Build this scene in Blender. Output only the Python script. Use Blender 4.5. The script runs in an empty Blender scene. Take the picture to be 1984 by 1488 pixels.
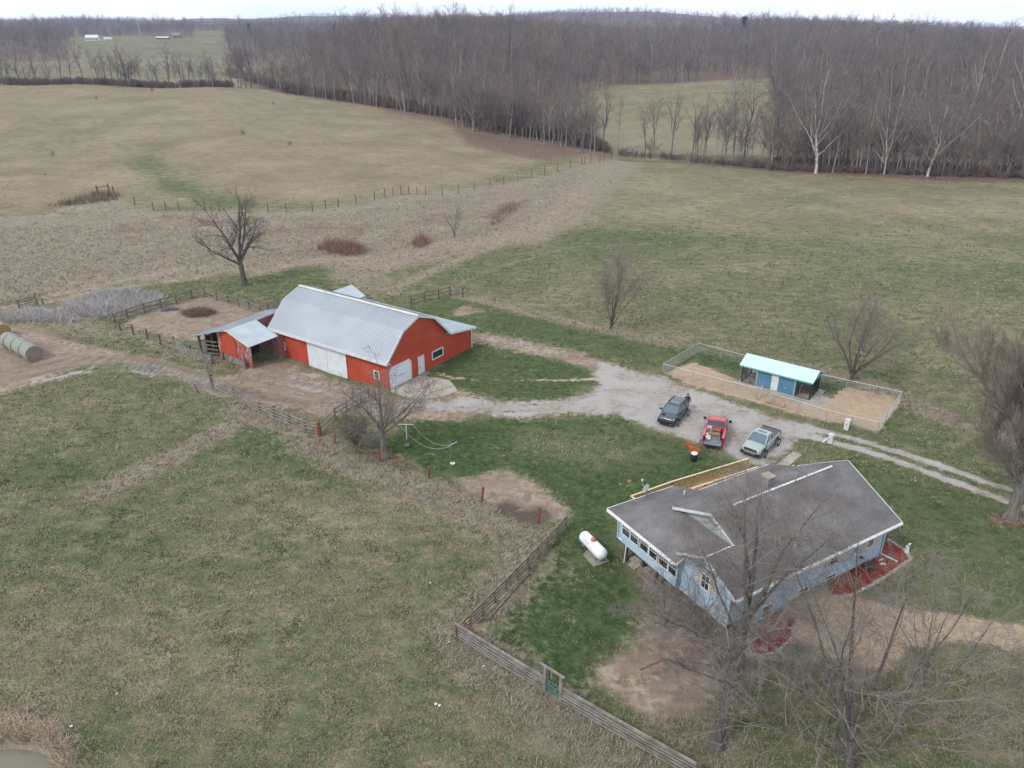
import bpy, math, random
import numpy as np
from mathutils import Vector
# ---------------------------------------------------------------- camera, light, exposure
S = bpy.context.scene
COL = S.collection
CAM_H = 32.0; FPX = 1492.8; TH = math.atan((744-48.483)/FPX)
cam = bpy.data.cameras.new('camera'); camo = bpy.data.objects.new('camera', cam); COL.objects.link(camo)
cam.sensor_width = 36; cam.lens = 36*FPX/1984; cam.clip_start = .5; cam.clip_end = 20000
camo.location = (0,0,CAM_H); camo.rotation_euler = (math.pi/2-TH,0,0); S.camera = camo
S.view_settings.view_transform = 'Standard'; S.view_settings.look = 'None'
S.view_settings.exposure = 0.46; S.view_settings.gamma = 1
SUN_EL, SUN_AZ = math.radians(46), math.radians(232)      # azimuth clockwise from +Y
W = bpy.data.worlds.new('World'); S.world = W; W.use_nodes = True
nt = W.node_tree; nt.nodes.clear()
out = nt.nodes.new('ShaderNodeOutputWorld'); bg = nt.nodes.new('ShaderNodeBackground')
sky = nt.nodes.new('ShaderNodeTexSky'); sky.sky_type='NISHITA'; sky.sun_disc=False
sky.sun_elevation=SUN_EL; sky.sun_rotation=SUN_AZ; sky.air_density=1.0; sky.dust_density=2.0; sky.ozone_density=1.5
# a near closed overcast layer over the sky, thinner at the upper left
tc = nt.nodes.new('ShaderNodeTexCoord'); mp = nt.nodes.new('ShaderNodeMapping'); mp.inputs['Scale'].default_value=(1,1,4)
no = nt.nodes.new('ShaderNodeTexNoise'); no.inputs['Scale'].default_value=2.2; no.inputs['Detail'].default_value=6
cr = nt.nodes.new('ShaderNodeValToRGB'); cr.color_ramp.elements[0].position=.30; cr.color_ramp.elements[1].position=.62
cr.color_ramp.elements[0].color=(.55,.55,.55,1); cr.color_ramp.elements[1].color=(1,1,1,1)
mx = nt.nodes.new('ShaderNodeMixRGB'); mx.inputs[2].default_value=(8.5,9.1,9.9,1)
nt.links.new(tc.outputs['Generated'],mp.inputs['Vector']); nt.links.new(mp.outputs[0],no.inputs['Vector'])
nt.links.new(no.outputs['Fac'],cr.inputs[0]); nt.links.new(cr.outputs[0],mx.inputs[0])
nt.links.new(sky.outputs[0],mx.inputs[1]); nt.links.new(mx.outputs[0],bg.inputs['Color'])
sz=nt.nodes.new('ShaderNodeSeparateXYZ'); nt.links.new(tc.outputs['Generated'],sz.inputs[0])
mr=nt.nodes.new('ShaderNodeMapRange'); mr.inputs[1].default_value=0; mr.inputs[2].default_value=.16; mr.inputs[3].default_value=1.75; mr.inputs[4].default_value=1.0; nt.links.new(sz.outputs[2],mr.inputs[0])
vm=nt.nodes.new('ShaderNodeVectorMath'); vm.operation='SCALE'; nt.links.new(mx.outputs[0],vm.inputs[0]); nt.links.new(mr.outputs[0],vm.inputs['Scale']); nt.links.new(vm.outputs[0],bg.inputs['Color'])
bg.inputs['Strength'].default_value=.1; nt.links.new(bg.outputs[0],out.inputs['Surface'])
sl = bpy.data.lights.new('sun','SUN'); sl.energy=1.45; sl.angle=math.radians(11); sl.color=(1,.97,.92)
so = bpy.data.objects.new('sun', sl); COL.objects.link(so)
sd = Vector((math.sin(SUN_AZ)*math.cos(SUN_EL), math.cos(SUN_AZ)*math.cos(SUN_EL), math.sin(SUN_EL)))
so.rotation_euler = sd.to_track_quat('Z','Y').to_euler()
S.cycles.max_bounces = 6; S.cycles.transparent_max_bounces = 8
try: S.cycles.volume_bounces = 0
except Exception: pass

# ---------------------------------------------------------------- ground height
CT, ST = math.cos(TH), math.sin(TH)
HF = (12.405,34.597,.532); BF = (-11.802,67.45,.971)
def loc(fr,u,v,z=0):
    X,Y,p = fr; c,s = math.cos(p),math.sin(p)
    return (X+u*c-v*s, Y+u*s+v*c, z)
Yk = np.array([-50,120,200,260,330,400,480,600,750,900,1100,1400,1800,2500,3500,5000,9000,30000.])
PK = np.array([-400,0,200,450,640,740,850,1000,1150,1300,1450,1600,1800,2000,2400.])
ZT = np.array([
 [0,0,3,7,10,5,4,6,10,14,17,20,24,30,36,42,46,46],
 [0,0,3.5,7.5,10.7,5,4,6,10,14,18,20,24,30,38,48,50,50],
 [0,0,3.5,7.5,10.7,5,4,6,12,17,20.5,18,22,36,50,58,58,58],
 [0,0,3.5,7,9.5,7,4,3,5,10,14,16,22,36,44,50,52,52],
 [0,0,2.5,4.5,6,7,8,9,9,10,12,16,26,42,50,54,54,54],
 [0,0,2,4,6,10,15,20,18,15,16,19,28,42,48,54,54,54],
 [0,0,1.5,3,5,10,16,22,20,16,17,20,30,42,48,52,52,52],
 [0,0,.5,2,4,8,13,19,18,15,19,22,32,46,52,54,54,54],
 [0,0,0,0,.5,1,2.5,8,12,13,15,18,32,62,66,56,52,52],
 [0,0,0,0,.5,1,2,4,6,8,13,24,32,40,44,46,46,46],
 [0,0,0,0,.5,1,2,6,12,19,21,21,26,36,40,42,42,42],
 [0,0,0,0,1,2,3,8,15,21,23,20,22,28,32,36,36,36],
 [0,0,0,0,1,2,3,6,10,13,14,12,12,14,18,22,24,24],
 [0,0,0,0,1,2,3,4,5,6,6,5,4,4,8,14,16,16],
 [0,0,0,0,1,2,3,4,5,6,6,5,4,4,8,14,16,16.]])
_pg = np.linspace(-400,2400,141); _yg = np.linspace(math.log(60),math.log(20000),240)
_t = np.array([np.interp(np.exp(_yg), Yk, r) for r in ZT])
_t = np.array([np.interp(_pg, PK, _t[:,j]) for j in range(len(_yg))]).T
def _blur(a,ax,n):
    k=np.hanning(n+2)[1:-1]; k/=k.sum()
    p=[(0,0),(0,0)]; p[ax]=(n//2,n//2)
    b=np.pad(a,p,mode='edge'); return np.apply_along_axis(lambda m:np.convolve(m,k,'valid'),ax,b)
_t = _blur(_blur(_t,0,9),1,7)
def sstep(x): x=np.clip(x,0,1); return x*x*(3-2*x)
def hnoise(x,y):
    return (np.sin(x*.11+1.3*np.sin(y*.07))*np.sin(y*.09+.8*np.sin(x*.05))*.5+.5*np.sin(x*.031+y*.043+1.))
def gz(x,y):
    x=np.asarray(x,float); y=np.asarray(y,float)
    yy=np.maximum(y,1.); px=992+FPX*x/(yy*CT+CAM_H*ST)
    fi=np.clip((px+400)/20,0,139.999); fj=np.clip((np.log(np.maximum(yy,60))-_yg[0])/(_yg[1]-_yg[0]),0,238.999)
    i=fi.astype(int); j=fj.astype(int); a=fi-i; b=fj-j
    z=(_t[i,j]*(1-a)+_t[i+1,j]*a)*(1-b)+(_t[i,j+1]*(1-a)+_t[i+1,j+1]*a)*b
    z=z*(yy>60)
    z=z+hnoise(x,y)*.9*sstep((y-105)/90)+9*hnoise(x*.16+40,y*.13)*sstep((y-620)/600)+20*hnoise(x*.05+9,y*.04+3)*sstep((y-1700)/1200)
    # ground falls off round the low corner of the house
    c,s=math.cos(HF[2]),math.sin(HF[2]); dx=x-HF[0]; dy=y-HF[1]; u=dx*c+dy*s; v=-dx*s+dy*c
    z=z-1.05*sstep((8.5-u)/9)*np.exp(-(((u+1)**2+(v-4)**2)/144))
    c,s=math.cos(BF[2]),math.sin(BF[2]); dx=x-BF[0]; dy=y-BF[1]; u=dx*c+dy*s; v=-dx*s+dy*c
    z=z-.35*np.exp(-(((u+2)**2+(v-8)**2)/36))
    # pond hollow
    z=z-1.0*sstep((4.5-np.hypot((x+24.6)*.9,y-23.0))/1.4)
    # shallow creek draw
    d=np.abs((y-97)-.10*(x+30)-3*np.sin(x*.06)); z=z-.5*np.exp(-(d/3.0)**2)*(x<5)
    return z
def ray(px,py):
    a=(px-992)/FPX; b=(744-py)/FPX
    return a, CT+b*ST, -ST+b*CT
def gp(px,py,dz=0.):
    """ground point seen at photo pixel (px,py); dz = height of the seen point above ground"""
    a,b,c=ray(px,py)
    if c>=-1e-4: c=-1e-4
    t0=20.; z=None
    t=t0; 
    # march
    prev=t0
    while t<20000:
        x,y=a*t,b*t
        if CAM_H+c*t < float(gz(x,y))+dz: break
        prev=t; t*=1.02
    lo,hi=prev,t
    for _ in range(30):
        m=(lo+hi)/2
        if CAM_H+c*m < float(gz(a*m,b*m))+dz: hi=m
        else: lo=m
    return (a*hi,b*hi,float(gz(a*hi,b*hi)))
def topix(x,y,z):
    d=z-CAM_H; zc=y*CT-d*ST; yc=y*ST+d*CT
    zc=np.where(np.abs(zc)<1e-3,1e-3,zc)
    return 992+FPX*x/zc, 744-FPX*yc/zc, zc

# ---------------------------------------------------------------- object helpers
def tag(o,label=None,cat=None,group=None,kind=None):
    if label: o['label']=label
    if cat: o['category']=cat
    if group: o['group']=group
    if kind: o['kind']=kind
    return o
def thing(name,label,cat,l=(0,0,0),rz=0,group=None,sc=None):
    o=bpy.data.objects.new(name,None); COL.objects.link(o); o.location=l; o.rotation_euler=(0,0,rz)
    if sc: o.scale=sc
    o.empty_display_size=.3
    return tag(o,label,cat,group)
def mk(name,V,F,m,parent=None,smooth=False,label=None):
    me=bpy.data.meshes.new(name)
    V=np.asarray(V,dtype=np.float32).reshape(-1,3)
    if isinstance(F,np.ndarray):
        n,k=F.shape; me.vertices.add(len(V)); me.vertices.foreach_set('co',V.ravel())
        me.loops.add(n*k); me.loops.foreach_set('vertex_index',F.astype(np.int32).ravel())
        me.polygons.add(n); me.polygons.foreach_set('loop_start',np.arange(0,n*k,k,dtype=np.int32))
        me.polygons.foreach_set('loop_total',np.full(n,k,dtype=np.int32)); me.update(calc_edges=True)
    else:
        me.from_pydata(V.tolist(),[],F); me.update()
    if smooth: me.polygons.foreach_set('use_smooth',np.ones(len(me.polygons),dtype=bool))
    for x in (m if isinstance(m,(list,tuple)) else [m]): me.materials.append(x)
    o=bpy.data.objects.new(name,me); COL.objects.link(o)
    if parent is not None: o.parent=parent
    if label: o['label']=label
    return o
class MB:
    def __init__(s): s.v=[]; s.f=[]
    def add(s,V,F):
        n=len(s.v); s.v+= [tuple(p) for p in V]; s.f+= [tuple(i+n for i in f) for f in F]; return s
    def box(s,x0,x1,y0,y1,z0,z1):
        return s.add([(x0,y0,z0),(x1,y0,z0),(x1,y1,z0),(x0,y1,z0),(x0,y0,z1),(x1,y0,z1),(x1,y1,z1),(x0,y1,z1)],
          [(0,3,2,1),(4,5,6,7),(0,1,5,4),(1,2,6,5),(2,3,7,6),(3,0,4,7)])
    def beam(s,a,b,w,h,up=(0,0,1)):
        a=Vector(a);b=Vector(b);d=(b-a).normalized();u=Vector(up)
        if abs(d.dot(u))>.98: u=Vector((1,0,0))
        r=d.cross(u).normalized(); u=r.cross(d)
        P=[p+r*sx*w/2+u*sz*h/2 for p in (a,b) for sx,sz in ((-1,-1),(1,-1),(1,1),(-1,1))]
        return s.add(P,[(0,1,2,3),(7,6,5,4),(0,4,5,1),(1,5,6,2),(2,6,7,3),(3,7,4,0)])
    def tube(s,pts,r,n=6,cap=True):
        pts=[Vector(p) for p in pts]; rs=r if isinstance(r,(list,tuple)) else [r]*len(pts)
        R=[]
        for i,p in enumerate(pts):
            d=(pts[min(i+1,len(pts)-1)]-pts[max(i-1,0)]).normalized()
            u=Vector((0,0,1)) if abs(d.z)<.9 else Vector((1,0,0))
            a=d.cross(u).normalized(); b=d.cross(a)
            R.append([p+(a*math.cos(t)+b*math.sin(t))*rs[i] for t in (2*math.pi*k/n for k in range(n))])
        F=[(i*n+k,i*n+(k+1)%n,(i+1)*n+(k+1)%n,(i+1)*n+k) for i in range(len(pts)-1) for k in range(n)]
        if cap: F+= [tuple(range(n))[::-1],tuple((len(pts)-1)*n+k for k in range(n))]
        return s.add([q for r_ in R for q in r_],F)
    def slab(s,poly,t):
        """planar polygon (top face) given thickness t downwards"""
        n=len(poly); lo=[(p[0],p[1],p[2]-t) for p in poly]
        return s.add(list(poly)+lo,[tuple(range(n)),tuple(range(2*n-1,n-1,-1))]+[(i,i+n,(i+1)%n+n,(i+1)%n) for i in range(n)])
    def ext(s,poly,d):
        """polygon extruded by vector d"""
        n=len(poly); lo=[(p[0]+d[0],p[1]+d[1],p[2]+d[2]) for p in poly]
        return s.add(list(poly)+lo,[tuple(range(n)),tuple(range(2*n-1,n-1,-1))]+[(i,i+n,(i+1)%n+n,(i+1)%n) for i in range(n)])
    def lathe(s,prof,c=(0,0,0),n=16):
        V=[(c[0]+r*math.cos(2*math.pi*k/n),c[1]+r*math.sin(2*math.pi*k/n),c[2]+z) for r,z in prof for k in range(n)]
        F=[(i*n+k,i*n+(k+1)%n,(i+1)*n+(k+1)%n,(i+1)*n+k) for i in range(len(prof)-1) for k in range(n)]
        return s.add(V,F)
    def build(s,name,m,parent=None,smooth=False,label=None):
        o=mk(name,s.v,s.f,m,parent,smooth,label); return o
def copytree(o,parent=None):
    c=o.copy(); COL.objects.link(c)
    if parent is not None: c.parent=parent
    for ch in list(o.children): copytree(ch,c)
    return c
# ---------------------------------------------------------------- materials
def nn(t,k,**kw):
    n=t.nodes.new(k)
    for a,b in kw.items(): setattr(n,a,b)
    return n
def mat(name,c,rough=.8,c2=None,scale=3.,detail=4,bump=0.,bscale=None,metal=0.,spec=.3,stretch=(1,1,1),lo=.35,hi=.65,alpha=None,coat=0):
    m=bpy.data.materials.new(name); m.use_nodes=True; t=m.node_tree; b=t.nodes['Principled BSDF']
    b.inputs['Base Color'].default_value=(*c,1); b.inputs['Roughness'].default_value=rough
    b.inputs['Metallic'].default_value=metal; b.inputs['Specular IOR Level'].default_value=spec
    if coat: b.inputs['Coat Weight'].default_value=coat; b.inputs['Coat Roughness'].default_value=.05
    tcn=nn(t,'ShaderNodeTexCoord'); mpn=nn(t,'ShaderNodeMapping'); mpn.inputs['Scale'].default_value=stretch
    t.links.new(tcn.outputs['Object'],mpn.inputs[0])
    if c2 is None: c2=tuple(x*.8 for x in c)
    n=nn(t,'ShaderNodeTexNoise'); n.inputs['Scale'].default_value=scale; n.inputs['Detail'].default_value=detail
    t.links.new(mpn.outputs[0],n.inputs['Vector'])
    r=nn(t,'ShaderNodeValToRGB'); r.color_ramp.elements[0].position=lo; r.color_ramp.elements[1].position=hi
    r.color_ramp.elements[0].color=(*c2,1); r.color_ramp.elements[1].color=(*c,1)
    t.links.new(n.outputs['Fac'],r.inputs[0]); t.links.new(r.outputs[0],b.inputs['Base Color'])
    if bump:
        n2=nn(t,'ShaderNodeTexNoise'); n2.inputs['Scale'].default_value=bscale or scale*4; n2.inputs['Detail'].default_value=4
        t.links.new(mpn.outputs[0],n2.inputs['Vector'])
        bp=nn(t,'ShaderNodeBump'); bp.inputs['Strength'].default_value=bump; bp.inputs['Distance'].default_value=.05
        t.links.new(n2.outputs['Fac'],bp.inputs['Height']); t.links.new(bp.outputs[0],b.inputs['Normal'])
    return m
M={}
M['bark']=mat('bark',(.13,.115,.10),.95,(.07,.06,.055),6,6,.8,20,stretch=(1,1,.3))
M['barkpale']=mat('bark_grey',(.22,.20,.175),.95,(.12,.105,.09),5,6,.8,20,stretch=(1,1,.3))
M['barkwhite']=mat('sycamore_bark',(.48,.455,.42),.85,(.26,.24,.21),.6,5,.2,4,lo=.3,hi=.5)
M['twig']=mat('twig',(.15,.12,.115),.95,(.10,.08,.078),.4,3)
M['twigred']=mat('twig_reddish',(.33,.265,.235),.95,(.22,.175,.155),.4,3)
M['twiglight']=mat('twig_pale',(.29,.255,.23),.95,(.17,.15,.135),.9,3)
M['twigmid']=mat('twig_soft_grey',(.27,.235,.21),.95,(.19,.165,.15),.4,3)
M['twiggrey']=mat('twig_grey',(.25,.22,.20),.95,(.16,.14,.13),.5,3)
M['twigfar']=mat('twig_woods',(.28,.24,.222),.95,(.175,.148,.14),.09,4,lo=.4,hi=.6)
M['twigfar2']=mat('twig_woods_brown',(.31,.24,.205),.95,(.19,.145,.125),.09,4,lo=.4,hi=.6)
def tinted(m,amt=.5,c=(1.22,1.06,.95)):
    t=m.node_tree; b=t.nodes['Principled BSDF']; src=b.inputs['Base Color'].links[0].from_socket
    oi=nn(t,'ShaderNodeObjectInfo'); r=nn(t,'ShaderNodeValToRGB'); r.color_ramp.elements[0].color=(.72,.70,.80,1); r.color_ramp.elements[1].color=(*c,1)
    e=r.color_ramp.elements.new(.5); e.color=(1,1,1.02,1)
    x=nn(t,'ShaderNodeMixRGB',blend_type='MULTIPLY'); x.inputs[0].default_value=1
    t.links.new(oi.outputs['Random'],r.inputs[0]); t.links.new(src,x.inputs[1]); t.links.new(r.outputs[0],x.inputs[2]); t.links.new(x.outputs[0],b.inputs['Base Color']); return m
M['barkfar']=mat('bark_woods',(.24,.22,.205),.95,(.12,.11,.105),.15,4)
M['barkfarpale']=mat('bark_woods_grey',(.42,.40,.37),.95,(.22,.205,.19),.15,4)
for k_ in ('twigfar','twigfar2','barkfar'): tinted(M[k_])
M['wood']=mat('weathered_board',(.26,.22,.185),.9,(.13,.11,.095),2.5,5,.4,15,stretch=(1,1,3))
M['woodgrey']=mat('grey_board',(.30,.275,.25),.9,(.16,.145,.13),2.,5,.4,15)
M['post']=mat('old_post',(.16,.12,.095),.95,(.09,.065,.055),4,4,.4)
M['postred']=mat('red_post',(.30,.07,.045),.85,(.18,.05,.04),5,4,.3)
M['deck']=mat('new_deck_wood',(.58,.40,.20),.7,(.42,.27,.12),5,4,.2,20)
M['decktop']=mat('deck_rail_cap',(.72,.60,.40),.7,(.60,.48,.30),4,3)
M['white']=mat('white_paint',(.70,.71,.72),.5,(.56,.57,.58),3,4)
M['whitemetal']=mat('white_metal',(.72,.75,.79),.45,(.62,.65,.69),1.5,4)
M['cream']=mat('cream_shutter',(.55,.47,.36),.7,(.47,.40,.31),6,3)
M['glass']=mat('window_glass',(.035,.045,.055),.08,(.02,.025,.03),1.5,2,spec=.6)
M['black']=mat('black_metal',(.02,.02,.022),.5)
M['tyre']=mat('tyre_rubber',(.02,.02,.02),.9)
M['rim']=mat('alloy_rim',(.45,.45,.46),.35,metal=.7)
M['chrome']=mat('chrome',(.75,.76,.78),.18,metal=.9)
M['galv']=mat('galvanised',(.50,.52,.53),.45,(.40,.42,.43),5,3,metal=.5)
M['wire']=mat('fence_wire',(.22,.20,.18),.7)
M['redbarn']=mat('red_steel',(.50,.082,.040),.6,(.40,.060,.031),.5,7,spec=.3)
M['conc']=mat('concrete',(.42,.38,.33),.9,(.31,.27,.23),.8,7,.5,10)
M['concdark']=mat('old_concrete',(.30,.27,.24),.95,(.2,.18,.16),2,6,.3)
M['hay']=mat('hay_wrap_grey',(.33,.335,.30),.85,(.22,.22,.19),2.5,6,.6,18,stretch=(6,1,1))
M['haygold']=mat('hay_golden',(.42,.29,.12),.95,(.26,.17,.07),5,6,.8,25)
M['hayend']=mat('hay_end',(.30,.265,.21),.95,(.18,.155,.125),6,5,.8,25)
M['dryweed']=mat('dry_weed',(.42,.36,.29),.95,(.26,.21,.17),.5,4)
M['greyweed']=mat('grey_weed',(.40,.37,.35),.95,(.26,.235,.225),.6,4)
M['redweed']=mat('russet_weed',(.24,.13,.095),.95,(.15,.085,.065),.6,4)
M['stone']=mat('field_stone',(.42,.36,.31),.9,(.27,.22,.19),5,5,.4)
# ---------------------------------------------------------------- ground sheet with its zones
rng = np.random.default_rng(7)
def gpm(P):
    P=np.asarray(P,float); a,b,c=ray(P[:,0],P[:,1]); c=np.minimum(c,-1e-4)
    hi=np.full(len(P),20.); lo=hi.copy(); act=np.ones(len(P),bool)
    for _ in range(330):
        below = CAM_H+c*hi < gz(a*hi,b*hi); act&=~below
        if not act.any(): break
        lo[act]=hi[act]; hi[act]*=1.02
    for _ in range(22):
        m=(lo+hi)/2; bl=CAM_H+c*m < gz(a*m,b*m); hi=np.where(bl,m,hi); lo=np.where(bl,lo,m)
    return np.c_[a*hi,b*hi]
def pdist(P,poly,closed=True):
    n=len(poly); d=np.full(len(P),1e9); ins=np.zeros(len(P),bool)
    for i in range(n if closed else n-1):
        a=poly[i]; b=poly[(i+1)%n]; e=b-a; w=P-a
        t=np.clip((w@e)/max(e@e,1e-9),0,1); d=np.minimum(d,np.hypot(*(w-t[:,None]*e).T))
        if closed:
            c1=(a[1]<=P[:,1])!=(b[1]<=P[:,1])
            with np.errstate(divide='ignore',invalid='ignore'):
                xi=a[0]+(P[:,1]-a[1])*e[0]/e[1]
            ins^= c1&(P[:,0]<xi)
    return d,ins
# (layer, kind, points in photo pixels traced onto the ground, width, feather, value)
Z=[]
def poly(l,pts,f=1.,v=1.): Z.append((l,'p',pts,0,f*(1 if l in 'GM' else 1.7),v))
def strk(l,pts,w,f=.6,v=1.): Z.append((l,'s',pts,w,f*1.4,v))
# green-ness
poly('G',[(-200,430),(80,415),(190,378),(480,400),(600,405),(850,368),(1130,318),(1180,303),(1090,270),(1000,262),(760,212),(560,180),(440,150),(0,160),(-300,165)],6,.13)
strk('G',[(320,283),(292,298),(284,318),(300,338),(345,360),(400,385),(480,398)],3.6,3,.66)
strk('X',[(300,295),(288,315),(305,338),(350,362),(400,386)],.4,.8,.5)
poly('G',[(40,250),(100,225),(200,230),(300,255),(330,300),(250,290),(120,300),(60,290)],14,.30)
poly('G',[(950,330),(1100,300),(1150,305),(1050,335),(960,345)],6,.55)
poly('G',[(700,560),(850,505),(1060,440),(1200,316),(1984,348),(2500,370),(2500,1000),(1984,960),(1600,820),(1300,700),(900,590),(760,600)],5,.56)
poly('G',[(1060,440),(1230,316),(1984,348),(2500,370),(2500,440),(1984,450),(1500,445),(1280,430)],12,.36)
poly('G',[(1000,470),(1080,450),(1300,440),(1500,470),(1300,480),(1180,500),(900,530),(820,560),(780,560),(880,510)],4,.72)
poly('G',[(300,562),(450,532),(640,515),(700,545),(790,575),(760,600),(560,575),(400,562)],3,.8)
strk('G',[(-100,625),(60,600),(200,580),(330,565)],4,2,.68)
poly('G',[(690,880),(760,850),(800,812),(1000,812),(1200,812),(1270,842),(1400,885),(1440,905),(1500,905),(1400,925),(1240,975),(1180,990),(1200,1060),(1230,1150),(1225,1230),(1160,1290),(1130,1400),(1060,1320),(960,1245),(945,1210),(1000,1130),(1100,1010),(1090,975),(1030,925),(980,905),(920,925),(830,920),(750,895)],1.2,1.)
poly('G',[(1200,900),(1300,870),(1420,910),(1240,960),(1160,985),(1120,930)],1.5,1.)
poly('G',[(1560,848),(1700,890),(1984,1000),(2300,1150),(2300,1300),(1984,1230),(1850,1190),(1760,1162),(1700,1135),(1765,1080),(1740,1010),(1640,890)],2,.82)
poly('G',[(1640,840),(1760,780),(1984,880),(2300,1000),(2300,1100),(1984,950),(1820,880)],2,.72)
poly('G',[(920,652),(1000,680),(1130,712),(1160,738),(1080,772),(980,778),(900,765),(850,740),(840,715)],1,.92)
poly('G',[(780,600),(900,572),(1000,600),(1150,640),(1300,672),(1400,690),(1290,718),(1200,703),(1000,655),(920,640)],2,.85)
poly('G',[(1360,685),(1440,697),(1437,722),(1350,706)],.6,.95)
poly('G',[(1590,735),(1640,745),(1740,775),(1730,785),(1600,760)],.6,.9)
poly('G',[(1400,1300),(1480,1270),(1560,1250),(1600,1290),(1680,1310),(1760,1262),(1850,1245),(1984,1262),(2400,1400),(2400,1800),(1300,1800),(1380,1450)],1.5,.62)
poly('G',[(530,772),(600,778),(650,790),(640,796),(560,790)],.6,.95)
poly('G',[(470,800),(560,860),(640,905),(720,950),(640,960),(540,900),(450,850)],3,.85)
poly('G',[(0,900),(60,880),(150,885),(180,920),(90,950),(0,960)],4,.85)
poly('G',[(170,1330),(220,1330),(230,1410),(180,1420)],2,.95)
# tan scrub / dry strips
poly('T',[(-300,430),(0,420),(80,415),(190,380),(230,385),(300,410),(600,408),(730,385),(850,370),(1000,350),(1130,320),(1190,305),(1215,312),(1130,350),(1065,400),(1045,440),(985,465),(850,500),(760,525),(690,560),(650,540),(630,512),(540,518),(400,535),(200,555),(60,575),(-200,600)],2.5)
strk('T',[(1000,455),(1080,410),(1130,360),(1200,318)],7,3,.8)
strk('T',[(760,565),(850,520),(920,490),(1010,462),(1090,425)],1.2,.8,.8)
strk('T',[(500,800),(420,842),(340,885),(250,925),(190,955)],1.4,.8,.85)
strk('T',[(455,790),(560,830),(650,885),(720,915),(800,945),(870,968),(940,1005),(1010,1040),(1010,1100),(930,1185),(895,1235),(960,1300),(1060,1370),(1150,1440),(1230,1510)],2.0,2.,.8)
strk('T',[(890,575),(1000,600),(1130,630),(1250,655),(1300,665)],1.2,.8,.8)
strk('T',[(1480,700),(1600,720),(1740,765),(1830,810),(1984,860)],1.6,1.2,.7)
poly('T',[(0,600),(100,590),(260,570),(330,585),(190,625),(250,660),(60,630),(0,620)],2,.8)
poly('T',[(200,640),(330,690),(420,720),(450,700),(380,670),(240,640)],1,.6)
poly('T',[(-100,1380),(60,1370),(120,1410),(150,1480),(140,1540),(-100,1540)],1.5,1.)
poly('T',[(640,515),(700,520),(760,560),(720,575),(670,560)],3,.8)
poly('T',[(600,420),(900,395),(1000,400),(900,450),(700,470),(500,500),(450,520),(380,520)],8,1.)
# bare earth
poly('D',[(470,708),(540,695),(600,715),(690,748),(740,768),(830,792),(830,806),(740,798),(650,782),(560,776),(500,765),(460,745)],1.2,.95)
poly('D',[(-100,650),(60,625),(150,665),(250,682),(330,702),(440,735),(500,760),(430,762),(330,728),(240,705),(150,712),(60,745),(-100,800)],1.5,.9)
strk('D',[(430,745),(520,765),(640,785),(760,790),(880,795)],2.2,1,.9)
strk('D',[(820,790),(880,775),(960,790),(1060,795)],2.2,1,.6)
poly('D',[(240,628),(300,600),(345,587),(400,572),(470,588),(535,612),(500,628),(420,648),(378,662),(320,655)],1.2,.9)
poly('D',[(880,935),(940,915),(990,910),(1030,935),(1060,960),(1100,985),(1100,1003),(1050,1010),(1010,1015),(960,980)],.6,1.)
poly('D',[(925,1180),(1020,1105),(1028,1115),(960,1180),(940,1200)],.3,.9)
poly('D',[(875,600),(905,592),(945,603),(905,612),(880,610)],.8,.9)
poly('D',[(1160,1290),(1230,1245),(1250,1190),(1330,1190),(1400,1250),(1400,1330),(1350,1385),(1250,1392),(1200,1355),(1160,1322)],1.,1.)
strk('D',[(250,660),(100,600),(20,585)],.01,.01,0)
strk('D',[(930,655),(1000,668),(1100,688),(1170,712)],1.6,1.2,.85)
strk('D',[(500,528),(600,505),(700,500),(800,490),(880,468)],1.5,1.5,.75)
strk('D',[(90,575),(200,552),(350,522)],1.,1.2,.8)
poly('S',[(1180,1290),(1240,1250),(1270,1215),(1340,1220),(1380,1270),(1370,1320),(1320,1350),(1240,1350),(1190,1325)],1.6,.55)
poly('D',[(1230,1100),(1300,1090),(1420,1200),(1440,1260),(1300,1200)],1,.9)
strk('D',[(1400,420),(1300,330),(1430,200)],.01,.01,0)
# gravel
poly('V',[(1165,702),(1200,712),(1290,731),(1345,753),(1400,775),(1500,806),(1560,823),(1590,832),(1560,848),(1530,866),(1500,892),(1480,907),(1440,895),(1400,872),(1330,850),(1270,832),(1200,806),(1130,801),(1060,806),(960,806),(890,800),(840,795),(800,786),(830,776),(900,772),(1000,779),(1080,775),(1130,766),(1165,746),(1150,720)],.7,.9)
strk('V',[(1560,828),(1640,846),(1760,882),(1880,922),(2000,965),(2200,1040)],.45,.22,.95)
strk('V',[(1545,843),(1600,853),(1700,880),(1860,938),(1960,975),(2200,1070)],.45,.22,.95)
strk('V',[(950,657),(1020,668),(1100,688)],.5,.8,.6)
poly('V',[(1425,738),(1445,712),(1600,765),(1612,775),(1590,792),(1560,785)],.5,.9)
strk('V',[(325,722),(360,730),(425,744)],.45,.3,.8)
poly('V',[(560,735),(650,748),(740,770),(800,785),(740,790),(640,775),(560,760)],1.5,.52)
# straw and sawn chips
poly('S',[(1292,722),(1340,702),(1430,735),(1560,778),(1615,772),(1640,748),(1735,768),(1742,782),(1700,836),(1600,815),(1500,790),(1400,760),(1330,745)],.5,1.)
strk('S',[(845,722),(880,733),(1000,738),(1160,735)],.25,.3,.8)
poly('S',[(1462,1222),(1560,1150),(1600,1148),(1680,1165),(1750,1180),(1850,1190),(1984,1215),(2300,1280),(2300,1330),(1984,1257),(1850,1237),(1760,1252),(1720,1300),(1680,1295),(1620,1275),(1580,1255),(1540,1240)],.5,1.)
strk('S',[(915,1212),(935,1220)],.25,.3,1.)
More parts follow.
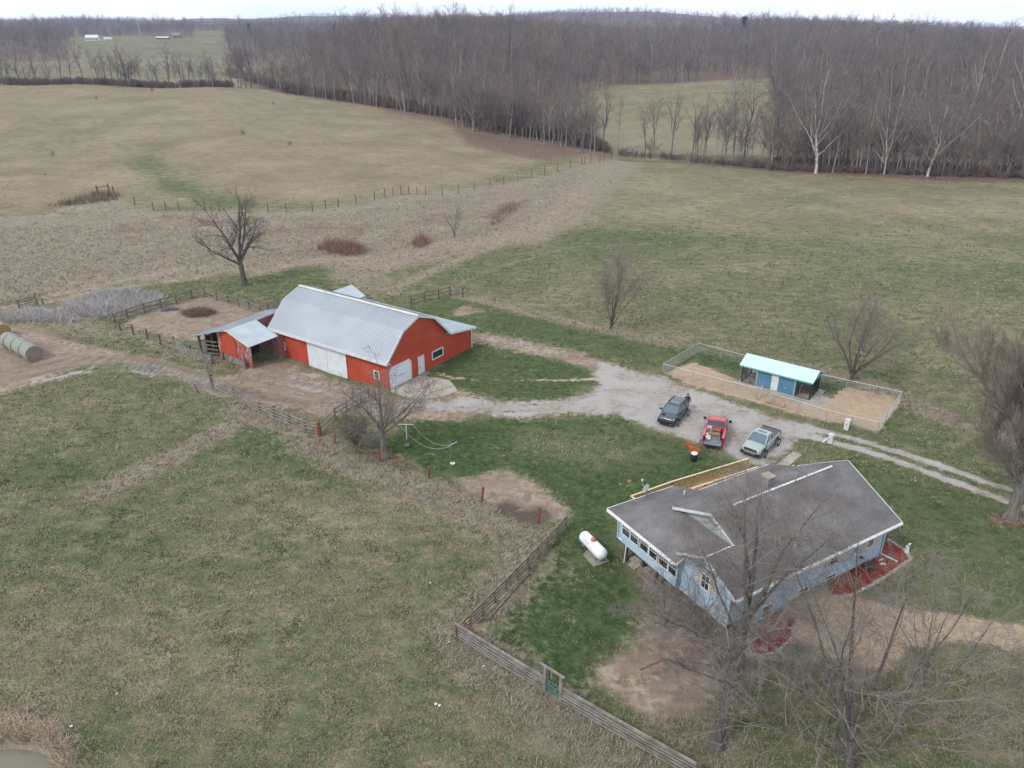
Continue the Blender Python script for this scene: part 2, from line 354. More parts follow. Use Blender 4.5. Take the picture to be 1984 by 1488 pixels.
# red mulch beds
poly('M',[(1600,1134),(1705,1070),(1718,1046),(1755,1070),(1762,1082),(1725,1108),(1680,1135),(1650,1152),(1612,1152)],.12,1.)
poly('M',[(1430,1222),(1458,1210),(1520,1178),(1540,1183),(1545,1200),(1530,1240),(1500,1262),(1470,1268),(1440,1258),(1425,1240)],.15,1.)
# leaf litter
poly('L',[(1280,1330),(1400,1330),(1440,1420),(1400,1500),(1300,1500),(1230,1430)],1.5,.6)
strk('L',[(1960,1003),(1940,1005),(1975,1010)],.8,.5,.8)
strk('L',[(700,868),(745,885),(790,905)],1.2,.8,.6)
strk('L',[(760,212),(900,243),(1000,270),(1100,280),(1170,303)],5,5,.75)
poly('L',[(880,250),(1000,268),(1100,285),(1150,300),(1060,312),(960,296),(890,272)],4,.98)
strk('L',[(1210,310),(1500,330),(1700,341),(1984,352),(2400,365)],2,1.5,1.)
# scorched / wet / dark soil
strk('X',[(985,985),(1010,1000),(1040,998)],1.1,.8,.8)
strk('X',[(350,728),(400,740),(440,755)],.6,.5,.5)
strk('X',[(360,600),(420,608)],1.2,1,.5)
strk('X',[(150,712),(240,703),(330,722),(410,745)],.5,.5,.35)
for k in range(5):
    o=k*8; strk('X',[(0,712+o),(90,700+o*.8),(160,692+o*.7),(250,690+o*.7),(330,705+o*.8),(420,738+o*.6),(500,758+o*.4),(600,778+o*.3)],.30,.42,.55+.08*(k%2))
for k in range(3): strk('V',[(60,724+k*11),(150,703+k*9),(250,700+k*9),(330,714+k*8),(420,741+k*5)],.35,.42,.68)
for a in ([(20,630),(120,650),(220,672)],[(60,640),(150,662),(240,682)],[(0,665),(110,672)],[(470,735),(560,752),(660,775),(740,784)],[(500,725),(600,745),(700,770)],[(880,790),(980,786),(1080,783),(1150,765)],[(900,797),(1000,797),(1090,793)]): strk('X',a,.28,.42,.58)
for a in ([(560,735),(650,752),(730,772)],[(620,770),(700,776),(800,785)],[(540,715),(620,732)]): strk('V',a,.5,1.,.6)
for a in ([(1300,745),(1400,790),(1500,820),(1620,850)],[(1250,740),(1350,790),(1450,830)],[(1180,730),(1240,760),(1340,815)],[(1200,790),(1290,800),(1380,840)]): strk('D',a,.25,.8,.55)
strk('G',[(1560,836),(1640,851),(1760,884),(1880,928),(2000,970)],.25,.3,.75)
poly('G',[(1000,830),(1190,825),(1290,870),(1240,900),(1100,900),(1000,870)],2.5,.70)
poly('G',[(0,1000),(140,960),(330,1010),(420,1100),(300,1180),(120,1150),(0,1100)],5,.64)
poly('G',[(430,1130),(560,1080),(700,1120),(760,1220),(640,1300),(480,1280)],5,.60)
poly('G',[(520,930),(640,960),(760,1000),(800,1060),(700,1060),(580,1010)],3,.38)
poly('G',[(250,1200),(420,1230),(500,1330),(400,1400),(300,1330)],4,.40)
poly('G',[(0,1190),(120,1200),(230,1290),(180,1340),(60,1330),(0,1300)],4,.42)
strk('V',[(640,752),(700,765)],.01,.01,0)
for a,w_,v_ in (([(-60,612),(60,588),(200,563),(330,545),(430,528),(560,518),(640,506)],1.3,.62),([(640,506),(740,515),(850,500),(930,478),(1010,455),(1060,430),(1100,395),(1150,350),(1190,318)],1.0,.62),([(1060,440),(1085,410),(1120,372),(1165,335)],.8,.5)): strk('D',a,w_,1.2,v_)
for a in ([(60,570),(150,556),(250,547),(345,533)],[(200,555),(280,548)],[(480,500),(560,485),(640,492),(740,490)],[(760,470),(830,455),(900,445)],[(1000,400),(1040,378),(1080,355)]): strk('X',a,.35,.8,.5)
for a in ([(100,400),(180,385)],[(330,420),(430,430),(500,425)],[(520,450),(620,440),(700,445)],[(240,440),(280,450)],[(600,485),(700,492)],[(790,470),(830,465)],[(950,420),(1010,395)],[(820,430),(880,420)]): strk('L',a,2.2,2.5,.62)
for a in ([(40,470),(160,480),(280,470)],[(560,400),(700,400)],[(300,490),(420,500)],[(700,420),(860,400)]): strk('G',a,3,3,.45)
for a in ([(870,560),(960,520),(1100,480),(1300,470)],[(1210,330),(1150,360),(1110,400),(1090,430)],[(1180,440),(1330,455),(1500,470),(1700,500)],[(0,410),(120,385),(260,350),(420,330)],[(0,330),(150,300),(330,280)]): strk('T',a,.5,.8,.62)
LAY=['G','T','D','V','S','M','L','X']
WOODPX=[(440,140),(470,165),(560,183),(760,212),(900,237),(1010,265),(1080,275),(1112,240),(1128,182),(1200,165),(1300,162),(1400,155),(1490,152),(1492,190),(1500,215),(1500,328),(1700,340),(1984,349),(2500,362),(2500,51),(440,51)]
def inpoly(px,py,poly):
    ins=np.zeros(len(px),bool); n=len(poly)
    for i in range(n):
        x0,y0=poly[i]; x1,y1=poly[(i+1)%n]
        c=(y0<=py)!=(y1<=py)
        with np.errstate(divide='ignore',invalid='ignore'): xi=x0+(py-y0)*(x1-x0)/(y1-y0)
        ins^=c&(px<xi)
    return ins
FIELDS_FAR=[[(430,148),(430,88),(470,75),(380,70),(160,72),(155,88),(0,102),(-300,125),(-300,170)]]
def wooded(x,y):
    """where woods stand: traced edge lines near, everything but the clearings far off"""
    z=gz(x,y); px,py,zc=topix(x,y,z)
    w=inpoly(px,py,WOODPX)&(y>150)
    w&=~((px<720)&(px>435)&(y>430)&(y<620)&(py>62)&(px<600))
    far=(y>1150)&(px<470); w|=far
    w|=(px<135)&(y>640)
    w|=(py<52)&(y>500)
    w&=~((px>1230)&(px<1400)&(y>1250)&(y<1500))
    w&=~((px>375)&(px<480)&(y>1150)&(y<1400))
    w&=(y>150)
    return w
def evalz(P):
    A={l:np.zeros(len(P)) for l in LAY}; A['G'][:]=.56
    ZP=[]; allp=[p for z in Z for p in z[2]]; W_=gpm(allp); k=0
    for (l,kd,pts,w,f,v) in Z:
        q=W_[k:k+len(pts)]; k+=len(pts)
        if v==0: continue
        mrg=w+3*f+1
        b=(P[:,0]>q[:,0].min()-mrg)&(P[:,0]<q[:,0].max()+mrg)&(P[:,1]>q[:,1].min()-mrg)&(P[:,1]<q[:,1].max()+mrg)
        idx=np.nonzero(b)[0]
        if not len(idx): continue
        d,ins=pdist(P[idx],q,kd=='p')
        sd=np.where(ins,-d,d) if kd=='p' else d-w
        m=sstep(.5-sd/(2*f))
        if l=='G': A['G'][idx]=A['G'][idx]*(1-m)+v*m
        else: A[l][idx]=np.maximum(A[l][idx],m*v)
    wd=wooded(P[:,0],P[:,1]); A['L']=np.maximum(A['L'],wd*1.)
    far=sstep((P[:,1]-420)/60)*(P[:,0]<-80)*(~wd); A['G']=A['G']*(1-far)+far*.46
    # a ploughed strip beyond the hedgerow
    z=gz(P[:,0],P[:,1]); px,py,zc=topix(P[:,0],P[:,1],z)
    strip=(P[:,1]>400)&(px<430)&(py>112)&(py<128); A['T']=np.maximum(A['T'],strip*.55)
    cl=inpoly(px,py,[(1130,182),(1200,165),(1490,152),(1490,300),(1180,300)])&(P[:,1]>200)
    A['G']=np.where(cl,.33,A['G']); A['T']=np.where(cl&(py>235),np.maximum(A['T'],.45),A['T'])
    return A
# mesh grid in polar rings
a1=np.radians(np.arange(-46,46.01,.25)); a0=np.radians(np.arange(-180,-46,6)); a2=np.radians(np.arange(52,180,6))
az=np.concatenate([a0,a1,a2]); rr=np.concatenate([[2.,6.,10.],np.exp(np.arange(math.log(14),math.log(4800),.0075))])
na,nr=len(az),len(rr)
RR,AA=np.meshgrid(rr,az,indexing='ij'); GX=(RR*np.sin(AA)).ravel(); GY=(RR*np.cos(AA)).ravel()
GZ=gz(GX,GY)
ii=np.arange(nr-1)[:,None]*na; jj=np.arange(na)[None,:]; j2=(jj+1)%na
QF=np.stack([ii+jj,ii+j2,ii+na+j2,ii+na+jj],-1).reshape(-1,4)
# wrap cell would close the ring; keep it closed so the sheet runs all the way round
PT=np.c_[GX,GY]
# grass tuft points are evaluated together with the sheet
NT=150000
tpx=rng.uniform(-350,2330,NT); tpy=330+ (1620-330)*rng.random(NT)**.9
TP=gpm(np.c_[tpx,tpy])
AL=evalz(np.vstack([PT,TP])); AG={l:AL[l][:len(PT)] for l in LAY}; AT={l:AL[l][len(PT):] for l in LAY}
# small unevenness of the pasture surface
def fbm(x,y,s,seed):
    r=np.random.default_rng(seed); o=0
    for k in range(7):
        a=r.uniform(0,6.28); f=s*(.7+r.random()*1.6); o=o+np.sin((x*math.cos(a)+y*math.sin(a))*f+r.uniform(0,6.28)+1.5*np.sin((x*math.sin(a)-y*math.cos(a))*f*.6))
    return o/7
GZ=GZ+fbm(GX,GY,1.6,3)*.045*(GY<160)*(1-AG['V'])
def ground_material():
    m=bpy.data.materials.new('ground_cover'); m.use_nodes=True; t=m.node_tree; B=t.nodes['Principled BSDF']; L=t.links.new
    B.inputs['Roughness'].default_value=.95; B.inputs['Specular IOR Level'].default_value=.1
    geo=nn(t,'ShaderNodeNewGeometry')
    def noise(s,d=5,r=.6,w=None):
        n=nn(t,'ShaderNodeTexNoise'); n.inputs['Scale'].default_value=s; n.inputs['Detail'].default_value=d; n.inputs['Roughness'].default_value=r
        L(w or geo.outputs['Position'],n.inputs['Vector']); return n.outputs['Fac']
    def mth(op,a,b=None,c=None,cl=False):
        n=nn(t,'ShaderNodeMath',operation=op); n.use_clamp=cl
        for i,x in enumerate((a,b,c)):
            if x is None: continue
            if isinstance(x,(int,float)): n.inputs[i].default_value=x
            else: L(x,n.inputs[i])
        return n.outputs[0]
    def mix(f,a,b):
        n=nn(t,'ShaderNodeMixRGB')
        if isinstance(f,(int,float)): n.inputs[0].default_value=f
        else: L(f,n.inputs[0])
        for i,x in ((1,a),(2,b)):
            if isinstance(x,tuple): n.inputs[i].default_value=(*x,1)
            else: L(x,n.inputs[i])
        return n.outputs[0]
    def ramp(f,lo,hi):
        n=nn(t,'ShaderNodeMapRange'); n.inputs[1].default_value=lo; n.inputs[2].default_value=hi; L(f,n.inputs[0]); return n.outputs[0]
    at1=nn(t,'ShaderNodeAttribute',attribute_name='za'); at2=nn(t,'ShaderNodeAttribute',attribute_name='zb')
    s1=nn(t,'ShaderNodeSeparateColor'); L(at1.outputs['Color'],s1.inputs[0]); s2=nn(t,'ShaderNodeSeparateColor'); L(at2.outputs['Color'],s2.inputs[0])
    g,T,D,V=s1.outputs[0],s1.outputs[1],s1.outputs[2],at1.outputs['Alpha']
    s,mu,lf,xx=s2.outputs[0],s2.outputs[1],s2.outputs[2],at2.outputs['Alpha']
    # stretched streaks along the mowing / lie of the grass
    mp_=nn(t,'ShaderNodeMapping'); mp_.inputs['Rotation'].default_value=(0,0,.35); mp_.inputs['Scale'].default_value=(.5,1,1); L(geo.outputs['Position'],mp_.inputs[0])
    nA=noise(.045,3); nB=noise(.28,6,.65); nC=noise(1.7,6,.7); nD=noise(7,4,.7); nS=noise(.9,5,.65,mp_.outputs[0])
    jit=mth('ADD',mth('MULTIPLY',mth('SUBTRACT',nB,.5),1.3),mth('MULTIPLY',mth('SUBTRACT',nC,.5),1.5))
    def edge(mask,k=5.): return mth('MULTIPLY_ADD',mth('SUBTRACT',mth('ADD',mask,jit),.5),k,.5,cl=True)
    cC=ramp(nC,.41,.59); cD=ramp(nD,.35,.65)
    dry=mix(cD,mix(cC,(.135,.113,.070),(.238,.198,.130)),(.335,.29,.20))
    dry=mix(mth('MULTIPLY',ramp(nA,.4,.65),.5),dry,(.235,.185,.135))
    nE=noise(.085,7,.72); tone=mix(ramp(nE,.36,.64),(.80,.79,.76),(1.14,1.12,1.08)); dm=nn(t,'ShaderNodeMixRGB',blend_type='MULTIPLY'); dm.inputs[0].default_value=1; L(dry,dm.inputs[1]); L(tone,dm.inputs[2]); dry=mix(mth('MULTIPLY',ramp(nS,.42,.62),.35),dm.outputs[0],(.16,.125,.085))
    grn=mix(cC,(.056,.076,.031),(.125,.150,.066)); lush=mix(cC,(.038,.062,.022),(.083,.118,.043))
    grn=mix(ramp(g,.72,.98),grn,lush)
    gf=mth('ADD',mth('ADD',g,mth('MULTIPLY',mth('SUBTRACT',nA,.5),.9)),mth('ADD',mth('MULTIPLY',mth('SUBTRACT',nS,.5),1.3),mth('MULTIPLY',mth('SUBTRACT',nC,.5),2.0)))
    gf=ramp(gf,.20,.80)
    col=mix(gf,dry,grn)
    tan=mix(cC,mix(cD,(.165,.135,.105),(.245,.205,.16)),mix(ramp(nB,.4,.6),(.33,.275,.21),(.25,.205,.155)))
    col=mix(mth('MULTIPLY',edge(T,2.2),.9),col,tan)
    lit=mix(cC,(.115,.078,.058),(.205,.145,.108)); col=mix(edge(lf,2.2),col,lit)
    mq=nn(t,'ShaderNodeMapping'); mq.inputs['Rotation'].default_value=(0,0,.12); mq.inputs['Scale'].default_value=(.10,1,1); L(geo.outputs['Position'],mq.inputs[0]); nT=noise(2.6,5,.7,mq.outputs[0])
    dirt=mix(mth('MULTIPLY',ramp(nT,.35,.65),.38),mix(cC,mix(ramp(nS,.35,.65),(.155,.112,.082),(.26,.195,.148)),mix(ramp(nB,.4,.62),(.22,.165,.125),(.36,.29,.235))),mix(cC,(.27,.205,.155),(.42,.345,.28))); col=mix(edge(D,2.4),col,dirt)
    strw=mix(cD,mix(ramp(nB,.4,.6),(.30,.19,.12),(.38,.27,.18)),mix(cC,(.40,.30,.21),(.50,.41,.30))); col=mix(edge(s,3.),col,strw)
    vo=nn(t,'ShaderNodeTexVoronoi'); vo.inputs['Scale'].default_value=9.; L(geo.outputs['Position'],vo.inputs['Vector'])
    gr=mix(ramp(nB,.40,.56),mix(cC,mix(cD,(.19,.16,.135),(.31,.275,.245)),(.35,.315,.28)),mix(cD,(.29,.265,.245),(.46,.43,.41)))
    gr=mix(.22,gr,vo.outputs['Color']) if False else gr
    col=mix(edge(V,2.8),col,gr)
    mul=mix(cD,(.15,.025,.018),(.26,.055,.038)); col=mix(mth('MULTIPLY_ADD',mth('SUBTRACT',mu,.5),8,.5,cl=True),col,mul)
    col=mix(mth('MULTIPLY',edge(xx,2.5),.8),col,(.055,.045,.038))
    L(col,B.inputs['Base Color'])
    bp=nn(t,'ShaderNodeBump'); bp.inputs['Strength'].default_value=.9; bp.inputs['Distance'].default_value=.16
    L(mth('ADD',mth('MULTIPLY',nC,.7),mth('MULTIPLY',nD,.3)),bp.inputs['Height']); L(bp.outputs[0],B.inputs['Normal'])
    return m
M['ground']=ground_material()
def setattrs(o,A,idx=None):
    me=o.data
    for nm,ks in (('za','GTDV'),('zb','SMLX')):
        at=me.color_attributes.new(nm,'FLOAT_COLOR','POINT')
        c=np.stack([A[k] if idx is None else A[k][idx] for k in ks],-1).astype(np.float32); at.data.foreach_set('color',c.ravel())
G=mk('ground',np.c_[GX,GY,GZ],QF,M['ground'],smooth=True); tag(G,'rolling farm ground of pasture, lawn and scrub reaching to the horizon',kind='structure'); setattrs(G,AG)
def overlay(name,label,mask):
    fm=mask[QF].mean(1)>.5; fm&=(np.abs(GX[QF[:,0]])<150)&(GY[QF[:,0]]<160)
    Fs=QF[fm]; u,inv=np.unique(Fs,return_inverse=True)
    o=mk(name,np.c_[GX[u],GY[u],GZ[u]+.006],inv.reshape(Fs.shape),M['ground'],smooth=True); setattrs(o,AG,u); tag(o,label,kind='structure')
kc,ks_=math.cos(.78),math.sin(.78)
overlay('gravel_driveway','pale gravel drive and parking area between house and barn',AG['V']*(AG['S']<.3))
overlay('dirt_track','brown rutted dirt track running past the hay bales to the barn',AG['D']*(AG['V']<.5)*(GX<5)*(GY>55))
# ---------------------------------------------------------------- grass tufts
def blades(P,h,w,nb,spread,lean,rg,tint):
    n=len(P); N=n*nb
    b=np.repeat(P,nb,0)+np.c_[rg.normal(0,spread,(N,2)),np.zeros(N)]
    H=np.repeat(h,nb)*rg.uniform(.6,1.25,N); Wd=np.repeat(w,nb)*rg.uniform(.6,1.3,N); th=rg.uniform(0,6.283,N)
    d=np.c_[np.cos(th),np.sin(th),np.zeros(N)]*Wd[:,None]
    tip=b+np.c_[rg.normal(0,1,(N,2))*lean*H[:,None],H]
    V=np.stack([b-d-[0,0,.03],b+d-[0,0,.03],tip],1).reshape(-1,3)
    F=np.arange(3*N).reshape(-1,3); C=np.repeat(np.repeat(tint,nb,0)*rg.uniform(.75,1.25,(N,1)),3,0)
    return V,F,C
def tintmat():
    m=bpy.data.materials.new('grass_blades'); m.use_nodes=True; t=m.node_tree; B=t.nodes['Principled BSDF']; B.inputs['Roughness'].default_value=.9; B.inputs['Specular IOR Level'].default_value=.15
    a=nn(t,'ShaderNodeAttribute',attribute_name='tint'); n=nn(t,'ShaderNodeTexNoise'); n.inputs['Scale'].default_value=1.2
    mx_=nn(t,'ShaderNodeMixRGB',blend_type='MULTIPLY'); mx_.inputs[0].default_value=.35
    t.links.new(a.outputs['Color'],mx_.inputs[1]); t.links.new(n.outputs['Fac'],mx_.inputs[2]); t.links.new(mx_.outputs[0],B.inputs['Base Color']); return m
M['blade']=tintmat()
def bladeobj(name,label,V,F,C):
    o=mk(name,V,F,M['blade']); at=o.data.color_attributes.new('tint','FLOAT_COLOR','POINT')
    at.data.foreach_set('color',np.c_[C,np.ones(len(C))].astype(np.float32).ravel()); return tag(o,label,kind='stuff')
bad=(AT['V']>.3)|(AT['D']>.45)|(AT['S']>.3)|(AT['M']>.2)|(AT['L']>.85)
def infr(P,fr,u0,u1,v0,v1):
    c,s=math.cos(fr[2]),math.sin(fr[2]); dx=P[:,0]-fr[0]; dy=P[:,1]-fr[1]; u=dx*c+dy*s; v=-dx*s+dy*c
    return (u>u0)&(u<u1)&(v>v0)&(v<v1)
bad|=infr(TP,BF,-.2,13.3,-.2,16.4)|infr(TP,BF,-4.4,4.4,15,23)|infr(TP,HF,-.5,14.3,-.1,9)
bad|=np.hypot((TP[:,0]+24.6)*.9,TP[:,1]-23.0)<4.1
bad|=rng.random(NT)<sstep((TP[:,1]-85)/75)*.93
sel=~bad; P2=TP[sel]; y2=P2[:,1]; z2=gz(P2[:,0],P2[:,1])
gg=AT['G'][sel]; tt=AT['T'][sel]; nzs=fbm(P2[:,0],P2[:,1],.5,11)
isg=(gg+nzs*.7+rng.normal(0,.25,len(P2))>.55)&(tt<.5)
ct=np.where(isg[:,None],np.array([.122,.150,.068]),np.array([.38,.34,.24])); ct=np.where((tt>.5)[:,None],np.array([.40,.345,.265]),ct)
ct=np.where(((gg>.8)&isg)[:,None],np.array([.075,.108,.045]),ct)
hh=.045+.0010*y2+.045*(~isg)+.09*(tt>.5); hh=np.where(gg>.8,hh*.55,hh); ww=.013+.00055*y2
V_,F_,C_=blades(np.c_[P2,z2],hh,ww,4,.13,.7,rng,ct)
bladeobj('pasture_grass','short mixed green and straw coloured pasture grass',V_,F_,C_)
# tall bleached weeds and reeds at named places
def weeds(name,label,pxpoly,n,h,w,nb,tint,lean=.5,sp=.25):
    q=gpm(pxpoly); lo,hi=q.min(0),q.max(0); P=rng.uniform(lo,hi,(n*4,2)); d,ins=pdist(P,q); P=P[ins][:n]
    z=gz(P[:,0],P[:,1]); t=np.array(tint)*rng.uniform(.8,1.2,(len(P),1))
    V,F,C=blades(np.c_[P,z],np.full(len(P),h)*rng.uniform(.6,1.3,len(P)),np.full(len(P),w),nb,sp,lean,rng,t)
    return bladeobj(name,label,V,F,C)
weeds('bleached_weeds','bleached grey weeds along the corral fence left of the barn',[(120,592),(180,568),(250,562),(300,572),(330,585),(200,618),(150,612)],1300,.8,.022,7,(.50,.47,.46),.7)
weeds('bleached_weeds','grey dead weeds behind the hay bales at the left edge',[(-40,612),(60,600),(120,605),(160,625),(60,625),(0,622)],600,.7,.022,7,(.50,.47,.45),.7)
weeds('scrub_weeds','buff scrub weeds along the creek draw beyond the barn',[(360,515),(640,500),(760,500),(860,478),(1000,440),(1060,400),(1120,352),(1180,318),(1120,330),(1000,365),(850,385),(600,420),(300,430),(0,440),(0,560),(200,540)],13000,.30,.035,3,(.44,.38,.30),.7,.45)
weeds('russet_brush','russet brush clump in the scrub beyond the barn',[(612,482),(640,470),(690,475),(712,487),(690,497),(640,492)],420,1.2,.03,5,(.30,.18,.14),.35)
weeds('russet_brush','small russet brush by the draw to the right of the russet clump',[(798,475),(815,455),(832,468),(825,480),(805,482)],110,1.2,.03,5,(.30,.19,.15),.35)
weeds('russet_brush','brown brush beside the farm lane halfway up the draw',[(955,420),(985,395),(1010,398),(980,425),(950,440)],130,1.1,.03,5,(.30,.20,.16),.35)
weeds('russet_brush','dark brush on the hill fence corner far left',[(95,400),(150,385),(190,372),(235,378),(225,388),(150,398)],260,1.1,.035,5,(.24,.18,.145),.4)
weeds('reeds','straw coloured reeds round the pond',[(-60,1388),(40,1390),(90,1405),(125,1440),(140,1500),(150,1560),(104,1560),(106,1480),(95,1445),(60,1424),(0,1414),(-60,1412)],1000,.24,.018,7,(.60,.47,.34),1.1,.12)
weeds('reeds','small tuft of reeds standing in the pond',[(52,1470),(70,1463),(80,1470),(72,1480),(55,1480)],60,.22,.018,8,(.55,.43,.31),.9,.08)
weeds('reeds','little reed tuft near the pond bank',[(42,1428),(52,1424),(58,1432),(50,1440),(42,1437)],40,.22,.018,8,(.55,.43,.31),.9,.08)
wq=MB(); pc=(-24.6,23.0)
wm=bpy.data.materials.new('pond_water'); wm.use_nodes=True; b_=wm.node_tree.nodes['Principled BSDF']; b_.inputs['Base Color'].default_value=(.17,.155,.11,1); b_.inputs['Roughness'].default_value=.12
nz=wm.node_tree.nodes.new('ShaderNodeTexNoise'); nz.inputs['Scale'].default_value=3; bpn=wm.node_tree.nodes.new('ShaderNodeBump'); bpn.inputs['Strength'].default_value=.08
wm.node_tree.links.new(nz.outputs['Fac'],bpn.inputs['Height']); wm.node_tree.links.new(bpn.outputs[0],b_.inputs['Normal'])
ring=[(pc[0]+5.2*math.cos(t),pc[1]+4.8*math.sin(t),-.42) for t in np.linspace(0,6.28,48,endpoint=False)]
wq.add(ring,[tuple(range(48))]); tag(wq.build('pond_water',wm),'murky olive pond water in the bottom left corner',kind='structure')
# ---------------------------------------------------------------- bare trees
def tubes(P,R,n):
    """P (B,K,3) polylines, R (B,K) radii -> verts, quad faces"""
    B,K,_=P.shape
    Tn=np.empty_like(P); Tn[:,1:-1]=P[:,2:]-P[:,:-2]; Tn[:,0]=P[:,1]-P[:,0]; Tn[:,-1]=P[:,-1]-P[:,-2]
    Tn/=np.linalg.norm(Tn,axis=2,keepdims=True)+1e-9
    ref=np.where(np.abs(Tn[:,:1,2:3])<.9,np.array([0,0,1.]),np.array([1.,0,0]))
    A=np.cross(Tn,np.broadcast_to(ref,Tn.shape)); A/=np.linalg.norm(A,axis=2,keepdims=True)+1e-9; Bn=np.cross(Tn,A)
    th=np.arange(n)*2*np.pi/n
    V=P[:,:,None,:]+R[:,:,None,None]*(np.cos(th)[None,None,:,None]*A[:,:,None,:]+np.sin(th)[None,None,:,None]*Bn[:,:,None,:])
    base=(np.arange(B)*K*n)[:,None,None]+(np.arange(K-1)*n)[None,:,None]; k=np.arange(n)[None,None,:]; k2=(k+1)%n
    F=np.stack([base+k,base+k2,base+n+k2,base+n+k],-1).reshape(-1,4)
    return V.reshape(-1,3),F
def merge(L):
    V=[];F=[];n=0
    for v,f in L: V.append(v);F.append(f+n);n+=len(v)
    return np.vstack(V),np.vstack(F)
def norm(v): return v/(np.linalg.norm(v,axis=-1,keepdims=True)+1e-9)
def sprout(P,R,m,rg,t0,t1,ang,angv,lr,up,wob,K,rr,rmin,tshape=0.5,minlen=.05):
    """m children on every parent polyline"""
    B,Kp,_=P.shape; L=np.linalg.norm(np.diff(P,axis=1),axis=2).sum(1)
    n=B*m; pi=np.repeat(np.arange(B),m)
    t=t0+(t1-t0)*((np.tile(np.arange(m),B)+rg.uniform(0,1,n))/m)
    f=t*(Kp-1); i=np.minimum(f.astype(int),Kp-2); a=(f-i)[:,None]
    p0=P[pi,i]*(1-a)+P[pi,i+1]*a; T=norm(P[pi,i+1]-P[pi,i]); r0=(R[pi,i]*(1-a[:,0])+R[pi,i+1]*a[:,0])
    x=rg.normal(size=(n,3)); x-=(x*T).sum(1,keepdims=True)*T; x=norm(x)
    an=np.radians(ang+rg.normal(0,angv,n))[:,None]; d=norm(np.cos(an)*T+np.sin(an)*x)
    ln=L[pi]*lr*(1-tshape*(t-t0)/(max(t1-t0,.01)))*rg.uniform(.65,1.25,n)+minlen
    Q=np.empty((n,K,3)); Q[:,0]=p0; st=(ln/(K-1))[:,None]
    for k in range(1,K):
        d=norm(d+rg.normal(0,wob,(n,3))+np.array([0,0,up])); Q[:,k]=Q[:,k-1]+d*st
    rb=np.maximum(r0*rr,rmin); Rr=rb[:,None]*np.linspace(1,.35,K)[None,:]; Rr=np.maximum(Rr,rmin*.7)
    return Q,Rr
def tree_mesh(seed,h,stems,levels,tr=.25,th=.45,trunkK=8,trunk_w=.05,lean=(0,0),split=None,sides=7):
    """stems: list of (height fraction where it starts, direction, length) for the main limbs; levels: sprout arguments"""
    rg=np.random.default_rng(seed)
    Tp=np.zeros((1,trunkK,3)); d=np.array([lean[0],lean[1],1.]); d/=np.linalg.norm(d)
    for k in range(1,trunkK):
        d=norm(d+rg.normal(0,trunk_w,3)*[1,1,.3]); Tp[0,k]=Tp[0,k-1]+d*(h*th/(trunkK-1))
    Tr=(tr*np.linspace(1,.72,trunkK))[None,:].copy(); Tr[0,0]*=1.35
    tk=[tubes(Tp,Tr,sides)]; 
    top=Tp[0,-1]; lim=[];lr=[]
    for (fr,dx,dy,dz,ln,rf) in stems:
        s=fr*(trunkK-1); i=min(int(s),trunkK-2); p=Tp[0,i]*(1-(s-i))+Tp[0,i+1]*(s-i)
        K=9; q=np.empty((K,3)); q[0]=p; dd=norm(np.array([dx,dy,dz],float))
        for k in range(1,K):
            dd=norm(dd+rg.normal(0,.10,3)+np.array([0,0,.045])); q[k]=q[k-1]+dd*ln/(K-1)
        lim.append(q); lr.append(tr*rf*np.linspace(1,0,K)**.8*.85+tr*rf*.10)
    Lp=np.array(lim); Lr=np.array(lr); tk.append(tubes(Lp,Lr,6))
    cr=[]; P,R=Lp,Lr
    for li,lv in enumerate(levels):
        ns=lv.pop('n') if 'n' in lv else 4; sd=lv.get('s',3); kw={k:v for k,v in lv.items() if k!='s'}
        P,R=sprout(P,R,ns,rg,**kw)
        cr.append(tubes(P,R,sd))
        lv['n']=ns
    return merge(tk),merge(cr)
def L_(n,t0,t1,ang,angv,lr,up,wob,K,rr,rmin,s=3,tshape=.5): return dict(n=n,t0=t0,t1=t1,ang=ang,angv=angv,lr=lr,up=up,wob=wob,K=K,rr=rr,rmin=rmin,s=s,tshape=tshape)
def ring_stems(n,h,rg,el0=50,el1=80,l0=.4,l1=.6,f0=.6,rf=.6,lead=True):
    o=[]
    for k in range(n):
        a=k*2.4+rg.uniform(-.4,.4); e=math.radians(rg.uniform(el0,el1)); o.append((min(1,f0+(1-f0)*k/max(n-1,1)),math.cos(a)*math.cos(e),math.sin(a)*math.cos(e),math.sin(e),h*rg.uniform(l0,l1),rf*rg.uniform(.75,1.05)))
    if lead: o.append((1,.05,.03,1,h*(l1),rf*1.15))
    return o
def make_tree(name,meshes,bm,tm,label,cat='tree',group=None,l=(0,0,0),rz=0,sc=1):
    t=thing(name,label,cat,l,rz,group,(sc,sc,sc) if not isinstance(sc,tuple) else sc)
    mk('trunk',meshes[0][0],meshes[0][1],bm,t,True); mk('crown',meshes[1][0],meshes[1][1],tm,t)
    return t
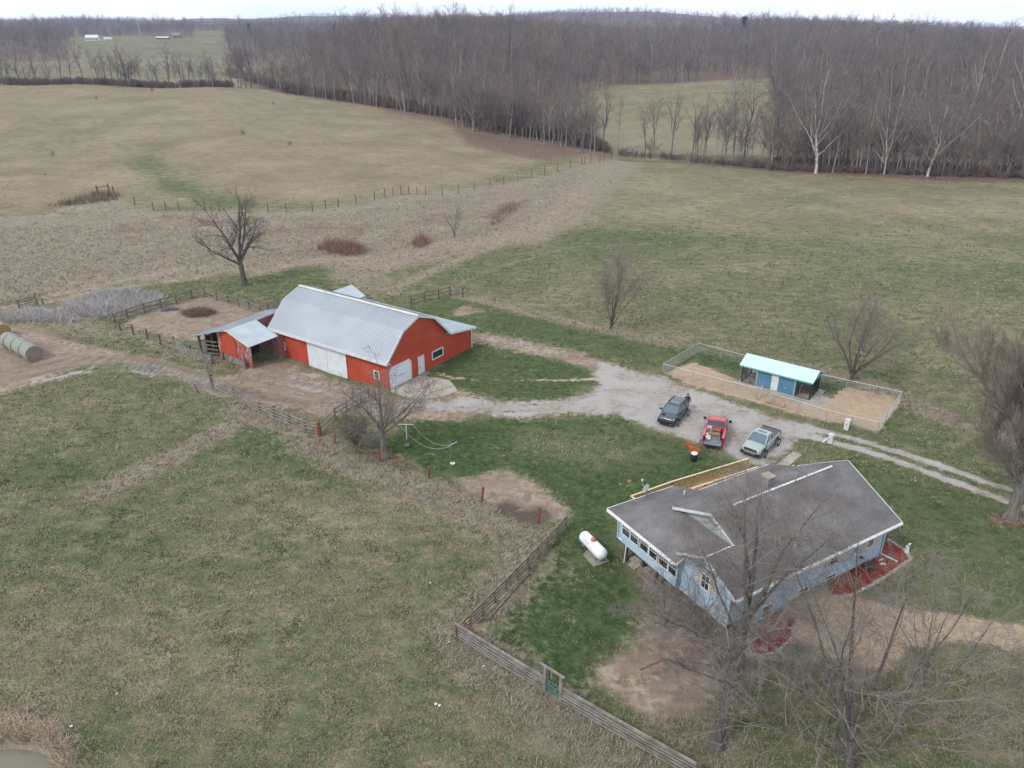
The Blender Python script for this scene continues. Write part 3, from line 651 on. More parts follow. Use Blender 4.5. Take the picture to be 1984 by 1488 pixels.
# ---- woodland kinds (shared meshes)
def wood_variant(seed,h,kind):
    rg=np.random.default_rng(seed)
    if kind=='tall':
        st=ring_stems(6,h,rg,38,72,.28,.42,.5,.55); th=.52
        lv=[L_(6,.2,.98,42,12,.55,.05,.12,4,.5,.028),L_(6,.1,1,40,14,.5,.05,.15,3,.6,.017),L_(3,.2,1,38,14,.55,.05,.15,2,.7,.013)]
    elif kind=='thin':
        st=ring_stems(4,h,rg,50,78,.25,.36,.55,.5); th=.6
        lv=[L_(6,.2,.98,38,12,.5,.06,.12,4,.5,.026),L_(5,.1,1,38,14,.5,.05,.15,3,.6,.016),L_(2,.2,1,38,14,.55,.05,.15,2,.7,.013)]
    elif kind=='spread':
        st=ring_stems(8,h,rg,25,65,.38,.52,.45,.55); th=.38
        lv=[L_(7,.2,.98,45,14,.5,.05,.14,4,.5,.030),L_(6,.1,1,42,14,.5,.05,.16,3,.6,.018),L_(3,.2,1,40,14,.55,.05,.15,2,.7,.013)]
    elif kind=='syc':
        st=ring_stems(9,h,rg,30,78,.45,.66,.3,.36); th=.35
        lv=[L_(10,.12,1,42,16,.55,.05,.22,5,.5,.045),L_(8,.15,1,40,14,.5,.05,.2,4,.6,.032),L_(3,.2,1,40,14,.55,.05,.15,3,.7,.018)]
    return tree_mesh(seed,h,st,lv,tr=h*.0125,th=th,trunk_w=.06 if kind!='thin' else .04)
VK=['tall','tall','thin','spread','tall','thin','spread','tall']
VAR=[]
for i,k in enumerate(VK):
    ms=wood_variant(100+i,20,k); bm=M['barkfarpale'] if i in (2,5,7) else M['barkfar']; tm=M['twigfar2'] if i in (3,5) else M['twigfar']
    t=make_tree('bare_tree',ms,bm,tm,'x'); VAR.append(t)
SYC=make_tree('bare_tree',wood_variant(220,22,'syc'),M['barkwhite'],M['twiggrey'],'x')
used=[False]*len(VAR)
def put_tree(vi,x,y,rz,s,label,group=None,sz=None):
    if not used[vi]: t=VAR[vi]; used[vi]=True
    else: t=copytree(VAR[vi])
    t.location=(x,y,float(gz(x,y))-.15); t.rotation_euler=(0,0,rz); t.scale=(s,s,(sz or s))
    t['label']=label; t['category']='tree'
    if group: t['group']=group
    return t
# woods: jittered grid of points, spacing growing with distance
def scatter(y0,y1,sp,rg):
    out=[]; xm=y1*.78
    gx=np.arange(-xm,xm,sp); gy=np.arange(y0,y1,sp); X,Y=np.meshgrid(gx,gy); X=X.ravel()+rg.uniform(-.45,.45,X.size)*sp; Y=Y.ravel()+rg.uniform(-.45,.45,Y.size)*sp
    k=(np.abs(X)<Y*.76+25); X,Y=X[k],Y[k]; w=wooded(X,Y); return X[w],Y[w]
rw=np.random.default_rng(5)
xs=[];ys=[]
for y0,y1,sp in ((170,300,6.6),(300,480,7.4),(480,800,8),(800,1300,11.5),(1300,2200,18),(2200,4200,30)):
    a,b=scatter(y0,y1,sp,rw); xs.append(a);ys.append(b)
FX=np.concatenate(xs);FY=np.concatenate(ys)
# thin screen of trees between pasture and clearing
scr=gpm([(880+ i*3.2+rw.uniform(-6,6),246+i*.55+rw.uniform(-8,3)) for i in range(85)])
# ones at the wood's edge grow a little smaller and denser
edge_=gpm(np.array([(x+rw.uniform(-4,4),np.interp(x,[440,560,760,900,1010,1080],[148,182,211,236,263,272])-rw.uniform(0,2)) for x in np.arange(450,1080,6)]+[(x,np.interp(x,[1505,1984,2300],[328,346,358])-rw.uniform(0,4)) for x in np.arange(1490,2250,6)]))
FX=np.concatenate([edge_[:,0],scr[:,0],FX]); FY=np.concatenate([edge_[:,1],scr[:,1],FY]); nedge=len(edge_)+len(scr)
FZ=gz(FX,FY); fpx,fpy,fzc=topix(FX,FY,FZ)
FS=rw.uniform(.55,1.08,len(FX))+(rw.random(len(FX))<.12)*.35; FS[:nedge]*=rw.uniform(.5,1.0,nedge)
FS=FS*(.98+.34*hnoise(FX*1.1,FY*.8)); FS=np.where(FY>1200,FS*.9,FS)
FS=np.where((fpx<720)&(FY<800),FS*(.50+.50*sstep((fpx-440)/260)),FS)
FV=rw.integers(0,len(VAR),len(FX)); FR=rw.uniform(0,6.283,len(FX))
vis=(fpx>-40)&(fpx<2024); key=np.where(vis,fzc/FS,1e9); order=np.argsort(key); NI=235
ind=order[:NI]; rest=order[NI:]
for k in ind:
    side='wooded ridge beyond the left pasture' if fpx[k]<1080 else ('thin tree line by the far clearing' if fpx[k]<1500 else 'woods along the right field edge')
    put_tree(int(FV[k]),FX[k],FY[k],FR[k],FS[k],'bare grey brown tree in the '+side,'bare trees in the '+side)
# the remaining trees of the woods: one countless mass
def gn_instances(name,label,X,Y,Zz,R,Sx,Vi,src):
    me=bpy.data.meshes.new(name); me.vertices.add(len(X)); me.vertices.foreach_set('co',np.c_[X,Y,Zz].astype(np.float32).ravel())
    for nm,ty,a in (('rot','FLOAT',R),('siz','FLOAT',Sx),('vi','INT',Vi)):
        at=me.attributes.new(nm,ty,'POINT'); at.data.foreach_set('value',np.asarray(a,np.float32 if ty=='FLOAT' else np.int32))
    o=bpy.data.objects.new(name,me); COL.objects.link(o)
    g=bpy.data.node_groups.new(name,'GeometryNodeTree'); g.interface.new_socket('Geometry',in_out='INPUT',socket_type='NodeSocketGeometry'); g.interface.new_socket('Geometry',in_out='OUTPUT',socket_type='NodeSocketGeometry')
    gi=g.nodes.new('NodeGroupInput'); go=g.nodes.new('NodeGroupOutput'); ip=g.nodes.new('GeometryNodeInstanceOnPoints'); jn=g.nodes.new('GeometryNodeJoinGeometry')
    for s in reversed(src):
        j1=g.nodes.new('GeometryNodeJoinGeometry')
        for ch in s:
            oi=g.nodes.new('GeometryNodeObjectInfo'); oi.transform_space='ORIGINAL'; oi.inputs['Object'].default_value=ch; g.links.new(oi.outputs['Geometry'],j1.inputs[0])
        gt=g.nodes.new('GeometryNodeGeometryToInstance'); g.links.new(j1.outputs[0],gt.inputs[0]); g.links.new(gt.outputs[0],jn.inputs[0])
    g.links.new(gi.outputs[0],ip.inputs['Points']); g.links.new(jn.outputs[0],ip.inputs['Instance']); ip.inputs['Pick Instance'].default_value=True
    def attr(nm,ty): n=g.nodes.new('GeometryNodeInputNamedAttribute'); n.data_type=ty; n.inputs['Name'].default_value=nm; return n.outputs['Attribute']
    g.links.new(attr('vi','INT'),ip.inputs['Instance Index'])
    cx=g.nodes.new('ShaderNodeCombineXYZ'); g.links.new(attr('rot','FLOAT'),cx.inputs[2]); g.links.new(cx.outputs[0],ip.inputs['Rotation'])
    c2=g.nodes.new('ShaderNodeCombineXYZ'); sv=attr('siz','FLOAT')
    for i in range(3): g.links.new(sv,c2.inputs[i])
    g.links.new(c2.outputs[0],ip.inputs['Scale']); g.links.new(ip.outputs[0],go.inputs[0])
    md=o.modifiers.new('scatter','NODES'); md.node_group=g
    return tag(o,label,kind='stuff')
gn_instances('far_woods','bare leafless woods filling the ridges to the skyline',FX[rest],FY[rest],FZ[rest]-.2,FR[rest],FS[rest],FV[rest],[list(v.children) for v in VAR])
# brushy understory along the edges
bm_=tree_mesh(77,3.,ring_stems(9,3,np.random.default_rng(3),30,75,.7,1.1,.1,.5),[L_(6,.15,1,40,14,.5,.05,.15,4,.6,.02),L_(5,.1,1,40,14,.5,.05,.15,3,.7,.013),L_(3,.1,1,40,14,.5,.05,.15,2,.7,.012)],tr=.05,th=.1)
def bush(name,label,px,py,s,m1='twig',m2='twig',dup=None,**k):
    x,y,z=gp(px,py)
    return make_tree(name,bm_,M[m1],M[m2],label,'shrub',None,(x,y,z-.05),k.get('rz',px*.1),s)
shr=bush('bare_shrub','bare brown shrub at the foot of the far thin tree line',1262,300,1.3,'barkfar','twigfar2')
ux=[];uy=[]
for i in range(2300):
    r=rw.random()
    if r<.62: x=rw.uniform(440,1180); y=np.interp(x,[440,560,760,900,1010,1080,1180],[147,180,210,234,261,272,297])-rw.uniform(-1,9)
    elif r<.65: x=rw.uniform(1180,1500); y=np.interp(x,[1180,1500],[299,328])-rw.uniform(-1,1)
    else: x=rw.uniform(1490,2150); y=np.interp(x,[1490,2150],[330,352])-rw.uniform(-1,16)
    ux.append(x);uy.append(y)
uq=gpm(np.c_[ux,uy]); hx=rw.uniform(-20,450,420); uq=np.vstack([uq,np.c_[(hx-992)/FPX*(338*CT+9),337+rw.uniform(-2,5,420)]]); n_=len(uq)
gn_instances('undergrowth','brown brush and saplings along the edge of the woods',uq[:,0],uq[:,1],gz(uq[:,0],uq[:,1])-.1,rw.uniform(0,6.28,n_),np.where(uq[:,0]>25,rw.uniform(.25,.7,n_),rw.uniform(.35,1.0,n_)),np.zeros(n_,int),[list(shr.children)])
# ---- hedgerow on the brow of the left hill
hedge=[(38,160,.78,3),(70,159,.6,0),(92,158,.62,5),(120,159,.6,0),(135,158,.58,4),(158,157,.7,2),(182,158,.55,5),(190,157,.6,1),(200,158,.55,2),(208,158,.5,5),(217,158,.52,2),(226,158,.6,0),(236,157,.6,5),(243,158,.85,3),(252,158,.6,4),(262,157,.5,2),(296,155,.5,5),(303,155,.45,2),(327,154,.75,0),(342,153,.5,5),(349,152,.5,2),(356,152,.55,5),(364,151,.5,2),(372,151,.52,5),(380,150,.5,2),(390,149,.55,4),(400,149,.55,2),(409,148,.5,5),(447,146,.75,3),(458,147,.7,0),(466,148,.72,1),(474,150,.7,4),(482,152,.75,0),(14,161,.55,4),(-12,161,.6,1)]
for k,(px,py,s,v) in enumerate(hedge):
    x=(px-992)/FPX*(337*CT+9); y=337+(k%3)
    lb='bare hedgerow tree on the brow of the left hill'
    if k==0: lb='broad spreading bare tree at the left end of the hilltop hedgerow'
    if k==13: lb='round crowned bare tree standing tallest in the middle of the hilltop hedgerow'
    if k==18: lb='single tall bare tree in the right half of the hilltop hedgerow'
    if k==28: lb='crooked bare tree where the hilltop hedgerow meets the woods'
    put_tree(v if v!=2 else 4,x,y,k*1.7,s*1.15,lb,'bare trees of the hilltop hedgerow',s*(1.35 if v in (2,5) else 1.2))
for k in range(34):
    px=rw.uniform(0,430); v=int(rw.integers(0,8)); s=rw.uniform(.28,.5); Y_=336+rw.uniform(-2,6); x=(px-992)/FPX*(Y_*CT+9)
    put_tree(v,x,Y_,k*1.3,s,'slim bare tree among the bushy growth of the hilltop hedgerow','slim trees of the hilltop hedgerow',s*1.3)
# line of small separate trees in front of the far clearing
mid=[(1130,296,.50,0,'grey sapling'),(1152,294,.5,5,'slim bare tree'),(1168,296,.55,0,''),(1197,292,.45,5,''),(1250,300,.38,4,''),(1268,303,.55,1,''),(1301,306,.52,0,''),(1350,308,.3,5,''),(1365,310,.48,4,''),(1395,312,.58,7,''),(1420,314,.9,2,''),(1440,315,.66,4,''),(1455,315,.4,5,''),(1475,318,.5,3,''),(1490,320,.6,0,'')]
for k,(px,py,s,v,_n) in enumerate(mid):
    x,y,z=gp(px,py); put_tree(v,x,y,k*2.1,s*1.35,'small bare tree in front of the far clearing, number %s from its left end'%['one','two','three','four','five','six','seven','eight','nine','ten','eleven','twelve','thirteen','fourteen','fifteen'][k],'small trees in front of the far clearing',s*1.8)
for k in range(16):
    px=rw.uniform(1340,1505); x,y,z=gp(px,np.interp(px,[1340,1505],[309,326])-rw.uniform(0,3)); put_tree(int(rw.integers(0,8)),x,y,k*1.9,rw.uniform(.35,.7),'slender bare tree in the thicket between the far clearing and the right woods','slender trees of the thicket beside the right woods',rw.uniform(.5,.95))
for k,(px,py,s,rz,lb) in enumerate([(1580,336,1.2,1.0,'broad white limbed sycamore at the edge of the right woods'),(1712,338,1.1,2.2,'tall slender white trunked sycamore right of the broad one'),(1797,342,1.05,4.,'crooked pale sycamore with twisting limbs near the right edge of the woods'),(1090,205,.8,.5,'small white barked tree standing in the woods left of the clearing'),(1265,160,.75,3.,'thin white barked tree behind the clearing'),(690,150,.8,1.6,'pale trunked tree within the ridge woods')]):
    x,y,z=gp(px,py); t=SYC if k==0 else copytree(SYC); t.location=(x,y,z-.2); t.rotation_euler=(0,0,rz); t.scale=(s*(.6 if k in (1,3,4,5) else 1.05),)*2+(s,); t['label']=lb; t['category']='tree'
x,y,z=gp(1018,262); put_tree(3,x,y,.4,.98,'big forked bare tree with a pale trunk at the tip of the ridge woods')
for k,u in enumerate(used):
    if not u: print('unused variant',k)
# lone skyline tree
t=put_tree(6,-97,470,.3,1.75,'lone round crowned bare tree rising above the skyline left of the ridge woods')
# dark evergreens far off
def evergreen(px,py,Y,h,label):
    x=(px-992)/FPX*(Y*CT+4); z=float(gz(x,Y)); t=thing('cedar_tree',label,'tree',(x,Y,z)); rg=np.random.default_rng(int(px)); n=1500
    hh=rg.random(n)**.8; r=(1-hh)*h*.24*rg.uniform(.4,1,n); a=rg.uniform(0,6.28,n); p=np.c_[r*np.cos(a),r*np.sin(a),h*(.08+.92*hh)]
    V,F,C=blades(p,np.full(n,h*.09),np.full(n,h*.02),2,h*.02,1.0,rg,np.full((n,3),.03))
    mk('crown',V,F,M['cedar'],t); MB().tube([(0,0,-.3),(0,0,h*.6)],h*.02,6).build('trunk',M['bark'],t)
M['cedar']=mat('cedar_green',(.035,.055,.035),.9,(.02,.032,.02),1,3)
for k,(px,Y,h) in enumerate([(483,1150,16),(1440,900,20),(443,1150,9),(1690,780,13),(1700,800,14),(1712,790,12)]):
    evergreen(px,0,Y,h,['dark cedar rising from the far left woods beside the ploughed field','tall dark conifer on the skyline above the clearing','small dark cedar at the edge of the far bare field','green conifer in a clump within the right woods, its left one','green conifer in a clump within the right woods, its middle one','green conifer in a clump within the right woods, its right one'][k])
# ---- trees near the house and barn
def near(name,label,px,py,h,stems,levels,tr,th,seed,bm='bark',tm='twig',lean=(0,0),cat='tree',rz=0,sc=1):
    x,y,z=gp(px,py); ms=tree_mesh(seed,h,stems,levels,tr=tr,th=th,lean=lean,sides=9)
    return make_tree(name,ms,M[bm],M[tm],label,cat,None,(x,y,z-.1),rz,sc)
# tree standing in the grass behind the barn
near('bare_tree','dark bare tree with a stout trunk left behind the red barn',474,553,11,
 [(.75,-.8,-.2,.75,5.6,.45),(.95,-.35,.1,1,6.6,.5),(1,.05,.0,1,7.2,.55),(1,.35,-.1,1,6.4,.48),(.85,.75,.2,.7,4.8,.40),(.9,.1,.7,.9,5.4,.4),(.9,-.2,-.7,.9,5.,.4)],
 [L_(9,.2,1,38,12,.5,.02,.12,5,.5,.018,4),L_(7,.15,1,38,12,.5,.03,.14,4,.6,.011),L_(5,.15,1,36,12,.55,.03,.14,3,.7,.008)],.33,.30,31,tm='twig',sc=(1.2,1.2,1.15))
rgx=np.random.default_rng(9)
near('bare_tree','slender many stemmed bare tree in the grass right of the barn',1183,638,8.5,ring_stems(9,8.5,rgx,48,85,.62,.85,.25,.36),
 [L_(11,.2,1,24,8,.5,.04,.06,5,.45,.009),L_(8,.15,1,32,9,.5,.04,.08,4,.55,.006),L_(5,.2,1,30,9,.55,.03,.08,3,.7,.0048)],.12,.12,32,tm='twigmid',sc=(1.35,1.35,1.1))
near('bare_tree','slender many stemmed bare tree behind the dog kennel',1648,738,8.5,ring_stems(9,8.5,rgx,46,85,.62,.85,.25,.34),
 [L_(11,.2,1,26,8,.5,.04,.06,5,.45,.010),L_(8,.15,1,32,9,.5,.04,.08,4,.55,.006),L_(5,.2,1,30,9,.55,.03,.08,3,.7,.0048)],.19,.12,33,tm='twigmid',sc=(1.35,1.35,1.1))
near('bare_tree','big spreading bare tree with a thick trunk beside the drive at the right edge',1958,1003,17,
 [(.7,-.42,.1,.9,7.5,.45),(.9,-.28,.25,1,9.,.5),(1,-.05,-.1,1,10,.56),(1,.2,.3,1,9.5,.52),(.9,.5,-.2,.9,8.5,.5),(.85,-.2,-.5,.9,7.5,.42),(.8,.0,.7,.8,8,.42),(.6,-.6,-.3,.6,5.,.3),(.65,.7,.2,.6,6.,.36),(.95,-.12,.4,1,10,.48),(.55,-.5,.5,.7,6,.3)],
 [L_(11,.12,1,40,11,.62,.14,.07,6,.44,.018,4),L_(9,.10,1,30,9,.58,.15,.07,5,.5,.0105),L_(8,.1,1,27,9,.6,.13,.08,4,.6,.0075),L_(4,.2,1,25,9,.65,.09,.09,3,.7,.006)],.48,.28,34,bm='barkpale',tm='twigred',lean=(-.02,.0),sc=(.92,.92,1.0))
near('bare_tree','bare gnarled tree with drooping twigs on the lawn left of the washing line',745,885,8,
 [(.6,-.85,.1,.5,4.6,.45),(.8,-.4,.2,.9,4.8,.5),(1,-.02,.1,1,5.2,.55),(.9,.4,.1,.8,4.8,.45),(.8,.85,-.1,.45,4.8,.40),(.9,-.1,.7,.6,3.8,.4),(.85,.1,-.6,.6,3.6,.4),(.5,-.7,-.3,.25,3.6,.35)],
 [L_(9,.2,1,48,14,.5,.02,.18,5,.5,.013,4),L_(9,.1,1,46,14,.52,.01,.18,4,.6,.0075),L_(6,.1,1,44,14,.55,-.02,.16,3,.7,.0055)],.24,.32,35,bm='barkpale',tm='twiggrey',sc=(1.18,1.18,1.05))
M['oliv']=mat('olive_twig',(.20,.19,.12),.95,(.13,.125,.08),1,3)
near('bare_shrub','rounded olive shrub beside the red fence posts',690,868,3.2,ring_stems(12,3.2,rgx,35,80,.65,.95,.2,.5),
 [L_(10,.15,1,42,12,.5,.02,.12,4,.6,.008),L_(8,.1,1,40,12,.5,.0,.14,4,.7,.006),L_(4,.1,1,40,12,.5,.0,.14,3,.7,.005)],.07,.15,36,tm='oliv')
near('bare_shrub','small bare sapling in the scrub field beyond the barn',880,460,6,ring_stems(5,6,rgx,55,80,.6,.85,.2,.5),
 [L_(7,.2,1,34,10,.45,.04,.1,4,.6,.014),L_(6,.1,1,34,10,.5,.03,.12,3,.7,.010)],.10,.15,37,tm='twigred')
# the tall tree in front of the house, leaning to the right
near('bare_tree','tall leaning bare tree rising in front of the blue house',1384,1452,14,
 [(.50,-.75,-.1,.40,4.2,.20),(.8,-.35,.5,.85,4.8,.28),(.93,.30,.75,.9,6.2,.42),(1,.55,.45,.85,6.4,.44),(1,-.12,.5,.95,5.4,.34),(.92,.8,.55,.7,6.0,.30),(1,.2,.9,.7,6.2,.34),(.9,.0,-.7,.6,4.,.24),(.7,-.8,.4,.45,4.6,.22)],
 [L_(9,.15,1,42,13,.60,.02,.13,6,.45,.014,4),L_(8,.12,1,40,14,.54,.02,.15,5,.52,.0075),L_(6,.1,1,38,14,.57,.01,.16,4,.62,.0055),L_(3,.2,1,38,13,.6,0,.15,3,.7,.0046)],.28,.50,38,bm='bark',tm='twiglight',lean=(.10,.28),sc=(1.2,1.15,1.0))
# the low, many limbed tree at the bottom right
near('bare_tree','low many limbed bare tree filling the bottom right corner',1640,1500,10,
 [(.5,-.9,.35,.35,7.6,.34),(.6,-.55,.7,.55,7.6,.36),(.85,-.25,.8,.8,8.0,.42),(1,.15,.8,.9,8.4,.5),(1,.5,.55,.8,8.4,.42),(.8,.95,.3,.4,8.,.38),(.6,.9,-.1,.35,7.4,.30),(.7,-.8,.0,.4,7,.3),(.9,.0,.3,1.1,6.4,.36),(.75,.45,1.,.5,7.6,.36),(.65,-.1,1.,.45,7.6,.34),(.9,.75,.6,.6,8,.36)],
 [L_(10,.12,1,46,14,.54,.01,.16,6,.42,.011,4),L_(8,.12,1,44,14,.5,.01,.17,5,.52,.007),L_(5,.1,1,40,14,.55,.0,.17,4,.62,.0062),L_(2,.2,1,38,12,.6,0,.15,3,.7,.0055)],.19,.22,39,bm='bark',tm='twiglight',sc=(1.3,1.3,1.05))
near('bare_tree','smaller bare tree with pale twigs beyond the bottom right tree',1785,1335,7,
 [(.6,-.6,.2,.8,4.2,.45),(.9,-.1,.4,1,5.0,.5),(1,.4,.2,1,5.0,.45),(.8,.8,-.1,.6,4.,.4),(.8,-.2,.9,.6,4.2,.4)],
 [L_(8,.2,1,38,12,.5,.04,.13,5,.5,.009,4),L_(7,.12,1,38,12,.5,.04,.14,4,.6,.005),L_(4,.1,1,38,12,.5,.02,.15,3,.65,.004)],.10,.30,40,bm='barkpale',tm='twiglight')
# tangle of arching shrubs by the low corner of the house
for k,(px,py,s,lb) in enumerate([(1290,1215,1.15,'arching bare shrub below the sunroom windows, the left one of three'),(1350,1235,1.35,'arching bare shrub below the house corner, the middle one of three'),(1395,1290,1.1,'arching bare shrub in front of the leaning tree, the right one of three')]):
    near('bare_shrub',lb,px,py,3.4,ring_stems(13,3.4*s,np.random.default_rng(60+k),15,75,.75,1.1,.1,.55),
     [L_(7,.15,1,38,14,.42,-.03,.12,5,.6,.010),L_(5,.1,1,40,14,.5,-.04,.14,4,.7,.006),L_(2,.1,1,40,14,.5,-.03,.14,3,.7,.005)],.05,.08,70+k,tm='twiggrey',cat='shrub')
near('bare_shrub','low dark shrub in the red mulch bed by the house wall',1683,1108,1.0,ring_stems(9,1.,rgx,30,80,.5,.8,.2,.5),[L_(8,.15,1,40,12,.5,.02,.12,4,.6,.008),L_(5,.1,1,40,12,.5,.0,.14,3,.7,.007)],.03,.15,80,cat='shrub')
near('bare_shrub','pinkish bare shrub at the top of the lower mulch bed',1535,1190,1.0,ring_stems(9,1.1,rgx,30,80,.5,.8,.2,.5),[L_(8,.15,1,40,12,.5,.02,.12,4,.6,.007),L_(5,.1,1,40,12,.5,.0,.14,3,.7,.006)],.03,.15,81,tm='twigred',cat='shrub')

for k,(px,py,lb) in enumerate([(187,194,'tiny dark shrub near the top of the left hill'),(295,177,'tiny shrub just below the hilltop hedgerow'),(471,262,'small dark shrub alone in the middle of the left hill'),(530,204,'tiny brown shrub near the ridge woods'),(562,283,'small brown shrub on the lower right of the left hill'),(103,303,'small dark shrub on the lower left of the left hill')]):
    s_=copytree(shr); x,y,z=gp(px,py); s_.location=(x,y,z-.05); s_.scale=(.42,.42,.42); s_.rotation_euler=(0,0,k); s_['label']=lb; s_['category']='shrub'
# ---------------------------------------------------------------- building materials
M['roofsteel']=mat('galvanised_roof',(.40,.43,.47),.42,(.345,.37,.405),.35,5,metal=.25,spec=.5)
M['roofpale']=mat('pale_steel_roof',(.50,.57,.60),.42,(.42,.48,.51),.6,5,metal=.2,spec=.5)
M['rooftin']=mat('old_tin_roof',(.34,.38,.42),.5,(.26,.28,.30),.8,6,metal=.3,spec=.4)
M['rust']=mat('rusty_tin',(.30,.16,.11),.85,(.20,.10,.07),2,6)
M['mint']=mat('mint_steel_roof',(.56,.72,.69),.45,(.50,.66,.63),1,3,spec=.5)
M['blue']=mat('blue_steel',(.10,.235,.36),.5,(.08,.20,.31),1,3)
M['teal']=mat('teal_trim',(.12,.33,.34),.5,(.10,.28,.29),1,3)
M['siding']=mat('pale_blue_siding',(.42,.55,.66),.6,(.36,.48,.59),.8,5)
M['dark']=mat('interior_shade_and_cracks',(.035,.03,.028),.95,(.02,.018,.017),1,3)  # painted-in shade of the open shed interior; also colours the apron cracks
M['pinkwall']=mat('faded_red_boards',(.34,.15,.15),.8,(.24,.12,.12),3,6)
def peel():
    m=mat('peeling_red_boards',(.36,.055,.04),.85,(.30,.05,.04),1,3); t=m.node_tree; b=t.nodes['Principled BSDF']; src=b.inputs['Base Color'].links[0].from_socket
    tc_=nn(t,'ShaderNodeTexCoord'); mp_=nn(t,'ShaderNodeMapping'); mp_.inputs['Scale'].default_value=(3.5,3.5,.9); t.links.new(tc_.outputs['Object'],mp_.inputs[0])
    n=nn(t,'ShaderNodeTexNoise'); n.inputs['Scale'].default_value=1.6; n.inputs['Detail'].default_value=8; n.inputs['Roughness'].default_value=.75; t.links.new(mp_.outputs[0],n.inputs['Vector'])
    r=nn(t,'ShaderNodeValToRGB'); r.color_ramp.elements[0].position=.49; r.color_ramp.elements[1].position=.56; t.links.new(n.outputs['Fac'],r.inputs[0])
    n2=nn(t,'ShaderNodeTexNoise'); n2.inputs['Scale'].default_value=4; t.links.new(mp_.outputs[0],n2.inputs['Vector'])
    r2=nn(t,'ShaderNodeValToRGB'); r2.color_ramp.elements[0].color=(.20,.17,.155,1); r2.color_ramp.elements[1].color=(.52,.46,.46,1); r2.color_ramp.elements[0].position=.42; r2.color_ramp.elements[1].position=.58; t.links.new(n2.outputs['Fac'],r2.inputs[0])
    x=nn(t,'ShaderNodeMixRGB'); t.links.new(r.outputs[0],x.inputs[0]); t.links.new(src,x.inputs[1]); t.links.new(r2.outputs[0],x.inputs[2]); t.links.new(x.outputs[0],b.inputs['Base Color']); return m
M['peel']=peel()
def shingles():
    m=bpy.data.materials.new('roof_shingles'); m.use_nodes=True; t=m.node_tree; b=t.nodes['Principled BSDF']; b.inputs['Roughness'].default_value=.9; b.inputs['Specular IOR Level'].default_value=.2
    tc_=nn(t,'ShaderNodeTexCoord'); mp_=nn(t,'ShaderNodeMapping'); t.links.new(tc_.outputs['Object'],mp_.inputs[0])
    br=nn(t,'ShaderNodeTexBrick'); br.inputs['Scale'].default_value=1; br.inputs['Brick Width'].default_value=.32; br.inputs['Row Height'].default_value=.15; br.inputs['Mortar Size'].default_value=.012; br.inputs['Mortar Smooth'].default_value=.4
    br.inputs['Color1'].default_value=(.152,.145,.146,1); br.inputs['Color2'].default_value=(.175,.166,.166,1); br.inputs['Mortar'].default_value=(.118,.115,.12,1); t.links.new(mp_.outputs[0],br.inputs['Vector'])
    n=nn(t,'ShaderNodeTexNoise'); n.inputs['Scale'].default_value=.5; n.inputs['Detail'].default_value=6; t.links.new(mp_.outputs[0],n.inputs['Vector'])
    r=nn(t,'ShaderNodeValToRGB'); r.color_ramp.elements[0].position=.3; r.color_ramp.elements[1].position=.7; r.color_ramp.elements[0].color=(.72,.68,.66,1); r.color_ramp.elements[1].color=(1.3,1.28,1.3,1); t.links.new(n.outputs['Fac'],r.inputs[0])
    x=nn(t,'ShaderNodeMixRGB',blend_type='MULTIPLY'); x.inputs[0].default_value=1; t.links.new(br.outputs[0],x.inputs[1]); t.links.new(r.outputs[0],x.inputs[2]); t.links.new(x.outputs[0],b.inputs['Base Color'])
    bp=nn(t,'ShaderNodeBump'); bp.inputs['Strength'].default_value=.5; bp.inputs['Distance'].default_value=.02; t.links.new(br.outputs['Fac'],bp.inputs['Height']); bp.invert=True; t.links.new(bp.outputs[0],b.inputs['Normal']); return m
M['shingle']=shingles()
def ribs(mb,A,B,C,D,n,w=.035,h=.03):
    """ribs running from edge A-B to edge D-C on a planar quad"""
    A,B,C,D=map(Vector,(A,B,C,D)); nrm=(B-A).cross(D-A).normalized()
    if nrm.z<0: nrm=-nrm
    for i in range(n+1):
        t=i/n; p=A.lerp(B,t)+nrm*h*.5; q=D.lerp(C,t)+nrm*h*.5; mb.beam(p,q,w,h,up=nrm)
def vribs(mb,p0,p1,z0,z1,out,step=.3,w=.03,h=.02,zf=None):
    """vertical battens on a wall from p0 to p1 (xy); out = outward xy unit"""
    p0=np.array(p0,float);p1=np.array(p1,float);L=np.linalg.norm(p1-p0);n=max(1,int(L/step)); d=(p1-p0)/L; o=np.array(out,float)
    for i in range(n+1):
        s=min(L,i*L/n); c=p0+d*s; a=c-d*w/2; b=c+d*w/2; zt=zf(s) if zf else z1
        if zt<=z0+.05: continue
        P=[(a[0],a[1],z0),(b[0],b[1],z0),(b[0]+o[0]*h,b[1]+o[1]*h,z0),(a[0]+o[0]*h,a[1]+o[1]*h,z0)]
        mb.add(P+[(x,y,zt) for x,y,_ in P],[(0,1,2,3),(7,6,5,4),(0,4,5,1),(1,5,6,2),(2,6,7,3),(3,7,4,0)])
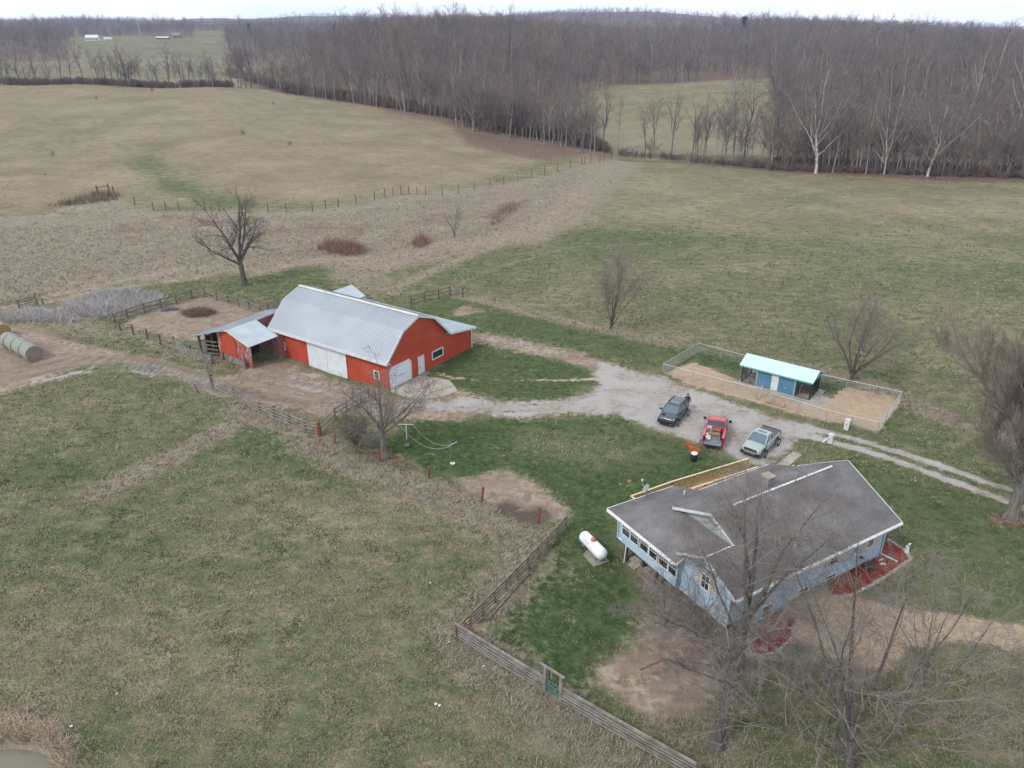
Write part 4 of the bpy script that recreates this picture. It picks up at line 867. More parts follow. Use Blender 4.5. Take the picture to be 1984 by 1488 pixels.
# wall panel helpers in a building's own frame: axis 'u' wall lies at v=const facing -v ; axis 'v' wall lies at u=const facing -u
def wbox(mb,axis,c,a0,a1,z0,z1,d0,d1):
    """box on a wall plane at c, running a0..a1, depth from c-d0 to c-d1 outward (negative axis side)"""
    if axis=='u': mb.box(a0,a1,c-d1,c-d0,z0,z1)
    else: mb.box(c-d1,c-d0,a0,a1,z0,z1)
    return mb
def window(parent,axis,c,a0,a1,z0,z1,fm='white',bars=(1,1),t=.06,pm='glass',name='window',out=.05,label=None):
    f=MB()
    for x0,x1,y0,y1 in ((a0-t,a0+t*.5,z0-t,z1+t),(a1-t*.5,a1+t,z0-t,z1+t),(a0+t*.5,a1-t*.5,z0-t,z0+t*.5),(a0+t*.5,a1-t*.5,z1-t*.5,z1+t)): wbox(f,axis,c,x0,x1,y0,y1,0,out)
    for i in range(1,bars[0]+1):
        z=z0+(z1-z0)*i/(bars[0]+1); wbox(f,axis,c,a0+t*.5,a1-t*.5,z-.02,z+.02,.0,out*.8)
    for i in range(1,bars[1]+1):
        x=a0+(a1-a0)*i/(bars[1]+1); wbox(f,axis,c,x-.012,x+.012,z0+t*.5,z1-t*.5,.0,out*.7)
    o=f.build(name,M[fm],parent,label=label); p=wbox(MB(),axis,c,a0+t*.4,a1-t*.4,z0+t*.4,z1-t*.4,0,out*.4).build('pane',M[pm],o); return o
# ================================================================ RED BARN
bn=thing('red_barn','big red steel barn with a grey gambrel roof and white doors','barn',(BF[0],BF[1],0),BF[2])
W_,Wt,LB,he,hk,uk,hr,hl,ov,orr=8.6,13.1,16.2,3.0,5.53,1.97,6.39,2.26,.573,.36
zl=lambda u: hk-.06 -(0) if False else 0
def prof(u):
    if u<uk: return he+(u+ov)*(hk-he)/(uk+ov)-.06
    if u<=W_/2: return hk+(u-uk)*(hr-hk)/(W_/2-uk)-.06
    if u<=W_-uk: return hr-(u-W_/2)*(hr-hk)/(W_/2-uk)-.06
    if u<=W_+.0: return hk-(u-W_+uk)*(hk-he)/(uk+ov)-.06
    return max(3.0-(u-W_)*(3.0-hl)/(Wt-W_)-.10,2.0)
wl=MB(); us=[0,uk,W_/2,W_-uk,W_-.01,W_+.01,Wt]
for v0,v1 in ((0,.12),(LB-.12,LB)):
    poly_=[(0,v0,-.6)]+[(Wt,v0,-.6)]+[(u,v0,prof(u)) for u in us[::-1]]
    wl.ext(poly_,(0,v1-v0,0))
wl.box(-.001,.12,.12,LB-.12,-.6,prof(0)-.05); wl.box(Wt-.12,Wt,.12,LB-.12,-.6,prof(Wt)-.02)
vribs(wl,(0.02,0),(Wt-.02,0),-.5,3,(0,-1),.30,.05,.022,lambda s:prof(s)-.02)
vribs(wl,(0,0.02),(0,LB-.02),-.5,prof(0)-.1,(-1,0),.30,.05,.022)
wl.build('wall',M['redbarn'],bn)
tr_=MB(); 
wbox(tr_,'u',-.022,Wt-.10,Wt+.03,-.3,hl-.1,0,.03); tr_.box(Wt,Wt+.03,-.022,.1,-.3,hl-.1)
wbox(tr_,'u',-.022,.10,Wt-.1,-.32,-.20,0,.02); wbox(tr_,'v',-.022,0,LB,-.42,-.34,0,.02)
# rake boards on both gable ends
for v0 in (-orr-.03,LB+orr-.02):
    pr=[(-ov,he),(uk,hk),(W_/2,hr),(W_-uk,hk),(W_+ov,he)]
    for (a,za),(b,zb) in zip(pr[:-1],pr[1:]): tr_.beam((a,v0+.025,za-.09),(b,v0+.025,zb-.09),.05,.22,up=(0,0,1))
    tr_.beam((W_+ov,v0+.025,he-.09),(Wt+.42,v0+.03,hl-.05),.05,.16)
tr_.beam((-ov-.03,-orr,he-.12),(-ov-.03,LB+orr,he-.12),.05,.30)
tr_.beam((Wt+.44,-orr,hl-.03),(Wt+.44,LB+orr,hl-.03),.05,.16)
tr_.build('trim',M['white'],bn)
sf=MB(); sf.box(-ov,0,-orr,LB+orr,he-.26,he-.22); sf.build('soffit',M['whitemetal'],bn)
rf=MB(); v0,v1=-orr,LB+orr
for (a,za,b,zb) in ((-ov,he,uk,hk),(uk,hk,W_/2,hr),(W_/2,hr,W_-uk,hk),(W_-uk,hk,W_+ov,he)):
    rf.slab([(a,v0,za),(a,v1,za),(b,v1,zb),(b,v0,zb)] if True else [],.06); ribs(rf,(a,v0,za),(a,v1,za),(b,v1,zb),(b,v0,zb),54,.035,.026)
rf.build('roof',M['roofsteel'],bn)
r2=MB(); r2.slab([(W_-.1,v0+.02,3.12),(W_-.1,v1-.02,3.12),(Wt+.42,v1-.02,hl+.03),(Wt+.42,v0+.02,hl+.03)],.05); ribs(r2,(W_-.1,v0+.02,3.12),(W_-.1,v1-.02,3.12),(Wt+.42,v1-.02,hl+.03),(Wt+.42,v0+.02,hl+.03),70); r2.build('lean_to_roof',M['roofpale'],bn)
cp=MB(); cp.beam((W_/2-.12,v0-.02,hr+.02),(W_/2-.12,v1+.02,hr+.02),.26,.04,up=(-.4,0,1)); cp.beam((W_/2+.12,v0-.02,hr+.02),(W_/2+.12,v1+.02,hr+.02),.26,.04,up=(.4,0,1)); cp.build('ridge_cap',mat('ridge_cap',(.62,.60,.52),.6,(.45,.46,.46),1.5,4),bn)
for a,b in ((5.66,8.44),(8.47,11.27)):
    d=MB(); wbox(d,'v',-.05,a,b,-.36,2.55,0,.05); vribs(d,(-.10,a+.03),(-.10,b-.03),-.33,2.52,(-1,0),.23,.03,.015); d.build('sliding_door',M['whitemetal'],bn)
MB().box(-.16,-.04,5.3,11.6,2.56,2.66).build('door_track',M['whitemetal'],bn)
sc_=MB(); wbox(sc_,'v',-.02,5.4,11.5,-.62,-.37,0,.16); sc_.build('door_sill',M['conc'],bn)
# garage door with clipped top corners
g=MB(); c_=.32; z0,z1,a0,a1=-.10,2.22,.14,3.02
g.ext([(a0,-.03,z0),(a1,-.03,z0),(a1,-.03,z1-c_),(a1-c_,-.03,z1),(a0+c_,-.03,z1),(a0,-.03,z1-c_)],(0,-.03,0))
for i in range(1,11): z=z0+(z1-z0)*i/11; ins_=max(0,z-(z1-c_)); g.box(a0+.02+ins_,a1-.02-ins_,-.075,-.06,z-.012,z+.012)
go=g.build('garage_door',M['whitemetal'],bn)
fr_=MB(); 
for p,q in (((a0-.06,z0),(a0-.06,z1-c_)),((a0-.06,z1-c_),(a0+c_-.03,z1+.06)),((a0+c_-.03,z1+.06),(a1-c_+.03,z1+.06)),((a1-c_+.03,z1+.06),(a1+.06,z1-c_)),((a1+.06,z1-c_),(a1+.06,z0))): fr_.beam((p[0],-.055,p[1]),(q[0],-.055,q[1]),.06,.12,up=(0,-1,0) if False else (1,0,0))
fr_.build('door_frame',M['white'],go)
d=MB(); wbox(d,'u',-.03,4.27,5.0,-.1,1.82,0,.04); dd=d.build('entry_door',M['white'],bn)
f=MB(); wbox(f,'u',-.02,4.17,4.26,-.1,1.92,0,.06); wbox(f,'u',-.02,5.01,5.10,-.1,1.92,0,.06); wbox(f,'u',-.02,4.26,5.01,1.83,1.92,0,.06); f.build('door_frame',M['white'],dd)
MB().box(4.34,4.40,-.12,-.07,.80,.86).build('handle',M['black'],dd)
MB().tube([(4.08,-.02,-.1),(4.08,-.12,.05),(4.0,-.14,.35)],.03,6).build('hydrant_pipe',M['whitemetal'],bn)
window(bn,'u',-.02,6.42,8.08,.88,1.66,bars=(0,0),t=.08)
for vc in (15.15,1.62): window(bn,'v',-.02,vc-.30,vc+.30,.72,1.52,bars=(1,1),t=.07)
# concrete apron in front of the garage door
ap=MB(); pts=[(-.3,-.3),(4.3,-.25),(4.4,-1.3),(4.9,-3.4),(3.4,-5.7),(1.8,-5.3),(.4,-4.2),(-.6,-2.6)]
P3=[]
for u,v in pts: x,y,_=loc(BF,u,v); P3.append((u,v,.03))
apo=MB().slab(P3,.30).build('concrete_apron',M['conc']); apo.location=(BF[0],BF[1],0); apo.rotation_euler=(0,0,BF[2]); tag(apo,'cracked concrete apron before the white garage door of the barn',kind='structure')
ck=MB()
for cr_ in ([(1.2,-.4),(1.5,-1.6),(1.1,-2.6),(1.6,-3.6),(1.4,-5.1)],[(1.3,-2.2),(2.4,-2.6),(3.2,-2.2),(4.5,-2.5)],[(.2,-1.8),(1.3,-2.2)],[(1.5,-3.8),(2.6,-4.1),(4.0,-4.6)]):
    for a_,b_ in zip(cr_[:-1],cr_[1:]): ck.beam((a_[0],a_[1],.034),(b_[0],b_[1],.034),.045,.006)
co=ck.build('apron_cracks',M['dark']); co.location=(BF[0],BF[1],0); co.rotation_euler=(0,0,BF[2]); tag(co,'dark cracks running across the concrete apron before the barn',kind='structure')
st_=MB().box(4.1,5.2,-.75,-.1,-.2,.06).build('door_step',M['concdark'],bn)
# ---------------------------------------------------------------- weathered side shed
sh=thing('weathered_shed','weathered open shed with peeling red boards joined to the left end of the barn','shed',(BF[0],BF[1],0),BF[2])
R0,RP,zE_,zP=14.84,18.25,2.5,3.6
rr_=MB(); q=[(-4.4,R0,zE_),(-4.4,RP,zP),(-.75,RP,zP),(-.80,R0,zE_)]; rr_.slab(q[::-1] if False else q,.05); ribs(rr_,(-4.4,R0,zE_),(-.8,R0,zE_),(-.75,RP,zP),(-4.4,RP,zP),16,.05,.035); rr_.build('roof',M['roofpale'],sh)
r3=MB(); a=(-4.45,RP+.01,zP+.02);b=(4.3,RP+.01,zP+.02);c=(4.3,22.95,2.25);d_=(-5.6,22.8,2.25); r3.slab([a,b,c,d_],.05); ribs(r3,a,b,c,d_,24,.05,.03); r3.build('roof',M['rooftin'],sh)
MB().slab([(-2,22.9,2.24),(4.3,22.95,2.24),(4.3,24.1,1.95),(0,24.1,1.95)],.04).build('roof',M['rust'],sh)
w=MB(); zt=lambda v: zE_+(v-R0)*(zP-zE_)/(RP-R0) if v<RP else zP-(v-RP)*(zP-2.25)/(22.9-RP)
w.ext([(-4.2,15.1,-.3),(-4.2,20.4,-.3),(-4.2,20.4,zt(20.4)-.06),(-4.2,RP,zP-.06),(-4.2,15.1,zt(15.1)-.06)],(.1,0,0)); vribs(w,(-4.2,15.15),(-4.2,20.35),-.25,3,(-1,0),.22,.02,.012,lambda s:zt(15.15+s)-.1); w.build('wall',M['peel'],sh)
w=MB(); w.ext([(-4.23,17.35,.55),(-4.23,19.75,.75),(-4.23,19.75,zt(19.75)-.15),(-4.23,RP,zP-.12),(-4.23,17.35,zt(17.35)-.12)],(-.04,0,0)); w.build('red_panel',M['redbarn'],sh)
w=MB(); w.box(-.75,4.25,RP-.05,RP+.05,-.3,zP-.08); w.build('wall',M['pinkwall'],sh)
w=MB(); w.box(-.72,.02,15.0,15.15,-.4,zE_+.3); w.box(-.75,-.65,15.15,16.2,-.4,zE_+.2); w.build('wall',M['pinkwall'],sh)
MB().box(-.78,.04,14.95,15.0,-.4,.35).build('plinth',M['concdark'],sh)
w=MB(); w.box(-4.1,-.8,RP-.1,RP,-.3,zP-.1); w.box(-4.1,.0,22.6,22.7,-.3,1.9); w.build('inner_wall',M['dark'],sh)  # near-black walls: the shed's interior shade is put into their colour
MB().box(1.95,2.1,RP-.12,RP-.05,1.2,zP-.05).build('corner_post',M['white'],sh)
for p,q_ in (((-4.5,R0-.02,zE_-.04),(-4.5,RP,zP-.04)),((-4.5,RP,zP-.04),(-4.5,20.3,zt(20.3)-.04)),((-.9,RP-.02,zP-.02),(4.3,RP-.02,zP+.03))):
    MB().beam(p,q_,.05,.16).build('rake_board',M['white'],sh)
for (u,v) in ((-4.25,21.3),(-4.9,22.6),(-4.2,22.4),(-1.5,22.6),(1.5,22.6),(-2.6,20.4)): MB().box(u-.09,u+.09,v-.09,v+.09,-.3,zt(v)-.07).build('post',M['post'],sh)
for z in (.35,.8,1.25,1.7): MB().beam((-4.3,20.45,z),(-4.9,22.6,z-.05),.05,.14).build('rail',M['wood'],sh)
bd=MB(); 
for k in range(5): bd.beam((-4.42,19.3,.0+k*.17),(-4.50,15.9,-.05+k*.17),.04,.13)
bd.build('lower_boards',M['woodgrey'],sh)
for v,h in ((15.75,1.15),(19.4,.85)): MB().box(-4.62,-4.46,v-.08,v+.08,-.4,h).build('post',M['post'],sh)
# ---------------------------------------------------------------- small shed behind
rs=thing('small_shed','small pale metal roofed shed just visible behind the far side of the barn','shed',(BF[0],BF[1],0),BF[2])
MB().box(9.6,13.7,16.9,20.7,-.3,2.45).build('wall',M['redbarn'],rs)
r=MB(); 
for v,z in ((16.6,2.5),(21.0,2.5)): r.slab([(9.3,v,z),(13.95,v,z),(13.95,18.8,3.5),(9.3,18.8,3.5)],.05); ribs(r,(9.3,v,z),(13.95,v,z),(13.95,18.8,3.5),(9.3,18.8,3.5),18,.05,.035)
r.build('roof',M['roofpale'],rs); MB().ext([(13.7,16.9,2.4),(13.7,20.7,2.4),(13.7,18.8,3.4)],(-.1,0,0)).build('gable',M['redbarn'],rs)
for v in (16.6,): MB().beam((13.97,v,2.45),(13.97,18.8,3.46),.05,.14).build('rake_board',M['white'],rs)

# ================================================================ BLUE HOUSE
hs=thing('blue_house','pale blue house with a grey shingle roof and a raised sunroom','house',(HF[0],HF[1],0),HF[2])
hL,HW,zE,zR,ho,hor,hd=14.06,7.85,2.92,5.18,.678,.337,2.244; rv=3.925
sf_=(zR-zE)/(rv+ho)                      # front slope
zfront=lambda v: zE+sf_*(v+ho)
zrear=lambda v: zR-.43*(v-rv)
zL=lambda u: 2.6+.38*(u+.73)
# walls
w=MB()
w.box(2.3,hL,0,.12,-1.6,zfront(0)-.18)                     # front, full height
w.box(0,2.3,0,.12,.38,zfront(0)-.18)                       # upper floor over the recess
w.ext([(0,.12,.38),(0,4.4,.38),(0,4.4,zfront(1.875)-.49*(4.4-1.875)-.15),(0,1.875,zfront(1.875)-.12),(0,.12,zfront(.12)-.12)],(.12,0,0))
gw=MB(); gw.ext([(hd,.1,2.2),(hd,HW,2.2),(hd,HW,zrear(HW)-.12),(hd,rv,zR-.12),(hd,.1,zfront(.1)-.12)],(.12,0,0)); gw.build('gable_wall',mat('grey_siding',(.40,.43,.45),.7,(.33,.36,.38),1,4),hs)
w.ext([(hL,0,-.6),(hL,HW,-.6),(hL,HW,zrear(HW)-.8),(hL,rv,zR-.14),(hL,0,zfront(0)-.16)],(-.12,0,0))
w.box(2.3,hL,HW-.12,HW,-1,2.9)
w.box(-.35,-.23,3.9,9.75,.62,1.16); w.box(-.35,-.23,3.9,9.75,2.30,2.5); w.box(-.35,5,9.63,9.75,.62,2.5); w.box(-.35,.0,3.9,4.02,.62,2.75)
for v0_,v1_ in ((3.9,4.05),(9.4,9.75)): w.box(-.34,-.24,v0_,v1_,1.16,2.30)
for k in range(-6,13):                                      # lap siding courses
    z=-1.45+k*.22
w.box(2.3,2.42,.12,6,-1.6,.38)
lap=MB()
z=-1.5
while z<2.7:
    if z<.38: lap.box(2.28,hL+.012,-.016,0,z,z+.02)
    else: lap.box(-.012,hL+.012,-.016,0,z,z+.02)
    if z>.4: lap.box(-.016,0,-.01,3.9,z,z+.02)
    z+=.17
w.v+= []; n0=len(w.v); w.f+=[tuple(i+n0 for i in f) for f in lap.f]; w.v+=lap.v
w.build('wall',M['siding'],hs)
MB().box(0,2.3,.1,4.3,.26,.38).build('soffit',M['whitemetal'],hs)
MB().box(-.35,5,4.0,9.7,.52,.62).build('sunroom_floor',M['siding'],hs)
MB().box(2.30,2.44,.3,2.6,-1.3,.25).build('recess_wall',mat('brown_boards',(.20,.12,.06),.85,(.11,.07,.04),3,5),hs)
# roof planes
rf=MB(); T=.12; e=ho
rf.slab([(-hor,-e,zE),(hL+hor,-e,zE),(hL+hor,rv,zR),(1.9,rv,zR),(1.9,1.875,zfront(1.875)),(-hor,1.875,zfront(1.875))],T)
rf.slab([(hL+hor,rv+.001,zR),(hL+hor,7.45,2.97),(12.2,7.45,2.97),(12.2,rv+.001,zR)],T)
rf.slab([(12.199,rv+.001,zR),(12.199,8.4,zrear(8.4)),(5.2,8.4,zrear(8.4)),(1.9,8.4,zrear(8.4)),(1.9,rv+.001,zR)],T)
# extension back slope
ze=lambda v: zfront(1.875)-.49*(v-1.875)
rf.slab([(-hor,1.876,zfront(1.875)),(1.95,1.876,zfront(1.875)),(1.95,4.15,ze(4.15)),(-hor,4.15,ze(4.15))],T)
# sunroom hip roof
kx=3.0; 
rf.slab([(-.73,3.75,2.6),(0.0,3.75,zL(0)),(2.24,2.5,zL(2.24)),(2.24,10.57-2.97,zL(2.24)),(-.73,10.57,2.6)],T)
vt=7.6; rf.slab([(-.73,10.571,2.6),(2.24,vt,zL(2.24)),(2.24,7.0,zL(2.24)+.14),(5.3,7.0,zrear(7.0)+.02),(5.3,8.6,3.24),(4.9,10.4,2.64)],T)
rf.build('roof',M['shingle'],hs)
fa=MB()
def fas(p,q,h=.17,t=.05): fa.beam((p[0],p[1],p[2]-h/2+.01),(q[0],q[1],q[2]-h/2+.01),t,h)
fas((-hor,-e-.03,zE),(hL+hor+.03,-e-.03,zE)); fas((hL+hor+.03,-e,zE),(hL+hor+.03,rv,zR)); fas((hL+hor+.03,rv,zR),(hL+hor+.03,7.45,2.97)); fas((hL+hor,7.48,2.97),(12.2,7.48,2.97))
fas((12.2,8.43,zrear(8.4)),(5.2,8.43,zrear(8.4))); fas((-hor-.03,-e,zE),(-hor-.03,1.875,zfront(1.875))); fas((-hor-.03,1.875,zfront(1.875)),(-hor-.03,4.15,ze(4.15))); fas((1.88,1.9,zfront(1.9)),(1.88,rv,zR)); fas((1.88,rv,zR),(1.88,7.2,zrear(7.2)))
fas((-.76,3.75,2.6),(-.76,10.6,2.6)); fas((-.73,10.6,2.6),(4.9,10.43,2.64)); fas((-.73,3.72,2.6),(0,3.72,zL(0)))
fa.build('fascia',M['white'],hs)
# ridge vent strips, bright against the shingles
rvn=MB(); rvn.beam((3.77,rv,zR+.03),(12.8,rv,zR+.03),.13,.05); rvn.beam((-.3,1.875,zfront(1.875)+.03),(1.9,1.875,zfront(1.875)+.03),.10,.04); rvn.build('ridge_vent',M['white'],hs)
# gutters and downspouts
gt=MB(); gt.beam((-hor,-e-.10,zE-.08),(hL+hor,-e-.10,zE-.08),.09,.10); gt.beam((-.83,3.9,2.5),(-.83,10.5,2.5),.09,.09)
gt.tube([(-.72,9.75,2.4),(-.45,9.72,2.1),(-.43,9.7,.7),(-.2,9.0,.55),(-.3,8.9,.3),(-.38,8.9,-.92),(-.55,8.9,-1.0)],.045,6)
gt.tube([(hL-.1,-.6,2.8),(hL-.1,-.08,2.4),(hL-.1,-.06,.35),(hL-.1,-.06,.2),(hL+.25,-1.1,.08)],.05,6)
gt.tube([(.1,-.6,2.8),(-.05,-.08,2.4),(-.05,-.06,.4),(-.05,-.4,-.4),(-.1,-.6,-1.2)],.05,6); gt.build('gutter',M['white'],hs)
# windows
def shut(a0,a1,z0,z1,axis='u',c=0): 
    for x0,x1 in ((a0-.42,a0-.08),(a1+.08,a1+.42)):
        s=wbox(MB(),axis,c,x0,x1,z0-.06,z1+.06,0,.04)
        for k in range(9): z=z0+(z1-z0)*(k+.5)/9; wbox(s,axis,c,x0+.05,x1-.05,z-.02,z+.02,.04,.05)
        s.build('shutter',M['cream'],hs)
for a0,a1 in ((12.25,12.93),(8.67,9.45),(2.5,3.2)): window(hs,'u',-.005,a0,a1,1.24,1.98,bars=(1,0)); shut(a0,a1,1.24,1.98)
for a0,a1,z0,z1 in ((8.68,9.5,-.12,.42),(6.1,6.98,-.2,.40),(2.97,3.9,-.42,.46)): window(hs,'u',-.005,a0,a1,z0,z1,bars=(1,0),t=.07)
window(hs,'v',-.005,1.62,2.26,1.72,2.72,bars=(1,1)); shut(1.62,2.26,1.72,2.72,'v')
for a1,a0 in ((9.33,8.56),(8.48,7.68),(7.48,6.68),(6.58,5.82),(5.64,4.82),(4.74,4.02)): window(hs,'v',-.33,a0,a1,1.22,2.26,bars=(1,0),t=.05); 
# muntins in the upper half of the sunroom sashes
mu=MB()
for a1,a0 in ((9.33,8.56),(8.48,7.68),(7.48,6.68),(6.58,5.82),(5.64,4.82),(4.74,4.02)):
    for k in (1,2,3): x=a0+(a1-a0)*k/4; mu.box(-.37,-.355,x-.012,x+.012,1.76,2.22)
    mu.box(-.37,-.355,a0+.04,a1-.04,1.98,2.005)
mu.build('muntins',M['white'],hs)
for (u,v) in ((-.1,9.1),(.4,7.9),(-.1,6.0),(-.1,4.4),(3.5,9.3)): MB().box(u-.10,u+.10,v-.10,v+.10,-1.5,.55).build('post',M['post'],hs)
w=MB(); w.box(2.1,2.2,3.6,7.8,-1.6,.5); w.build('lower_wall',mat('grey_block',(.22,.20,.19),.9,(.15,.135,.13),2,4),hs)  # mottled dark grey block wall under the sunroom
lt=MB(); 
for k in range(22): v=3.7+k*.17; lt.box(-.25,-.22,v,v+.07,-.98,-.25)
lt.beam((-.235,3.6,-.25),(-.235,7.5,-.25),.06,.06); lt.beam((-.235,3.6,-.95),(-.235,7.5,-.95),.06,.06); lt.build('railing',M['woodgrey'],hs)
# lattice under the corner
l2=MB()
for k in range(14): v=.3+k*.24; l2.beam((.25,v,-1.15),(.25,v+.5,.30),.025,.03); l2.beam((.28,v+.5,-1.15),(.28,v,.30),.025,.03)
l2.build('lattice',M['woodgrey'],hs)
ch=MB().box(7.35,7.95,4.5,5.1,4.3,5.62).build('chimney',mat('grey_brick',(.33,.27,.25),.9,(.2,.17,.16),6,4),hs)
MB().box(7.30,8.0,4.45,5.15,5.60,5.66).build('chimney_cap',M['conc'],ch)
pv=MB(); pv.tube([(3.9,8.3,3.2),(3.9,8.3,3.75)],.05,8); pv.tube([(5.63,.49,3.4),(5.63,.49,3.85)],.05,8); pv.build('vent_pipe',M['white'],hs)
MB().lathe([(.0,.0),(.14,.02),(.17,.05),(.14,.08),(0,.06)],(11.75,-.12,.72),12).build('hose_reel',M['black'],hs)
# wall ornament of bent metal
mo=MB(); rgq=random.Random(4)
for k in range(9):
    a=k*.7; pts_=[(10.9+.3*t*math.cos(a)*1.6,-.03,1.35+.3*t*math.sin(a+t*1.6)) for t in (0,.4,.7,1,1.25)]; mo.tube(pts_,.012,4)
mo.build('wall_ornament',mat('verdigris_wire',(.12,.22,.22),.6),hs)
# ---------------------------------------------------------------- deck and ramp
dk=thing('wooden_deck','new yellow pine deck with a long railed ramp behind the blue house','deck',(HF[0],HF[1],0),HF[2])
fl=MB(); 
for k in range(26): v=8.5+k*.155; fl.box(2.9,6.8,v,v+.14,.20,.24)
fl.build('floor',M['deck'],dk)
rp=MB(); n=40
for k in range(n):
    t0=k/n;t1=(k+.92)/n; u0=6.8+t0*7.6;u1=6.8+t1*7.6; za=.24-.20*t0; zb=.24-.20*t1; rp.slab([(u0,11.1,za),(u1,11.1,zb),(u1,12.5,zb),(u0,12.5,za)],.04)
rp.build('ramp',M['deck'],dk)
def rail(pts,step=.14,hh=1.0):
    b=MB();c=MB()
    for p,q in zip(pts[:-1],pts[1:]):
        P,Q=Vector(p),Vector(q); L=(Q-P).length; m=max(1,int(L/step))
        for k in range(m+1):
            r=P.lerp(Q,k/m); b.box(r.x-.02,r.x+.02,r.y-.02,r.y+.02,r.z+.05,r.z+hh-.06)
        c.beam(P+Vector((0,0,hh)),Q+Vector((0,0,hh)),.13,.04); b.beam(P+Vector((0,0,.10)),Q+Vector((0,0,.10)),.04,.08)
        m2=max(1,int(L/1.8))
        for k in range(m2+1):
            r=P.lerp(Q,k/m2); b.box(r.x-.045,r.x+.045,r.y-.045,r.y+.045,r.z-.45,r.z+hh-.02)
    o=b.build('railing',M['deck'],dk); c.build('rail_cap',M['decktop'],o)
rail([(2.95,8.6,.24),(2.95,12.55,.24),(6.8,12.55,.24),(14.5,12.3,.05)]); rail([(6.9,9.2,.24),(6.9,11.1,.24),(14.2,11.05,.05)]); rail([(7.5,11.05,.22),(7.5,9.0,.22)])
wk=MB()
for k in range(5):
    a=k/5;b=(k+.97)/5; p0=np.array([16.6,11.5])*(1-a)+np.array([19.9,12.45])*a; p1=np.array([16.6,11.5])*(1-b)+np.array([19.9,12.45])*b
    w0=np.array([.25,-.75]); wk.slab([(p0[0],p0[1],.04),(p0[0]+w0[0],p0[1]+w0[1],.04),(p1[0]+w0[0],p1[1]+w0[1],.04),(p1[0],p1[1],.04)],.12)
wo=wk.build('concrete_walk',M['conc']); wo.location=(HF[0],HF[1],0); wo.rotation_euler=(0,0,HF[2]); tag(wo,'worn concrete walk from the parking gravel to the back of the house',kind='structure')
# satellite dish
x,y,_=loc(HF,2.45,10.4); ds=thing('satellite_dish','grey satellite dish on the edge of the shingle roof above the deck','dish',(x,y,2.62),HF[2]+.5)
MB().tube([(0,0,0),(0,0,.45)],.03,8).build('mast',M['galv'],ds)
dd_=MB(); dd_.lathe([(0,-.02),(.16,0),(.28,.05),(.36,.11),(.35,.12),(.27,.07),(.0,.02)],(0,0,0),20); o=dd_.build('dish',mat('dish_grey',(.30,.31,.33),.5),ds,True); o.location=(0,0,.55); o.rotation_euler=(math.radians(-55),0,math.radians(30)); 
MB().tube([(0,0,.45),(.25,.40,.62),(.36,.5,.92)],.015,5).build('arm',M['galv'],ds); MB().box(.30,.42,.46,.56,.88,.98).build('receiver',M['whitemetal'],ds)
# house yard things
x,y,_=loc(HF,0.45,7.6)
for k,(px,py,w0,l0) in enumerate([(1230,1085,.55,.75),(1228,1096,.55,.7),(1243,1092,.5,.5),(1252,1105,.5,.5)]):
    gx_,gy_,gzz=gp(px,py); o=MB().box(-w0/2,w0/2,-l0/2,l0/2,-.04,.04).build('paving_slab',M['stone']); o.location=(gx_,gy_,gzz+.02); o.rotation_euler=(0,0,.55+k*.06); tag(o,['pale paving slab nearest the white downpipe under the sunroom','pale paving slab just below the first one under the sunroom','square paving slab beside the sunroom post','last small paving slab beside the lower railing'][k],'slab','paving slabs under the sunroom')
# mulch bed edging stones
def stones(name,label,pts,n,s,grp=None):
    q=gpm(pts); L=np.r_[0,np.cumsum(np.hypot(*np.diff(q,axis=0).T))]; b=MB(); rg=random.Random(n)
    for k in range(n):
        d=L[-1]*(k+.5)/n; x=np.interp(d,L,q[:,0]);y=np.interp(d,L,q[:,1]);z=float(gz(x,y)); a=rg.uniform(0,3)
        c,s_=math.cos(a),math.sin(a); rx,ry,rz=s*rg.uniform(.7,1.2),s*rg.uniform(.6,1),s*.45
        P=[(x+rx*math.cos(t)*c*f-ry*math.sin(t)*s_*f,y+rx*math.cos(t)*s_*f+ry*math.sin(t)*c*f,z+h) for f,h in ((1,-.05),(1.05,rz*.5),(.7,rz)) for t in (j*1.047 for j in range(6))]
        b.add(P,[(i*6+j,i*6+(j+1)%6,(i+1)*6+(j+1)%6,(i+1)*6+j) for i in range(2) for j in range(6)]+[tuple(12+j for j in range(6))])
    return tag(b.build(name,M['stone']),label,'edging')
stones('stone_edging','pinkish stone edging curving round the long red mulch bed',[(1720,1045),(1757,1069),(1765,1083),(1730,1108),(1690,1133),(1655,1152),(1625,1156)],34,.16)
stones('stone_edging','stone edging round the lower mulch bed near the leaning tree',[(1545,1200),(1532,1240),(1502,1264),(1470,1271),(1442,1262)],20,.15)
x,y,_=loc(HF,2.05,-.45); o=MB().box(-1.1,.6,-.5,.9,-.25,.04).build('stone_patio',M['concdark']); o.location=(x,y,float(gz(x,y))+.02); o.rotation_euler=(0,0,HF[2]); tag(o,'rough stone patio under the overhanging corner of the house',kind='structure')
